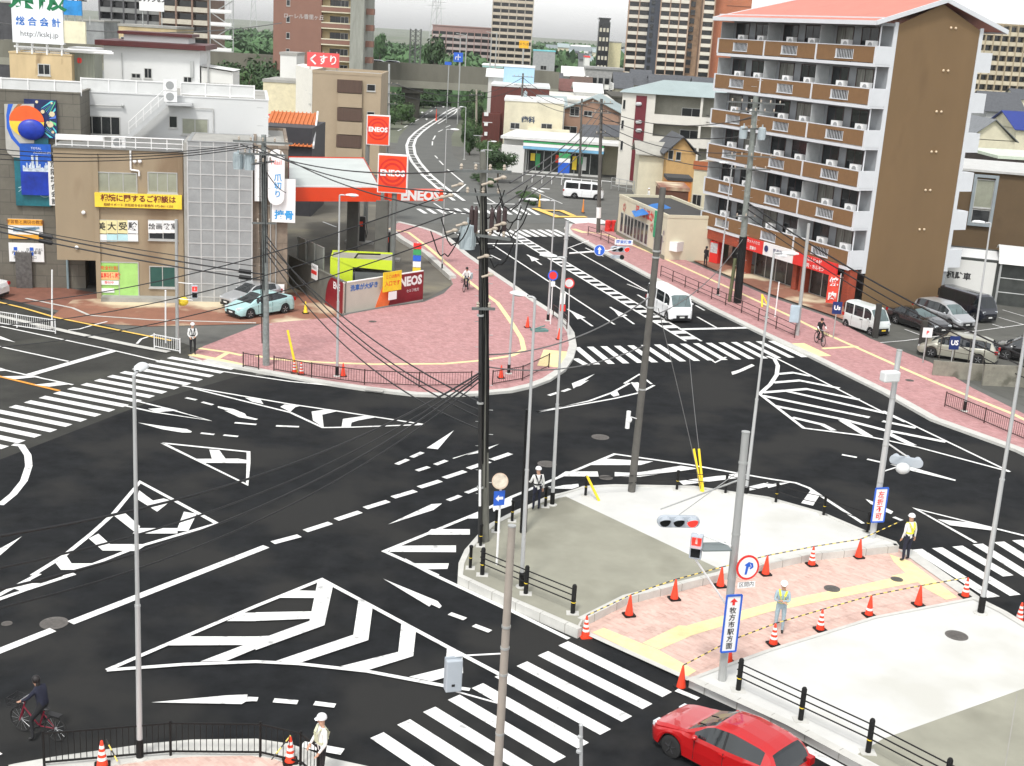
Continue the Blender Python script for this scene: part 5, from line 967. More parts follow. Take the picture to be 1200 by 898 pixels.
# white bicycle shed with dark panes
f = FF((32.3, 97.5), (60, 88.5)); t = bld('white_shed', 'low white shed with dark glazing and pale curved roof behind the parked vans', 'shed', f, 26, 6, 3.3, mat('shed dark', (.05, .055, .05), .6, var=.3), WHT2, .1); b = MB(f); b.box(0, 4.5, -.1, -.005, 0, 3.2); b.build('wall_panel', WHT, t)
b = MB(f); n = 8
for i in range(n): a0, a1 = i/n, (i+1)/n; zz = lambda a: 3.3+.9*math.sin(math.pi*a*.9); b.add([(4.6, -.8+7*a0, zz(a0)), (26, -.8+7*a0, zz(a0)), (26, -.8+7*a1, zz(a1)), (4.6, -.8+7*a1, zz(a1))], [(0, 1, 2, 3)])
b.build('roof', mat('white shed roof', (.66, .66, .63), .5, var=.15), t)
for i in range(5): b = MB(f); b.tube((4.8+i*5, -.6, 0), (4.8+i*5, -.6, 3.3), .09); b.build('column', GALV, t)
for z in (1.1, 2.2): b = MB(f); b.tube((4.8, -.55, z), (26, -.55, z), .04); b.build('rail', GALV, t)
b = MB(f); text(b, '月極駐車', f(1.6, -.11, 1.9), f.u, (0, 0, 1), .6, 0, 0, bold=.03); b.build('lettering', BLKT, t)
# houses at the far right
DT = mat('dark tile roof', (.075, .08, .088), .6, var=.25, scale=2); BTARP = mat('blue tarpaulin', (.006, .025, .20), .5, var=.15)
def house(px0, px1, py, Y, dep, hz, rise, wall, roof, label, along='u', name='house', wins=(), ang=0.0, cat='house', group='distant houses', floor=None):
    A, Bq = AT(px0, py, Y), AT(px1, py, Y); d = Vector((math.cos(ang), math.sin(ang))); f = Fr((A.x, A.y), d); w = (Bq.x-A.x)*1.0
    t = thing(name, label, cat, f(0, 0, 0), 0, group, world=True); b = MB(f); b.box(0, w, 0, dep, 0, hz); b.build('wall', wall, t)
    if rise: gable(t, f, 0, w, 0, dep, hz, rise, roof, .5, along, wall)
    else: b = MB(f); b.box(-.1, w+.1, -.1, dep+.1, hz+.002, hz+.35); b.build('roof', roof, t)
    for (wu, wz, ww, wh) in wins: window(t, f, w*wu, 0, hz*wz, ww, wh)
    return t, f, w
GW1 = mat('grey house wall', (.30, .31, .31), .8, var=.15); CRM = mat('cream wall', (.60, .56, .42), .8, var=.12, scale=.6); BG = mat('blue grey roof', (.29, .35, .35), .6, var=.1, scale=.3); WHTR = mat('pale roof', (.66, .66, .64), .6, var=.08)
house(1156, 1200, 130, 250, 12, 9.0, 3.5, GW1, DT, 'grey tiled house with three dormers behind the apartment block', wins=((.2, .72, 2, 1.2), (.5, .72, 2, 1.2), (.8, .72, 2, 1.2)))
house(1136, 1190, 160, 190, 12, 7.0, 3.0, CRM, mat('grey slate roof', (.17, .18, .19), .6, var=.2), 'house with skylight roof and cream gable at the right', 'v'); house(1192, 1250, 150, 215, 14, 7.6, 2.6, CRM, BTARP, 'house covered with a bright blue tarpaulin roof', 'u'); house(1140, 1175, 170, 160, 8, 6.4, 0, GW1, mat('green wall planting', (.05, .10, .03), .9, var=.4), 'low grey annexe with green top beside the balconies'); house(1170, 1260, 185, 150, 12, 7.2, 0, mat('dark brown fence wall', (.045, .033, .028), .7), mat('pale green roof', (.55, .62, .50), .6), 'pale green flat roof with dark brown wall at the right edge')
for i in range(7): house(1125+i*34, 1152+i*34, 100, 300+i*25, 10, 7+i % 3, 2.5, GW1 if i % 2 else CRM, DT, ('first', 'second', 'third', 'fourth', 'fifth', 'sixth', 'seventh')[i]+' roof in the distant row at the right edge behind the apartment block')
def tower(px0, px1, Y, h, dep, label, wall, band, fl=2.9, name='apartment_tower', ang=0.0, bays=None, dark=None, base=0, group='distant apartment towers', rail=None, cat='apartment building', wz=None, bandw=(0, 1), zt=None):
    A, Bq = AT(px0, 60, Y), AT(px1, 60, Y); f = Fr((A.x, A.y), (math.cos(ang), math.sin(ang))); w = (Bq.x-A.x)/max(.3, math.cos(ang)); t = thing(name, label, cat, f(0, 0, 0), 0, group, world=True)
    b = MB(f); b.box(0, w, 0, dep, 0, h); b.build('wall', wall, t); nf = int(h/fl); bays = bays or max(2, int(w/6))
    for i in range(min(nf, 45)):
        z = base+i*fl
        b = MB(f); b.box(w*bandw[0], w*bandw[1], -.12, -.01, z+1.15, z+2.55); b.build('recess', dark or GLS, t)
        b = MB(f); b.box(w*bandw[0], w*bandw[1], -1.5, -.02, z-.15, z+.0); b.box(w*bandw[0], w*bandw[1], -1.5, -1.35, z, z+1.05)
        b.build('balcony', band, t)
    b = MB(f)
    for i in range(bays+1): u = w*bandw[0]+w*(bandw[1]-bandw[0])*i/bays; b.box(u-.2, u+.2, -1.6, -.01, 0, min(h, nf*fl))
    b.build('pier', wall if wz is None else wz, t); b = MB(f); b.box(-.3, w+.3, -.3, dep+.3, h+.002, h+.5); b.build('parapet', wall, t)
    return t, f, w
TOWW = mat('tower white band', (.62, .58, .50), .8, var=.08, scale=.3); BRK = mat('orange brick tower', (.42, .15, .075), .85, var=.12, scale=.4); BRK2 = mat('pale brown tower', (.36, .25, .18), .85, var=.15, scale=.3); BSH = mat('blue grey shaft', (.05, .06, .08), .5, var=.2)
t, f, w = tower(733, 757, 480, 75, 14, 'left balcony wing of the tall twin towers on the skyline', BRK2, TOWW, ang=-.05); tower(770, 803, 470, 75, 14, 'middle balcony wing of the tall towers on the skyline', BRK2, TOWW, ang=-.08, bays=3); tower(819, 832, 468, 75, 14, 'slim balcony wing beside the orange brick tower face', BRK2, TOWW, bays=1)
for x0, x1, m, lb in ((757, 770, BSH, 'dark blue glazed shaft between tower wings'), (803, 819, mat('shaft stripe tan', (.33, .22, .14), .8, var=.5, scale=.35), 'dark shaft with tan stripe beside the slim wing'), (832, 875, BRK, 'orange brick tower face with small vents at the right of the skyline')):
    A, Bq = AT(x0, 60, 474), AT(x1, 60, 474); f = Fr((A.x, A.y), (1, -.05)); t = thing('apartment_tower', lb, 'apartment building', f(0, 0, 0), 0, 'distant apartment towers', world=True); b = MB(f); b.box(0, Bq.x-A.x, 0, 16, 0, 75); b.build('wall', m, t)
    if x0 == 832:
        for i in range(22): b = MB(f); b.box(4.5, 13, -.12, -.01, 3+i*2.9, 3.25+i*2.9); b.build('ledge', mat('brick dark ledge', (.22, .09, .05), .8), t)
    else:
        for i in range(22): b = MB(f); b.box(.6, (Bq.x-A.x)*.45, -.3, -.01, 2+i*2.9, 3.8+i*2.9); b.build('window_bay', GLS, t)
tower(575, 622, 620, 52, 14, 'pale tall apartment tower at the top centre skyline', mat('pale tower wall', (.42, .38, .32), .85, var=.1, scale=.3), mat('tower beige band', (.50, .43, .34), .8), fl=2.9, bays=5); tower(506, 580, 640, 19.5, 14, 'long low pink grey apartment block on the skyline behind the overpass', mat('pink grey wall', (.30, .20, .18), .85, var=.15), mat('grey pink band', (.42, .35, .33), .8), bays=9, ang=-.02)
tower(1142, 1215, 400, 29, 14, 'tan apartment block with white balconies at the far right skyline', mat('tan block wall', (.32, .26, .17), .85, var=.15), mat('tan white band', (.50, .44, .32), .8, var=.25, scale=.2), bays=8)
tower(688, 732, 330, 10.5, 10, 'small apartment block with white balconies below the towers', mat('grey small block', (.28, .28, .27), .85, var=.2), mat('white band', (.66, .66, .62), .8, var=.2, scale=.3), bays=6); tower(700, 712, 420, 24, 8, 'thin dark glazed building left of the towers', GLS, mat('cream frame', (.5, .47, .38), .8), bays=3); house(712, 728, 55, 430, 12, 17, 0, mat('pale yellow wall', (.62, .57, .36), .8), CONC, 'pale yellow building left of the towers')
house(686, 692, 60, 380, 10, 12.5, 0, WHT, RED, 'narrow white building with a red top left of the small apartment block')
# far left blocks
t, f, w = tower(190, 246, 330, 40, 16, 'brown brick apartment block behind the white penthouse at upper left', mat('brown brick block', (.22, .145, .11), .85, var=.12, scale=.5), mat('cream ledge', (.5, .46, .38), .8), bays=3, fl=3.1)
A = AT(246, 60, 330); b = MB(); random.seed(5)
t = thing('fire_escape', 'white steel zigzag fire escape on the end of the brown brick block', 'fire escape', (A.x, A.y, 0), 0, None, world=True)
for i in range(12):
    z = 3+i*3.1; b = MB(); b.box(A.x+.5, A.x+6, A.y-2, A.y, z, z+.2); b.box(A.x+.5, A.x+6, A.y-2.1, A.y-2, z+.2, z+1.0); b.build('landing', WHT2, t)
    b = MB(); b.bar((A.x+1 if i % 2 else A.x+6, A.y-1.5, z), (A.x+6 if i % 2 else A.x+1, A.y-1.5, z+3.1), .8, .15); b.build('stair_flight', GALV, t)
for u in (.6, 6.4): b = MB(); b.tube((A.x+u, A.y-2, 0), (A.x+u, A.y-2, 40), .15); b.build('column', GALV, t)
t, f, w = tower(120, 190, 340, 40, 14, 'grey apartment block behind the billboards at upper left', mat('dark grey block', (.10, .10, .105), .8, var=.2, scale=.3), mat('grey band', (.22, .225, .22), .8, var=.3, scale=.2), bays=5); house(92, 122, 40, 300, 12, 15, 0, mat('mid grey wall', (.26, .27, .27), .8, var=.3, scale=.3), CONC, 'grey office building right of the billboards'); house(-10, 16, 30, 300, 14, 18, 0, mat('dark slate wall', (.05, .05, .055), .7, var=.4, scale=.4), CONC, 'dark building left of the tall white billboard')
t, f, w = house(139, 207, 40, 200, 10, 15.6, 0, mat('yellowish render', (.50, .40, .23), .85, var=.25, scale=.3, stain=((.28, .24, .17), .25, .58)), CONC, 'weathered yellowish flats in front of the brick block')
for i in range(5): window(t, f, 1+i*1.8, 0, 13, 1.4, 1.0)
c0, c1 = AT(163, -4, 195), AT(192, 14, 195); t = thing('billboard', 'white rooftop billboard with black katakana lettering on the yellowish flats', 'billboard', (c0.x, c0.y, 15.9), 0, None, world=True); b = MB(); b.box(c0.x, c1.x, c0.y, c0.y+.3, c1.z, c0.z+.5); b.build('panel', SW, t); b = MB(); text(b, 'モリケンセン', ((c0.x+c1.x)/2, c0.y, c1.z+1.6), (1, 0, 0), (0, 0, 1), .72, 0, .02, bold=.06); b.build('lettering', BLKT, t)
b = MB(); [b.tube((x, c0.y+.3, 15.8), (x, c0.y+.3, c1.z+.5), .08) for x in (c0.x+.4, c1.x-.4)]; b.build('strut', GALV, t)
# ======== brown tower with balconies (upper left centre)
Yt = 245; A, Bq, Cq = AT(320, 60, Yt), AT(376, 60, Yt), AT(427, 60, Yt); t = thing('apartment_tower', 'tall reddish brown tower with cream balconies and a grey concrete strip', 'apartment building', (A.x, Yt, 0), 0, 'distant apartment towers', world=True); f = Fr((A.x, Yt), (1, 0)); w1 = Bq.x-A.x; w2 = Cq.x-A.x; rbr = mat('reddish brown render', (.235, .125, .092), .85, var=.08, scale=.3)
b = MB(f); b.box(0, w1, 0, 16, 0, 40); b.build('wall', rbr, t); cst = AT(411, 60, Yt).x-A.x; b = MB(f); b.box(cst, w2, -1.6, 14, 0, 40); b.build('concrete_strip', mat('ribbed concrete', (.27, .275, .24), .9, var=.2, scale=1, stretch=(2, 2, .3)), t); b = MB(f); b.box(w1, cst, 1.5, 14, 0, 40); b.build('recess_wall', mat('cream recess', (.55, .44, .25), .8), t)
for i in range(13):
    z = 2.2+i*2.95; b = MB(f); b.box(w1+.05, cst-.05, -.3, 1.45, z-.15, z+.06); b.box(w1+.05, cst-.05, -.35, -.2, z+.85, z+1.05); o = b.build('balcony', CRM, t); b = MB(f); b.box(w1+.06, cst-.06, -.32, -.22, z+.07, z+.84); b.build('balcony_panel', rbr, o)
    window(t, f, w1+2.4, 1.48, z+.1, 2.0, 2.1, 'brown', 2); window(t, f, cst-1.5, 1.48, z+.1, 1.5, 2.1, 'dark', 2); b = MB(f); b.box(w2+.02, w2+1.4, 1, 3.5, z-.1, z+1.0); b.build('landing_wall', rbr, t)
    u, zz = f.pt(337.5, 40, 0); window(t, f, u, 0, z+.6, .7, 1.1, 'dark', 1)
u, z = f.pt(356, 20, 0); b = MB(); text(b, 'ローレル香里ヶ丘', f(u, -.01, z), f.u, (0, 0, 1), .95, 0, .03, bold=.02); b.build('lettering', mat('grey lettering', (.42, .38, .36), .6), t)
# ======== tan and white building with the red roof sign
P0 = AT(366, 110, 158); P1 = AT(446, 110, 158); f = Fr((P0.x, P0.y), (1, .04)); w = P1.x-P0.x; z_top = f.pt(400, 84, 0)[1]; t = bld('tan_building', 'tan three storey building with white side wall and red roof sign', 'building', f, w, 12, z_top-.35, mat('tan render', (.36, .285, .195), .85, var=.08, scale=.3), None, .35)
z_top = f.pt(400, 84, 0)[1]
b = MB(); fs_ = Fr(f(0, 0, 0), (-.45, .89)); b = MB(f); b.add([(-.02, 0, 0), (-2.8, 5.5, 0), (-2.8, 5.5, z_top+.3), (-.02, 0, z_top)], [(0, 1, 2, 3)]); b.add([(-2.8, 5.5, 0), (-2.8, 12, 0), (-2.8, 12, z_top+.3), (-2.8, 5.5, z_top+.3), (0, 12, 0), (0, 12, z_top)], [(0, 1, 2, 3), (1, 4, 5, 2)]); b.add([(-.02, 0, z_top), (-2.8, 5.5, z_top+.3), (-2.8, 12, z_top+.3), (0, 12, z_top)], [(0, 1, 2, 3)]); b.build('side_wall', mat('bright white wall', (.72, .70, .63), .8, var=.04), t)
fq = Fr(f(0, 0, 0)+Vector((-2.8*1, 5.5, 0)), (2.8, -5.5)); 
for r in ((349, 91, 353, 102), (356, 93, 360, 105), (349, 121, 353, 132), (356, 124, 360, 136), (362.5, 110, 365, 122), (362.5, 141, 365, 152)): u0, u1, z0, z1 = RR(fq, *r); window(t, fq, (u0+u1)/2, -.01, z0, max(.5, u1-u0), z1-z0, 'dark', 1)
for r in ((395, 94, 424, 109), (395, 127, 424, 142), (394, 159, 423, 173)): b = bpx(f, r, -.5, -.02); o = b.build('bay_window', mat('brown blind', (.085, .05, .035), .7, var=.15, stretch=(4, 4, .2)), t)
for r in ((396, 110, 424, 126), (395, 143, 424, 158), (394, 174, 424, 190)): b = bpx(f, r, -.45, -.02); b.build('bay_panel', MATS['tan render'], t)
wpx(t, f, ((430, 99, 440, 107), (430, 131, 439, 136)), 'dark', 1)
c0, c1 = AT(360, 61, 159), AT(397, 80, 159); s_ = thing('roof_sign', 'red rooftop sign with white hiragana for a pharmacy', 'roof sign', (c0.x, c0.y, z_top), 0, None, world=True); b = MB(); b.box(c0.x, c1.x, c0.y, c0.y+.4, c1.z, c0.z); b.build('panel', mat('sign coral red', (.75, .09, .09), .5), s_); b = MB(); kx, kz = c0.x+.72, (c0.z+c1.z)/2; b.bar((kx+.34, c0.y-.03, kz+.58), (kx-.3, c0.y-.03, kz+.02), .04, .2); b.bar((kx-.3, c0.y-.03, kz+.05), (kx+.36, c0.y-.03, kz-.55), .04, .2); text(b, 'すり', ((c0.x+c1.x)/2+.62, c0.y, (c0.z+c1.z)/2-.05), (1, -.03, 0), (0, 0, 1), 1.28, 0, .03, bold=.015); b.build('lettering', SW, s_); b = MB(); [b.tube((x, c0.y+.5, z_top), (x, c0.y+.2, c0.z+.2), .06) for x in (c0.x+.3, (c0.x+c1.x)/2, c1.x-.3)]; b.build('strut', GALV, s_)
# cream annex and orange roof house
t, f, w = house(308, 346, 160, 165, 9, 10.2, 0, mat('pale cream wall', (.64, .58, .40), .8), CONC, 'pale cream annexe left of the white side wall'); house(328, 347, 110, 172, 6, 13.5, 0, WHT, CONC, 'white stair head above the cream annexe')
c0 = AT(315, 142, 160); b = MB(); b.box(c0.x-1.2, c0.x+1.1, c0.y-.1, c0.y, c0.z-1.0, c0.z+.9); s_ = thing('wall_sign', 'white sign framed in red on the cream annexe', 'wall sign', (c0.x, c0.y, c0.z-1), 0, None, world=True); b.build('panel', [SW], s_); b = MB(); [b.box(*a) for a in ((c0.x-1.2, c0.x+1.1, c0.y-.16, c0.y-.101, c0.z+.7, c0.z+.9), (c0.x+.9, c0.x+1.1, c0.y-.16, c0.y-.101, c0.z-1, c0.z+.7))]; text(b, '病院', (c0.x-.2, c0.y-.1, c0.z-.1), (1, 0, 0), (0, 0, 1), .85, 0, .02); b.build('frame', RED, s_)
f = Fr((AT(306, 187, 120).x, 120), (1, .02)); w = AT(365, 187, 120).x-AT(306, 187, 120).x; t = thing('house', 'house with ribbed orange metal roof and black upper wall', 'house', f(0, 0, 0), 0, None, world=True); b = MB(f); b.box(0, w, 0, 9, 0, 8.3); b.build('wall', mat('charcoal wall', (.035, .035, .04), .6), t)
b = MB(f); zf = f.pt(340, 171, -.3)[1]; zb = zf+2.6; b.add([(-.3, -.4, zf), (w+.2, -.4, zf), (w-.6, 7, zb), (-.3, 7, zb)], [(0, 1, 2, 3)]); b.add([(-.3, 7, zb), (w-.6, 7, zb), (w-.6, 9.3, zf+1), (-.3, 9.3, zf+1)], [(0, 1, 2, 3)]); rf = b.build('roof', mat('orange tile roof', (.50, .15, .045), .6, var=.12, scale=2), t)
for i in range(13): b = MB(f); u = i*w/12; b.bar((u, -.4, zf+.06), (u if u < w-.7 else w-.7, 7, zb+.06), .09, .12); b.build('roof_rib', MATS['orange tile roof'], rf)
b = MB(f); b.bar((w+.2, -.4, zf+.02), (w-.5, 7, zb+.1), .15, .35); b.build('roof_edge', WHT2, rf)
# ======== overpass
OC = mat('overpass concrete', (.15, .145, .115), .9, var=.2, scale=.25, stretch=(1, 1, .3), stain=((.085, .085, .065), .15, .55)); OC2 = mat('overpass beam concrete', (.24, .235, .19), .9, var=.12, scale=.3)
f = FF((-49, 262), (62, 262+8)); t = thing('road_overpass', 'long weathered concrete overpass crossing behind the curving road', 'overpass', f(0, 0, 0), 0, None, world=True)
zt = f.pt(520, 78, 0)[1]; UE = f.pt(655, 95, 0)[0]; b = MB(f); b.box(-60, UE, 0, .4, zt-3.2, zt+.2); b.box(-60, UE, 11.6, 12, zt-3.2, zt); b.build('parapet_wall', OC, t); b = MB(f); b.box(-60, UE, -.3, 12.3, zt-4.6, zt-3.2); b.box(-60, UE, .4, 11.6, zt-3.2, zt-1.2); b.build('deck', OC2, t)
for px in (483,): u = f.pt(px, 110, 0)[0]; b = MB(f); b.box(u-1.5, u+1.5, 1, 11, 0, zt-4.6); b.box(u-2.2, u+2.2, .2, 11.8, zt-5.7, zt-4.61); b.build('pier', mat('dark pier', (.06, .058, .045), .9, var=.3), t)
OPZ = zt; OPF = f
for i, px in enumerate((483, 489)):
    p = f.pt(px, 80, 3)[0]; q = f(p, 1.5, zt-3); h = f.pt(px, 34, 1.5)[1]; b = MB(); r_ = .55; b_ = []
    for sx in (-1, 1):
        for sy in (-1, 1): b.tube((q.x+sx*r_, q.y+sy*r_, zt-1.2), (q.x+sx*r_, q.y+sy*r_, h), .11, n=5)
    for k in range(9): z0 = zt-1.2+(h-zt+1.2)*k/9; z1 = zt-1.2+(h-zt+1.2)*(k+1)/9; b.tube((q.x-r_, q.y-r_, z0), (q.x+r_, q.y-r_, z1), .07, n=4); b.tube((q.x+r_, q.y-r_, z0), (q.x-r_, q.y-r_, z1), .07, n=4)
    solo(b, 'lattice_mast', mat('dark lattice', (.12, .13, .12), .6), ('left', 'right')[i]+' of the two steel lattice masts rising from the overpass', 'lattice mast', (q.x, q.y, zt-1.2), 'lattice masts')
for i, (px, top) in enumerate(((538, 44), (545, 40), (574, 44), (580, 38))):
    u = f.pt(px, 80, 11)[0]; q = f(u, 10.5, zt-1); hh = f.pt(px, top, 10.5)[1]; b = MB(); b.tube(q, (q.x, q.y, hh), .13, n=6); b.tube((q.x, q.y, hh-.3), (q.x-2.2, q.y, hh), .07, n=5)
    solo(b, 'overpass_lamp', GALV, ('first', 'second', 'third', 'fourth')[i]+' lamp post from the left above the overpass by the blue sign', 'lamp post', tuple(q), 'lamp posts')
c = AT(537, 67, 255); s_ = thing('direction_sign', 'blue road direction sign with white arrows above the overpass', 'direction sign', (c.x, c.y, c.z-1), 0, None, world=True); b = MB(); b.box(c.x-.9, c.x+.9, c.y, c.y+.1, c.z-.95, c.z+.85); b.build('panel', BLU, s_); b = MB(); b.bar((c.x, c.y-.03, c.z-.6), (c.x, c.y-.03, c.z+.5), .14, .14); b.bar((c.x-.5, c.y-.03, c.z), (c.x+.5, c.y-.03, c.z), .14, .14); b.bar((c.x-.5, c.y-.03, c.z-.5), (c.x-.5, c.y-.03, c.z), .12, .12); b.build('arrow', SW, s_); b = MB(); b.tube((c.x+.4, c.y+.2, 0), (c.x+.4, c.y+.2, c.z-.9), .12); b.build('post', GALV, s_)
c = AT(526, 74.5, 255); b = MB(); b.box(c.x-.8, c.x+.5, c.y, c.y+.1, c.z-.3, c.z+.3); b.tube((c.x, c.y+.2, 0), (c.x, c.y+.2, c.z), .1, m=1); solo(b, 'small_sign', [BLU, GALV], 'small blue road sign left below the large direction sign', 'road sign', tuple(c))
c = AT(614, 52, 300); s_ = thing('billboard', 'small orange yellow shop billboard on a pole near the pale tower', 'billboard', (c.x, c.y, 0), 0, None, world=True); b = MB(); b.box(c.x-1.1, c.x+1.1, c.y, c.y+.3, c.z-.9, c.z+.8); b.build('panel', mat('orange sign', (.85, .45, .02), .5), s_); b = MB(); b.tube((c.x, c.y+.2, 0), (c.x, c.y+.2, c.z-.8), .15); b.build('post', GALV, s_); b = MB(); text(b, 'のりば', (c.x, c.y, c.z), (1, 0, 0), (0, 0, 1), .7, 0, .02); b.build('lettering', BLKT, s_)
# ======== buildings of the middle distance, centre and right
DRED = mat('dark red ribbed wall', (.105, .026, .018), .6, var=.15, stretch=(3, 3, .2)); P0 = AT(580, 150, 215)
t, f, w = house(575, 643, 120, 215, 16, 9.4, 0, DRED, mat('pale ribbed roof', (.60, .61, .60), .5, var=.08), 'dark red boxy shop building behind the cream one', name='building', cat='building', group=None)
b = MB(f); b.box(-1.2, 1.8, -2.5, -.01, 0, 5.0); b.build('porch', DRED, t)
for k in range(3): b = MB(f); b.box(-.9+.1*k, -.2, -2.7, -2.52, 5.2-1.6*k-.6, 5.2-1.6*k); b.build('shop_plate', SW, t)
t, f, w = house(590, 626, 90, 225, 3, 12.4, 0, mat('light blue ribbed', (.34, .52, .66), .5, var=.06, stretch=(6, 6, .2), scale=2), WHTR, 'light blue signboard shaped building on the dark red one', name='building', cat='building', group=None)
house(572, 592, 100, 228, 5, 10.6, 1.2, WHT, WHTR, 'little white gabled roof left of the light blue block', 'u')
t, f, w = house(590, 659, 150, 186, 10, 8.6, 0, CRM, WHTR, 'cream two storey building behind the convenience store', name='building', cat='building', group=None); b = MB(f); 
wpx(t, f, ((598, 144, 609, 151), (634, 145, 647, 154)), 'dark', 2); b = MB(f); b.box(3.5, w+1.0, -2.5, -.01, 4.1, 5.0); b.build('balcony', CRM, t)
u, z = f.pt(619, 141, 0); b = MB(); text(b, '歯科', f(u, -.01, z), f.u, (0, 0, 1), 1.0, 0, .02, bold=.03); b.build('lettering', mat('navy lettering', (.03, .05, .09), .5), t)
# convenience store
f = FF((-1.6, 172.5), (9.5, 171.0)); t = thing('convenience_store', 'white convenience store with green and blue striped fascia', 'shop', f(0, 0, 0), 0, None, world=True)
b = MB(f); b.box(-1.5, f.L+.5, 0, 12, 0, 4.4); b.box(-1.5, 1.6, -1.5, -.002, 0, 3.6); b.build('wall', WHT, t); b = MB(f); b.box(-1.7, f.L+4.5, -1.6, 12.2, 4.41, 4.75); b.build('roof', WHTR, t)
b = MB(f); b.box(1.4, f.L+1.0, -1.55, -.01, 3.25, 3.62, 0); b.box(1.4, f.L+1.0, -1.57, -.01, 3.63, 4.05, 1); b.box(1.4, f.L+1.0, -1.59, -.01, 4.06, 4.3, 2); b.build('fascia', [mat('sky blue stripe', (.18, .42, .62), .5), SW, GRN], t)
b = MB(f); 
for i in range(9): u = 2.0+i*1.05; b.box(u-.04, u+.04, -.08, -.0, 0, 3.2)
b.box(1.8, f.L+.4, -.04, -.01, .3, 3.0, 1); b.build('shop_window', [ALU, SHG], t)
for i, (u, col) in enumerate(((2.6, YEL), (3.3, GRN), (6.0, ORG), (8.3, YEL), (9.1, GRN), (9.6, WHT))): b = MB(f); b.box(u-.3, u+.3, -.14, -.09, .8 if i % 2 else 1.6, 2.6); b.build('poster', col, t)
c = AT(661, 194, 165.5); b = MB(); s_ = thing('shop_sign', 'green white and blue pole sign in front of the convenience store', 'shop sign', (c.x, c.y, 0), 0, None, world=True)
for k, (m_, a, q) in enumerate(((GRN, .9, 1.5), (SW, .35, .9), (BLU, -1.0, .35))): b = MB(); b.box(c.x-.75, c.x+.75, c.y, c.y+.3, c.z+a, c.z+q); b.build('panel', m_, s_)
b = MB(); b.tube((c.x, c.y+.15, 0), (c.x, c.y+.15, c.z-.9), .12); b.build('post', GALV, s_)
# flat white factory roof + blue grey roofs
house(626, 722, 118, 232, 30, 6.8, 0, WHT, mat('off white flat roof', (.60, .59, .54), .7, var=.08, scale=.1), 'long low white factory building behind the roofs', name='building', cat='building', group=None); house(676, 706, 90, 250, 14, 8.0, 1.4, WHTR, WHTR, 'small white pitched roof above the factory', 'u')
t, f, w = house(661, 725, 140, 196, 16, 7.4, 2.0, mat('light brown render', (.32, .20, .14), .85, var=.08), BG, 'brown gabled house with blue grey roof beside the white flats', 'v', ang=-.12, group=None)
for r in ((668, 125, 679, 136), (660, 148, 676, 158), (684, 130, 694, 136)): wpx(t, f, (r,), 'dark', 2)
house(632, 662, 118, 205, 16, 7.6, .9, GW1, BG, 'blue grey metal roof left of the brown gabled house', 'u'); house(684, 710, 170, 178, 7, 4.8, 1.4, mat('dark timber', (.05, .045, .04), .8, var=.3), DT, 'small dark shed cluttered in front of the brown gabled house', 'u'); house(708, 728, 170, 175, 6, 5.4, 1.2, CRM, DT, 'small pale house left of the white flats', 'u')
# white flats with maroon stripe
f = FF((12.6, 167.5), (18.2, 158.5)); t = thing('white_flats', 'white three storey flats with maroon stair stripe and open corridors', 'apartment building', f(0, 0, 0), 0, None, world=True); hh = f.pt(757, 115, 0)[1]
f1 = Fr((12.2, 164), (1, -.12)); u0, u1, _, hh = RR(f1, 726, 109, 762, 205); b = MB(f1); b.box(u0, u1, 0, 9, 0, hh); b.build('wall', mat('flat cream white', (.62, .60, .54), .8, var=.08, scale=.4, stain=((.45, .44, .39), .4, .62)), t)
ua, ub, _, _ = RR(f1, 742.5, 115, 755, 190); b = MB(f1); b.box(ua, ub, -.1, -.01, .5, hh-.3); b.build('stair_stripe', mat('maroon panel', (.13, .012, .02), .6), t)
for yy in (122, 143, 153, 173): 
    for k in range(3): u, z = f1.pt(747+k*1.5, yy, -.1); b = MB(f1); b.ball((u, -.2, z), .25, 1, .5, 1, 8, 5); b.build('wall_lamp', GALVL, t)
wpx(t, f1, ((730, 117, 733, 128), (728, 141, 731, 151), (727, 165, 730, 176)), 'dark', 1)
L2 = 24; b = MB(f1); b.box(u1, u1+L2, 1.5, 9, 0, hh); b.build('corridor_wall', mat('corridor grey', (.26, .255, .21), .85, var=.12), t)
for k in range(3): z = hh-1.0-2.75*k; b = MB(f1); b.box(u1, u1+L2, 0, .15, z-2.9+.3, z-1.45); b.box(u1, u1+L2, .15, 1.5, z-2.9+.3, z-2.5); b.build('corridor_parapet', MATS['flat cream white'], t)
for k in range(5): b = MB(f1); b.box(u1+k*6, u1+k*6+.3, -.02, .18, 0, hh); b.build('pier', MATS['flat cream white'], t)
for k in range(3):
    for j in range(4): window(t, f1, u1+3+j*6+2, 1.49, hh-3.6-2.75*k+.1, 2.6, 2.0, 'dark', 2)
b = MB(f1); um = u0-.4; b.add([(um, -.4, hh), (u1+L2, -.4, hh), (u1+L2, 4.5, hh+1.7), (u0+5, 4.5, hh+1.7), (um, 9.4, hh), (u1+L2, 9.4, hh)], [(0, 1, 2, 3), (3, 2, 5, 4), (0, 3, 4)]); b.build('roof', BG, t)
# long dark roof and row of dark tiled houses
house(718, 860, 100, 262, 25, 6.6, 0, mat('mossy dark roof', (.055, .052, .04), .9, var=.2), mat('mossy dark roof top', (.062, .058, .045), .9, var=.2, scale=.2), 'long dark weathered flat roof behind the white flats', name='building', cat='building', group=None)
for i, (x0, x1) in enumerate(((722, 741), (742, 763), (764, 788), (790, 814), (816, 838))): t, f, w = house(x0, x1, 90, 300+i % 2*4, 10, 7.3+(.8 if i == 1 else 0), 3.4, CRM, DT, ('first', 'second', 'third', 'fourth', 'fifth')[i]+' dark tiled roof from the left in the row below the towers', 'u', group='dark tiled houses'); b = MB(f); b.box(-.7, -.4, -.6, 10.4, 6.8, 8.2); b.build('party_wall', WHT, t)
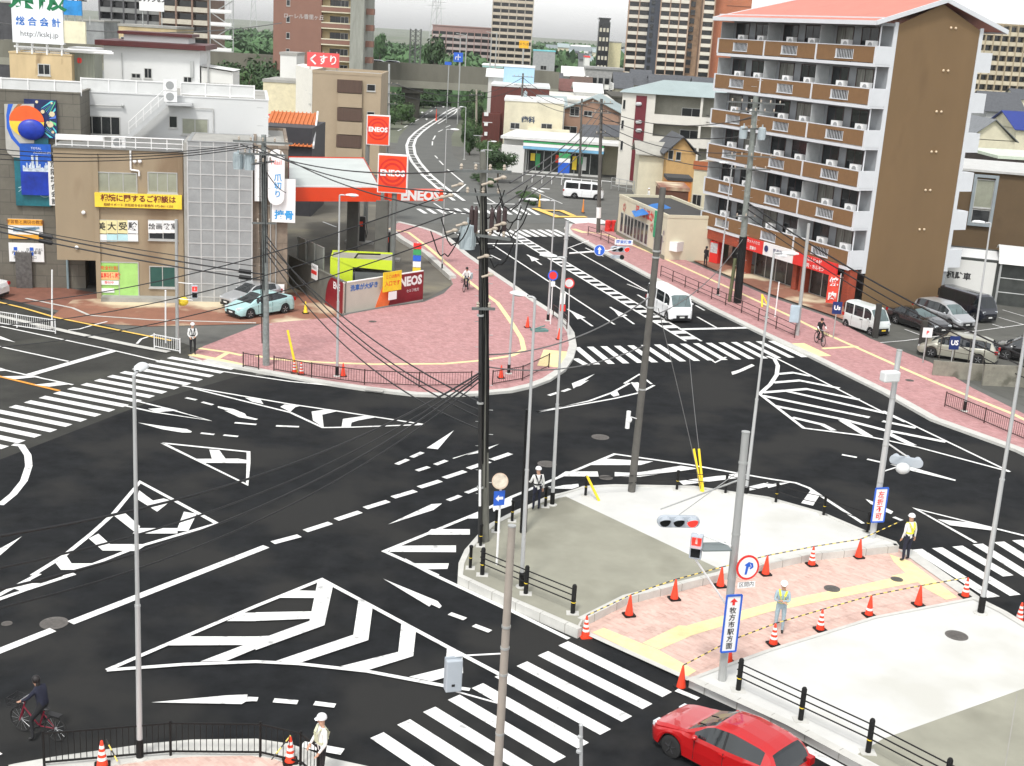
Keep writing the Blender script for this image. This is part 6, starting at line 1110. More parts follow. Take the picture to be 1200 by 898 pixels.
# roofs left of them, mid distance clutter
CL = [(662, 690, 55, 330, 8.5, GW1, WHTR, 'pale grey gabled house with a blue window in the distance'), (640, 660, 62, 300, 7.5, mat('pinkish wall', (.32, .24, .22), .8), DT, 'pinkish distant house with dark roof'), (625, 645, 70, 280, 7, CRM, BG, 'distant cream house with blue grey roof, left of the pinkish one'), (652, 672, 78, 270, 7.2, WHT, mat('reddish roof', (.14, .06, .05), .7, var=.2), 'distant white house with a reddish roof'), (672, 694, 80, 285, 7.4, GW1, mat('brown roof', (.10, .065, .05), .7, var=.2), 'distant grey house with brown roof'),
      (604, 625, 60, 330, 7.5, WHT, WHTR, 'distant house with a pale curved roof'), (626, 652, 45, 420, 13, GW1, mat('teal box', (.15, .5, .55), .5), 'distant grey building with a turquoise box on top'), (566, 590, 62, 340, 9.5, mat('turquoise wall', (.33, .55, .52), .6), WHT2, 'turquoise building beyond the overpass'), (584, 600, 68, 320, 8.5, CRM, DT, 'cream house right of the turquoise building'), (545, 566, 72, 380, 6, GW1, DT, 'low grey building left of the turquoise one')]
for x0, x1, y, Y, hz, wl, rf_, lb in CL: house(x0, x1, y, Y, 10, hz, 2.2 if 'box' not in lb and 'turq' not in lb else 0, wl, rf_, lb, 'u', wins=((.5, .55, 2, 1.4),))
random.seed(11)
for i in range(16): x = 655+i*5.2; house(x, x+9+random.random()*8, 40, 520+random.random()*500, 12, 7+random.random()*5, 2.2, random.choice((GW1, CRM, WHT)), random.choice((DT, BG, WHTR)), ('1st 2nd 3rd 4th 5th 6th 7th 8th 9th 10th 11th 12th 13th 14th 15th 16th'.split()[i])+' small roof from the left in the haze below the towers', 'u')
# small houses between flats and apartment block
t, f, w = house(781, 815, 190, 150, 8, 5.6, 2.0, mat('ochre render', (.48, .30, .12), .8, var=.1), DT, 'small ochre gabled house behind the cream shop', 'v', group=None, ang=.05)
wpx(t, f, ((783, 176, 789, 187), (792, 178, 798, 188)), 'dark', 1); t, f, w = house(750, 790, 175, 152, 6, 5.2, 1.2, CRM, mat('grey sheet roof', (.34, .33, .29), .8, var=.1), 'grey sheet roofed house left of the ochre gable', 'u', group=None)
house(784, 812, 200, 140, 4, 3.4, 0, mat('orange awning wall', (.62, .22, .05), .7), mat('dark canopy', (.04, .04, .04), .7), 'low orange fronted stall with black roof', group=None); house(775, 808, 215, 132, 5, 3.2, 0, mat('rust brown panel', (.12, .05, .03), .8, var=.2), BRNP, 'rust brown shed behind the blue tarpaulin', group=None)
f = FF((16.2, 122), (20.3, 120)); t = bld('cream_house', 'cream two storey house with dark window between shop and apartment block', 'house', f, 5.6, 8, 6.6, CRM, mat('terracotta', (.36, .13, .06), .8), .6); wpx(t, f, ((811, 228, 822, 242),), 'dark', 2); b = MB(f); b.box(-.3, 5.8, -.06, -.01, 1.9, 2.9); b.build('lower_band', CRM, t); b = MB(f); b.box(-.1, 5.7, -.1, 0, 6.5, 7.3); b.build('tile_band', mat('terracotta band', (.38, .12, .05), .8), t)
# cream corner shop
P0, P1 = G(722.5, 276), G(778, 306); f = FF(P0, P1); CS = mat('cream shop wall', (.60, .56, .42), .82, var=.05, scale=.6); t = bld('cream_shop', 'low cream shop with red script sign and tall narrow windows at the pavement', 'shop', f, f.L, 5.2, 3.7, CS, mat('dark flat roof', (.045, .043, .04), .8), .25); b = MB(f); b.box(-.05, f.L+.05, -.07, -.004, 0, .45); b.build('plinth', mat('plinth green grey', (.20, .20, .15), .8), t)
for i, x in enumerate((729, 733.5, 737, 740.5, 744.5, 748.5, 752.5, 757)): u0 = f.pt(x, 260+i*3, 0)[0]; window(t, f, u0, 0, .55, .85, 1.85, 'dark' if i != 1 else 'dark', 1)
b = MB(); u0, z0 = f.pt(755.5, 251, 0); text(b, 'ほっかほか', f(u0, -.01, z0), f.u, (0, 0, 1), 1.0, 0, .02, bold=.03); b.build('lettering', RED, t)
for x, y, nm in ((732, 243, 0), (764, 267, 1)): 
    u0, z0 = f.pt(x, y, 0); b = MB(f); 
    for k in range(5): a = k*1.26; b.ball((u0+.28*math.cos(a), -.03, z0+.28*math.sin(a)), .16, 1, .2, 1, 8, 4)
    b.build('flower_emblem', mat('faded red', (.45, .20, .16), .7), t)
u0, u1, z0, z1 = RR(f, 777, 250, 787, 271); 
b = MB(f); uu = f.L-3.0; b.box(uu, uu+1.6, -.12, -.02, 1.6, 3.9); b.build('green_net', mat('green net', (.02, .30, .14), .7, var=.4, scale=4), t); window(t, f, uu+.6, 0, .1, .9, 1.5, 'dark', 1); window(t, f, uu+1.9, 0, .1, .7, 2.0, 'dark', 1)
b = MB(); text(b, 'めし', f(f.L-.6, -.01, 2.0), f.u, (0, 0, 1), .55, 0, .02, vertical=True); b.build('lettering', mat('purple grey', (.15, .1, .2), .6), t)
fr_ = FF(P1, P1+Vector((6, 7.5, 0))); b = MB(fr_); b.box(.3, 2.0, -1.0, -.1, .9, 1.7); b.build('outdoor_unit', WHT2, t)
c = AT(772, 237, 113.5); b = MB(); n = 8
pts = [(c.x+(-2.2+4.4*i/n), c.y+(j-1)*2.0, c.z-1.2+1.1*math.sin(math.pi*i/n)*(.4+.6*(j == 1))) for j in range(3) for i in range(n+1)]; b.add(pts, [(j*(n+1)+i, j*(n+1)+i+1, (j+1)*(n+1)+i+1, (j+1)*(n+1)+i) for j in range(2) for i in range(n)]); solo(b, 'tarpaulin', mat('blue sheet', (.02, .16, .48), .6, var=.2), 'bright blue tarpaulin heaped on the cream shop roof', 'tarpaulin', tuple(c), smooth=True)
for x, y, lb in ((811, 293, 'left'), (817, 293, 'right')): c = AT(x-1, y-2, 108); b = MB(); b.lathe(tuple(c), [(.3, 0), (.3, -.05)], 14, axis='Y'); b.tube(c, (c.x, c.y+.05, .1), .04); solo(b, 'round_marker', RED, lb+' of two round red markers beside the cream shop', 'marker', tuple(c), 'round red markers')
f = FF((14.4, 110.2), (17.8, 110.5)); b = MB(f); b.box(0, 4.0, 0, .15, 0, 2.6); solo(b, 'yard_wall', mat('yard wall grey', (.27, .26, .20), .85, var=.15), 'grey yard wall between cream shop and passage', 'wall', tuple(f(0, 0, 0)))
# small car park fence by the far side road
f = FF(G(716, 222), G(790, 236)); t = thing('metal_fence', 'grey rail fence of the small lot in front of the white flats', 'fence', f(0, 0, 0), 0, None, world=True)
for k in range(9): b = MB(f); b.tube((k*f.L/8, 0, 0), (k*f.L/8, 0, 1.5), .05, n=6); b.build('post', GALV, t)
for z in (.5, 1.0, 1.45): b = MB(f); b.tube((0, 0, z), (f.L, 0, z), .035, n=6); b.build('rail', GALV, t)
f = FF(G(612, 213), G(716, 222)); t = thing('metal_fence', 'white guard pipe fence in front of the convenience store forecourt', 'fence', f(0, 0, 0), 0, None, world=True)
for k in range(10): b = MB(f); b.tube((k*f.L/9, 0, 0), (k*f.L/9, 0, 1.0), .05, n=6); b.build('post', WHT2, t)
b = MB(f); b.tube((0, 0, .95), (f.L, 0, .95), .04, n=6); b.build('rail', WHT2, t)
# ======== left complex
TAN = mat('tan stucco', '#988870', .88, var=.08, scale=.5, stretch=(1, 1, .3), stain=('#84715a', .3, .55)); TILE = brickmat('grey wall tile', '#6e6a60', '#656157', '#54514a', 1.6, .8, .02, vert=True, var=.12); GLB = mat('glass block', (.30, .31, .31), .35, var=.12, scale=1.2)
f = FF((-28.9, 78.7), (-21.6, 80.2)); LF = f
t = thing('tan_office', 'tan two storey office with yellow signboard and green windows at left', 'office building', f(0, 0, 0), 0, None, world=True)
ua, ub, z0, z1 = RR(f, 74, 172, 105, 305); ua = 0; uc = 7.6
b = MB(f); b.box(2.0, uc, 0, 7, 0, 9.55); b.box(-.4, 2.0, 0, 7, z0, 9.55); b.build('wall', TAN, t)
b = MB(f); b.box(-.45, uc+.05, -.1, 7, 9.552, 9.66); b.build('roof', mat('terrace grey', (.20, .20, .19), .85, var=.2), t); b = MB(f); b.box(1.95, 2.25, -.12, -.004, 0, 9.3); b.build('pilaster', TAN, t); b = MB(f); b.box(uc-.5, uc-.2, -.1, -.004, 0, 9.3); b.build('pilaster', TAN, t)
wpx(t, f, ((111, 202, 161, 226), (173, 202, 208, 226)), 'pale', 3); wpx(t, f, ((114, 258, 161, 281),), 'dark', 4); wpx(t, f, ((174, 258, 208, 281),), 'dark', 2); wpx(t, f, ((116, 307, 163, 350),), 'green', 2); wpx(t, f, ((175, 312, 206, 337),), 'dgreen', 2)
def onf(f, x, y, v=0.0): u, z = f.pt(x, y, v); return f(u, v, z)
for i, (ch, x) in enumerate(zip('美大受験', (118.5, 131, 144, 155.5))):
    u, z = f.pt(x, 266, -.06); b = MB(f); b.box(u-.32, u+.32, -.075, -.062, z-.42, z+.42); o = b.build('window_sign', mat('pale yellow card', (.75, .68, .36), .7) if i < 3 else SW, t); b = MB(); text(b, ch, f(u, -.077, z), f.u, (0, 0, 1), .55, 0, .003, bold=.02); b.build('lettering', BLKT, o)
    b = MB(f); b.box(u-.32, u+.32, -.073, -.062, z-.95, z-.47); b.build('poster', mat('pale blue poster', (.45, .68, .72), .6) if i in (1, 2) else SW, t)
for i, (ch, x) in enumerate(zip('絵画教室', (178, 186.5, 195.5, 204))):
    u, z = f.pt(x, 266, -.06); b = MB(f); b.box(u-.23, u+.23, -.075, -.062, z-.40, z+.40); o = b.build('window_sign', SW, t); b = MB(); text(b, ch, f(u, -.077, z), f.u, (0, 0, 1), .42, 0, .003, bold=.02); b.build('lettering', BLKT, o)
for (x0, y0, x1, y1, m_, w_) in ((117, 311, 138, 318, mat('poster green', (.25, .5, .10), .6), '完全個別'), (117, 319, 139, 328, mat('poster orange', (.85, .45, .2), .6), '無料体験'), (117, 329, 139, 334, SW, '受付中'), (117, 338, 134, 343, SW, '')): 
    b = bpx(f, (x0, y0, x1, y1), -.085, -.06); o = b.build('poster', m_, t); u0, u1, z0, z1 = RR(f, x0, y0, x1, y1, -.085)
    if w_: b = MB(); text(b, w_, f((u0+u1)/2, -.086, (z0+z1)/2), f.u, (0, 0, 1), (z1-z0)*.7, 0, .003, bold=.02); b.build('lettering', RED, o)
b = MB(f); u1, z1 = f.pt(153, 178, 0); b.path([f.__call__(u1, 0, 0)*0+Vector((u1, -.1, 9.55)), Vector((u1, -.1, f.pt(153, 199, 0)[1])), Vector((u1+.5, -.1, f.pt(153, 200, 0)[1])), Vector((u1+.5, -.1, f.pt(153, 206, 0)[1]))], .06, 8); b.build('drain_pipe', WHT2, t)
b = MB(f)
for x, y in ((98, 249), (158, 189), (164, 189), (160, 241), (90, 290)): u, z = f.pt(x, y, 0); bb = MB(f); bb.lathe((u, -.01, z), [(.12, 0), (.12, -.12), (.05, -.16)], 10, axis='Y'); bb.build('vent_cap', SW, t)
b = MB(f); b.box(2.3, uc-.1, -.9, -.02, 0, .28); b.build('step', CONC, t)
s_ = thing('signboard', 'yellow signboard with dark red Japanese lettering on the tan office', 'signboard', onf(f, 162, 242), 0, None, world=True); b = bpx(f, (111, 227.5, 213, 244), -.28, -.12); b.build('panel', mat('sign yellow', (.86, .62, .05), .5), s_)
u0, u1, z0, z1 = RR(f, 111, 227.5, 213, 244, -.28); b = MB(); text(b, '相続に関するご相談は', f((u0+u1)/2, -.285, z0+(z1-z0)*.63), f.u, (0, 0, 1), .46, 0, .004, bold=.03); text(b, '相続サポート 京阪総合会計事務所 072-861-1250', f((u0+u1)/2, -.285, z0+(z1-z0)*.17), f.u, (0, 0, 1), .2, 0, .004, bold=.01); b.build('lettering', mat('dark red lettering', (.16, .02, .01), .6), s_)
# roof terrace rail of the tan office
t = thing('terrace_railing', 'white terrace railing on top of the tan office', 'railing', f(0, 0, 9.98), 0, None, world=True)
for k in range(9): b = MB(f); b.tube((-.2+k*.95, -.02, 9.66), (-.2+k*.95, -.02, 10.35), .03, n=6); b.build('post', WHT2, t)
for z in (9.75, 10.05, 10.35): b = MB(f); b.tube((-.2, -.02, z), (7.5, -.02, z), .025 if z < 10.3 else .04, n=6); b.build('rail', WHT2, t)
b = MB(f); b.box(-.2, 2.6, -.05, -.03, 10.05, 10.35); b.build('panel', WHT2, t)
u, z = f.pt(139, 167, .3); b = MB(f); b.box(u-.42, u+.42, .1, .5, 9.66, 10.35); o = solo(b, 'air_conditioner', WHT2, 'outdoor unit behind the terrace railing of the tan office', 'air conditioner', tuple(f(u, .3, 9.66))); 
b = MB(f); b.lathe((u-.05, .095, 10.0), [(.27, 0), (.27, -.02)], 14, axis='Y'); b2 = b.build('fan_grille', mat('grille grey', (.3, .3, .3), .6), o); 
for v in b2.data.vertices: v.co -= Vector(o.location)
# passage under overhang: dark back wall
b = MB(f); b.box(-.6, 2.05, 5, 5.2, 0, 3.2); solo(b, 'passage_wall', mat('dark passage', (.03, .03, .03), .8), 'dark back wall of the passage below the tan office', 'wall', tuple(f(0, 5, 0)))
# glass block stair tower
f2 = Fr(f(7.72, -.35, 0), f.u); t = bld('glass_block_tower', 'stair tower clad in grey glass blocks with white joints', 'stair tower', f2, 4.0, 6, 10.3, GLB, None, .05); b = MB(f2)
for k in range(6): b.box(-.02+k*.8-.03+.0, k*.8+.03, -.03, -.002, 0, 10.3)
for k in range(12): b.box(-.0, 4.0, -.028, -.003, .3+k*.88, .36+k*.88)
b.build('joint_grid', mat('white joint', (.47, .47, .46), .6), t); b = MB(f2); b.box(-.25, -.02, -.02, 5, 0, 10.2); b.build('side_wall', CONC, t)
f3 = Fr(f2(4.02, .5, 0), f.u); t = bld('stained_building', 'brown stained panel building between stair tower and filling station', 'building', f3, f3.pt(337, 260, 0)[0], 14, 10.0, brickmat('stained panels', '#85786a', '#7a6d5f', '#6a5e51', .9, 1.3, .02, vert=True, var=.25), None, .2); wpx(t, f3, ((279, 200, 291, 218),), 'pale', 1)
b = bpx(f3, (281, 255, 290, 272), -.15, -.02); b.build('meter_box', WHT2, t); b = MB(f3); u_ = f3.pt(326, 332, -.4)[0]; b.box(u_-.4, u_+.4, -.5, -.1, .1, 1.2); b.build('air_conditioner', WHT2, t)
for k in range(3): b = MB(f3); b.tube((.8+k*.35, -.06, 0), (.8+k*.35, -.06, 9.9), .035, n=6); b.build('conduit', GALV, t)
# capsule sign
c = AT(324, 208, 81); s_ = thing('wall_sign', 'white capsule shaped sign with red and blue lettering above a white board', 'wall sign', (c.x, c.y, c.z-2), 0, None, world=True); fr_ = Fr(c, (1, .1)); pts = [(.52*math.cos(a), 1.25+.52*math.sin(a)) for a in [math.pi*k/8 for k in range(9)]]+[(-.52*math.cos(a), -1.25-.52*math.sin(a)) for a in [math.pi*k/8 for k in range(9)]]
b = MB(fr_); b.ext(pts, -.15, .1); b.build('panel', SW, s_); b = MB(fr_); b.box(-.3, 1.2, .12, .3, -2.9, -.1); b.box(-1.4, -.6, .1, .3, -1.6, 1.7); b.build('backing_board', SW, s_); b = MB(); text(b, 'Nail', fr_(0, -.16, .95), fr_.u, (0, 0, 1), .42, 0, 0); b.build('lettering', RED, s_); b = MB(); text(b, '爪切り', fr_(.1, -.16, -.55), fr_.u, (0, 0, 1), .5, 0, 0, bold=.02, vertical=True); text(b, '接骨', fr_(.5, .11, -2.45), fr_.u, (0, 0, 1), .62, 0, 0, bold=.03); b.build('lettering', mat('cyan lettering', (.03, .3, .65), .5), s_)
# grey tiled building with mural
f = FF((-45, 78.6), (-28.7, 82.0)); L_ = f.L; t = bld('grey_tiled_building', 'grey tiled building with blue murals at the left edge', 'building', f, L_, 12, 12.65, TILE, None, .1); GF = f
b = MB(f); b.tube((L_-1.1, -.15, 0), (L_-1.1, -.15, 9.5), .09); b.tube((L_-.7, -.12, 2), (L_-.7, -.12, 9.5), .05); b.build('drain_pipe', mat('blue grey pipe', (.20, .27, .29), .6), t)
b = MB(f); u, z = f.pt(29, 320, 0); b.box(u-.5, u+.5, -.3, -.05, z-1.6, z+1.4); b.build('meter_cluster', mat('dark meters', (.10, .095, .09), .6, var=.4, scale=5), t)
def panel(nm, lab, cat, r, m_, v0=-.25, v1=-.02, f_=None): 
    f_ = f_ or GF; s_ = thing(nm, lab, cat, onf(f_, (r[0]+r[2])/2, r[3]), 0, None, world=True); b = bpx(f_, r, v0, v1); b.build('panel', m_, s_); return s_, RR(f_, *r, v0)
NAVY = mat('mural navy', (.008, .02, .10), .45, var=.4, scale=2); TEAL = mat('mural teal', (.01, .13, .16), .45, var=.3, scale=1.5); BLU2 = mat('mural blue', (.008, .035, .36), .4, var=.4, scale=1.2)
s_, (u0, u1, z0, z1) = panel('wall_mural', 'navy mural panel with green and cyan rays and pale discs', 'mural', (29, 117, 66.5, 162), NAVY); random.seed(2); b = MB(f); cx, cz = u0+.8, (z0+z1)/2
for k in range(16):
    a = -1.3+k*.17; L2_ = 2.9; q = lambda r, d: (cx+r*math.cos(a+d), cz+r*math.sin(a+d)); p1, p2, p3, p4 = q(.7, -.02), q(L2_, -.034), q(L2_, .034), q(.7, .02)
    pp = [(min(max(p[0], u0+.05), u1-.05), min(max(p[1], z0+.05), z1-.05)) for p in (p1, p2, p3, p4)]; b.add([(p[0], -.262-k*.0006, p[1]) for p in pp], [(0, 1, 2, 3)], k % 3)
b.build('rays', [mat('ray cyan', (.10, .58, .66), .5), mat('ray green', (.12, .62, .28), .5), mat('ray blue', (.10, .22, .75), .5)], s_); b = MB(f)
for x, y, r in ((50, 131, .12), (61, 134, .17), (56, 144, .10), (59, 146, .19), (62, 155, .09), (43, 119.5, .09), (60.5, 121, .07), (49.5, 157, .09)): u, z = f.pt(x, y, -.27); b.lathe((u, -.28, z), [(r, 0), (r, -.015)], 16, axis='Y')
b.build('discs', mat('disc cream', (.68, .58, .38), .6), s_)
s_, (u0, u1, z0, z1) = panel('wall_mural', 'teal mural panel with thin white curves below the blue one', 'mural', (17, 160, 58, 241.5), TEAL, -.2); b = MB(f)
for k in range(3): b.path([(u0+.2+i*.17, -.22, z0+.9+.35*k*(i/12)+.3*math.sin(i*.5+k)) for i in range(13)], .02, 5)
b.build('curves', mat('curve pale', (.4, .6, .62), .5), s_)
# pale shaped board with orange disc and blue globe
s_ = thing('wall_mural', 'pale shaped board with orange and yellow disc and a blue globe', 'mural', onf(f, 24, 185), 0, None, world=True); P = lambda x, y: f.pt(x, y, -.3); b = MB(f); b.ext([P(*p) for p in ((5, 122), (40, 122), (40, 168), (24, 168), (24, 185), (15, 184), (9, 179), (7, 173), (6, 150))], -.34, -.26); b.build('board', mat('board grey', (.45, .44, .40), .6), s_)
b = MB(f); b.ribbon; pr = [(9.5, 122), (7.5, 135), (8, 150), (13, 162), (23, 173)]; pq = [(15.5, 122), (11, 135), (11.5, 148), (16, 159), (23, 168)]
for i in range(4): b.add([(*[P(*pr[i])[0]], -.346, P(*pr[i])[1]), (P(*pr[i+1])[0], -.346, P(*pr[i+1])[1]), (P(*pq[i+1])[0], -.346, P(*pq[i+1])[1]), (P(*pq[i])[0], -.346, P(*pq[i])[1])], [(0, 1, 2, 3)])
b.build('blue_arc', BLU, s_); b = MB(f)
pr = [(21, 122), (16, 128), (13.5, 136)]; pq = [(26, 122), (21, 127), (16, 134)]
for i in range(2): b.add([(P(*pr[i])[0], -.347, P(*pr[i])[1]), (P(*pr[i+1])[0], -.347, P(*pr[i+1])[1]), (P(*pq[i+1])[0], -.347, P(*pq[i+1])[1]), (P(*pq[i])[0], -.347, P(*pq[i])[1])], [(0, 1, 2, 3)])
b.build('brown_arc', mat('arc brown', (.36, .15, .05), .6), s_)
cu, cz = P(31.5, 144); b = MB(f); b.ext([(cu+1.05*math.cos(a), cz+.1+.98*math.sin(a)) for a in [math.pi*k/14 for k in range(15)]], -.36, -.345, 0); b.ext([(cu+1.05*math.cos(a), cz+.08+.98*math.sin(a)) for a in [math.pi+math.pi*k/14 for k in range(15)]], -.359, -.346, 1); b.build('disc', [mat('disc orange', (.80, .12, .02), .5), mat('disc yellow', (.85, .6, .05), .5)], s_)
gu, gz = P(37, 152); b = MB(f); b.ball((gu, -.4, gz), .82, 1, .35, .8, 24, 12); b.build('globe', BLU2, s_, True)
s_, (u0, u1, z0, z1) = panel('wall_mural', 'deep blue mural of a lit city skyline with small white lettering', 'mural', (24, 169, 60.5, 229), mat('mural skyline blue', (.01, .09, .45), .4, var=.35, scale=.9), -.38, -.26); b = MB(f); random.seed(9)
zm = z0+(z1-z0)*.48
for k in range(22): uu = u0+.15+k*(u1-u0-.3)/22; h_ = random.uniform(.15, .55); b.box(uu, uu+.07, -.395, -.385, zm-.05, zm+h_)
for k in (.36, .50): b.box(u0+(u1-u0)*k, u0+(u1-u0)*k+.14, -.398, -.386, zm, z0+(z1-z0)*.78)
b.build('lit_towers', mat('tower lights', (.55, .62, .7), .5, var=.4, scale=6), s_); b = MB(f); b.box(u0, u1, -.389, -.384, z0+.02, zm-.05); b.build('water_band', BLU2, s_)
b = MB(); text(b, 'TOTAL', f(u0+1.0, -.385, z1-.28), f.u, (0, 0, 1), .2, 0, .002); text(b, 'ACCOUNTING', f(u0+1.5, -.385, z1-.55), f.u, (0, 0, 1), .2, 0, .002); b.build('lettering', SW, s_)
s_, (u0, u1, z0, z1) = panel('wall_sign', 'narrow white vertical sign with black characters beside the skyline mural', 'wall sign', (57, 189, 70, 241), SW, -.5, -.4); b = MB(); n = 6
for i, ch in enumerate('京阪総合会計'): text(b, ch, f((u0+u1)/2, -.505, z1-(i+.5)*(z1-z0)/n), f.u, (0, 0, 1), min((z1-z0)/n*.9, (u1-u0)*.85), 0, .003, bold=.02)
b.build('lettering', BLKT, s_)
s_, (u0, u1, z0, z1) = panel('wall_sign', 'orange and white notice board on the grey tiled wall', 'wall sign', (9.5, 257, 50, 280), SW, -.1); b = MB(f); b.box(u0, u1, -.115, -.101, z1-.4, z1); b.box(u0, u1, -.115, -.101, z0, z0+.28); b.build('stripe', mat('stripe orange', (.8, .38, .04), .5), s_); b = MB(); text(b, '学習塾と美術の教室', f((u0+u1)/2, -.12, z1-.2), f.u, (0, 0, 1), .26, 0, 0, bold=.01); b.build('lettering', mat('dark orange brown', (.2, .06, .01), .6), s_); b = MB(f); b.bar((u0+.3, -.12, z1-.7), (u1-.4, -.12, z0+.7), .01, .22); b.bar((u0+.5, -.12, z0+.5), (u1-.2, -.12, z0+.75), .01, .12); b.build('picture', mat('picture blue', (.2, .33, .45), .6, var=.4, scale=5), s_)
s_, (u0, u1, z0, z1) = panel('wall_sign', 'white clinic guide board with blue squares below the orange notice', 'wall sign', (10.5, 285, 51.5, 307), SW, -.1); b = MB(f); [b.box(u0+a, u0+a+.22, -.115, -.101, z1-c_-.22, z1-c_) for a, c_ in ((.3, .28), (.3, .6), (1.3, .28), (1.3, .6))]; b.build('blue_square', BLU, s_); b = MB(); text(b, '内科 外科 駐車場', f((u0+u1)/2, -.105, z0+.6), f.u, (0, 0, 1), .24, 0, 0, bold=.01); text(b, '薬局 歯科 入口', f((u0+u1)/2-.1, -.105, z0+.28), f.u, (0, 0, 1), .22, 0, 0); text(b, '医院 内科', f((u0+u1)/2+.5, -.105, z1-.45), f.u, (0, 0, 1), .24, 0, 0); b.build('lettering', BLKT, s_)
# white upper building
f = FF((-30.3, 86.6), (-19.6, 88.9)); z_t = f.pt(200, 113, 0)[1]; LW = f.pt(311, 140, 0)[0]; t = bld('white_building', 'large plain white building with outside stair behind the tan office', 'building', f, LW+.2, 12, z_t, mat('bright white render', (.60, .61, .605), .8, var=.03, scale=.3), None, .08); WF = f
wpx(t, f, ((97, 136, 141, 158),), 'dark', 4); wpx(t, f, ((213, 139, 244, 158),), 'pale', 2); wpx(t, f, ((198, 136, 208, 150),), 'dark', 1)
b = MB(f); u, z = f.pt(96, 123, 0); u2, z2 = f.pt(144, 124, 0); b.tube((u, -.15, z), (u2, -.15, z2), .05); b.ball((u2, -.15, z2), .12); b.build('wall_pipe', GALV, t)
b = MB(f); u, z = f.pt(214, 126, 0); u2 = f.pt(250, 127, 0)[0]; b.path([(u, -.1, z), (u2, -.1, z), (u2, -.1, z-2.4)], .03, 6); b.build('conduit', mat('conduit grey', (.5, .5, .48), .6), t)
# outside stair
(ua, za), (ub, zb) = f.pt(152, 160, -.8), f.pt(195, 121, -.8); st = thing('outside_stair', 'white steel outside stair climbing to the roof of the white building', 'stair', f(ua, -1, za), 0, None, world=True)
for s2 in (-1.35, -.45): b = MB(f); b.bar((ua, s2, za), (ub, s2, zb), .06, .3); b.build('stringer', GALVL, st)
n = 15
b = MB(f)
for k in range(n): u_, z_ = ua+(ub-ua)*(k+.5)/n, za+(zb-za)*(k+.5)/n; b.box(u_-.17, u_+.17, -1.3, -.5, z_, z_+.05)
b.build('treads', mat('tread grey', (.16, .16, .16), .6), st); b = MB(f); b.tube((ua, -1.35, za+1.0), (ub, -1.35, zb+1.0), .03); b.tube((ua, -1.35, za+.55), (ub, -1.35, zb+.55), .02)
for k in range(6): b.tube((ua+(ub-ua)*k/5, -1.35, za+(zb-za)*k/5), (ua+(ub-ua)*k/5, -1.35, za+(zb-za)*k/5+1), .025)
b.build('handrail', WHT2, st); b = MB(f); b.box(ub, ub+1.7, -1.45, -.02, zb-.1, zb+.05); b.build('landing', GALVL, st)
for k in range(2): b = MB(f); b.box(ub-.15, ub+.7, -.9, -.45, zb+.1+.75*k, zb+.8+.75*k); o = b.build('outdoor_unit', WHT2, st); b = MB(f); b.lathe((ub+.25, -.905, zb+.45+.75*k), [(.27, 0), (.27, -.02)], 14, axis='Y'); b.build('fan_grille', MATS['grille grey'], o)
# screen fence on the roofs
SCR = mat('screen white', (.60, .61, .60), .6, var=.06)
def screen(f_, x0, x1, y0, y1, v, lb, z_=None):
    u0, u1, z0, z1 = RR(f_, x0, y0, x1, y1, v); t = thing('roof_screen', lb, 'roof fence', f_(u0, v, z0), 0, 'roof fences', world=True); b = MB(f_); b.box(u0, u1, v, v+.05, z0, z1); b.build('panel', SCR, t); n = max(2, int((u1-u0)/1.5))
    for k in range(n+1): b = MB(f_); b.box(u0+(u1-u0)*k/n-.04, u0+(u1-u0)*k/n+.04, v-.05, v-.002, z0-.1, z1+.06); b.build('post', WHT2, t)
    for z in (z0+.06, z1): b = MB(f_); b.box(u0, u1, v-.045, v-.004, z-.04, z+.04); b.build('rail', WHT2, t)
screen(GF, -30, 95, 93, 108, .3, 'pale screen fence along the top of the grey tiled building'); screen(WF, 95, 192, 94, 111, .3, 'pale screen fence on the white building left of the stair head'); screen(WF, 212, 298, 99, 113, .3, 'pale screen fence on the white building right of the stair head')
# penthouse with stains, container, billboards
f = Fr((AT(12, 90, 90).x, 90), (1, .15)); u1 = f.pt(84, 80, 0)[0]; zb_ = 12.6; ztp = f.pt(50, 64, 0)[1]; t = bld('rooftop_house', 'stained ochre rooftop house carrying the billboards', 'rooftop building', f, u1, 5, ztp-zb_, mat('stained ochre', (.52, .40, .23), .85, var=.15, scale=.7, stretch=(1, 1, .3), stain=((.22, .15, .08), .9, .64)), None, .1, z0=zb_); wpx(t, f, ((44.5, 75, 59, 88),), 'dark', 2); PF = f
s_ = thing('billboard', 'tall white rooftop billboard with green and blue Japanese lettering and a web address', 'billboard', f(0, 0, ztp+.2), 0, None, world=True); u0, u1, z0, z1 = RR(f, 13, -38, 73, 51, -.3); b = MB(f); b.box(u0, u1, -.3, .3, z0, z1); b.build('panel', mat('billboard white', (.80, .82, .84), .5, var=.02), s_)
b = MB(); um = (u0+u1)/2+.05; text(b, '京阪', f(um, -.305, f.pt(45, -3, -.3)[1]-.2), f.u, (0, 0, 1), 1.55, 0, .01, bold=.03, sx=1.25); b.build('lettering', mat('sign green', (.005, .17, .06), .5), s_); b = MB(); text(b, '総 合 会 計', f(um, -.305, f.pt(45, 26.5, -.3)[1]), f.u, (0, 0, 1), .62, 0, .01, bold=.02); b.build('lettering', mat('lettering blue', (.01, .14, .50), .5), s_); b = MB(); text(b, 'http://kskj.jp', f(um+.05, -.305, f.pt(45, 40.5, -.3)[1]), f.u, (0, 0, 1), .52, 0, .01); b.build('lettering', mat('lettering grey', (.12, .12, .12), .6), s_)
b = MB(f)
for k in range(4): u_ = u0+.2+(u1-u0-.4)*k/3; b.tube((u_, 0, ztp), (u_, 0, z0), .07); b.tube((u_, .8, ztp), (u_, 0, z0+.3), .05)
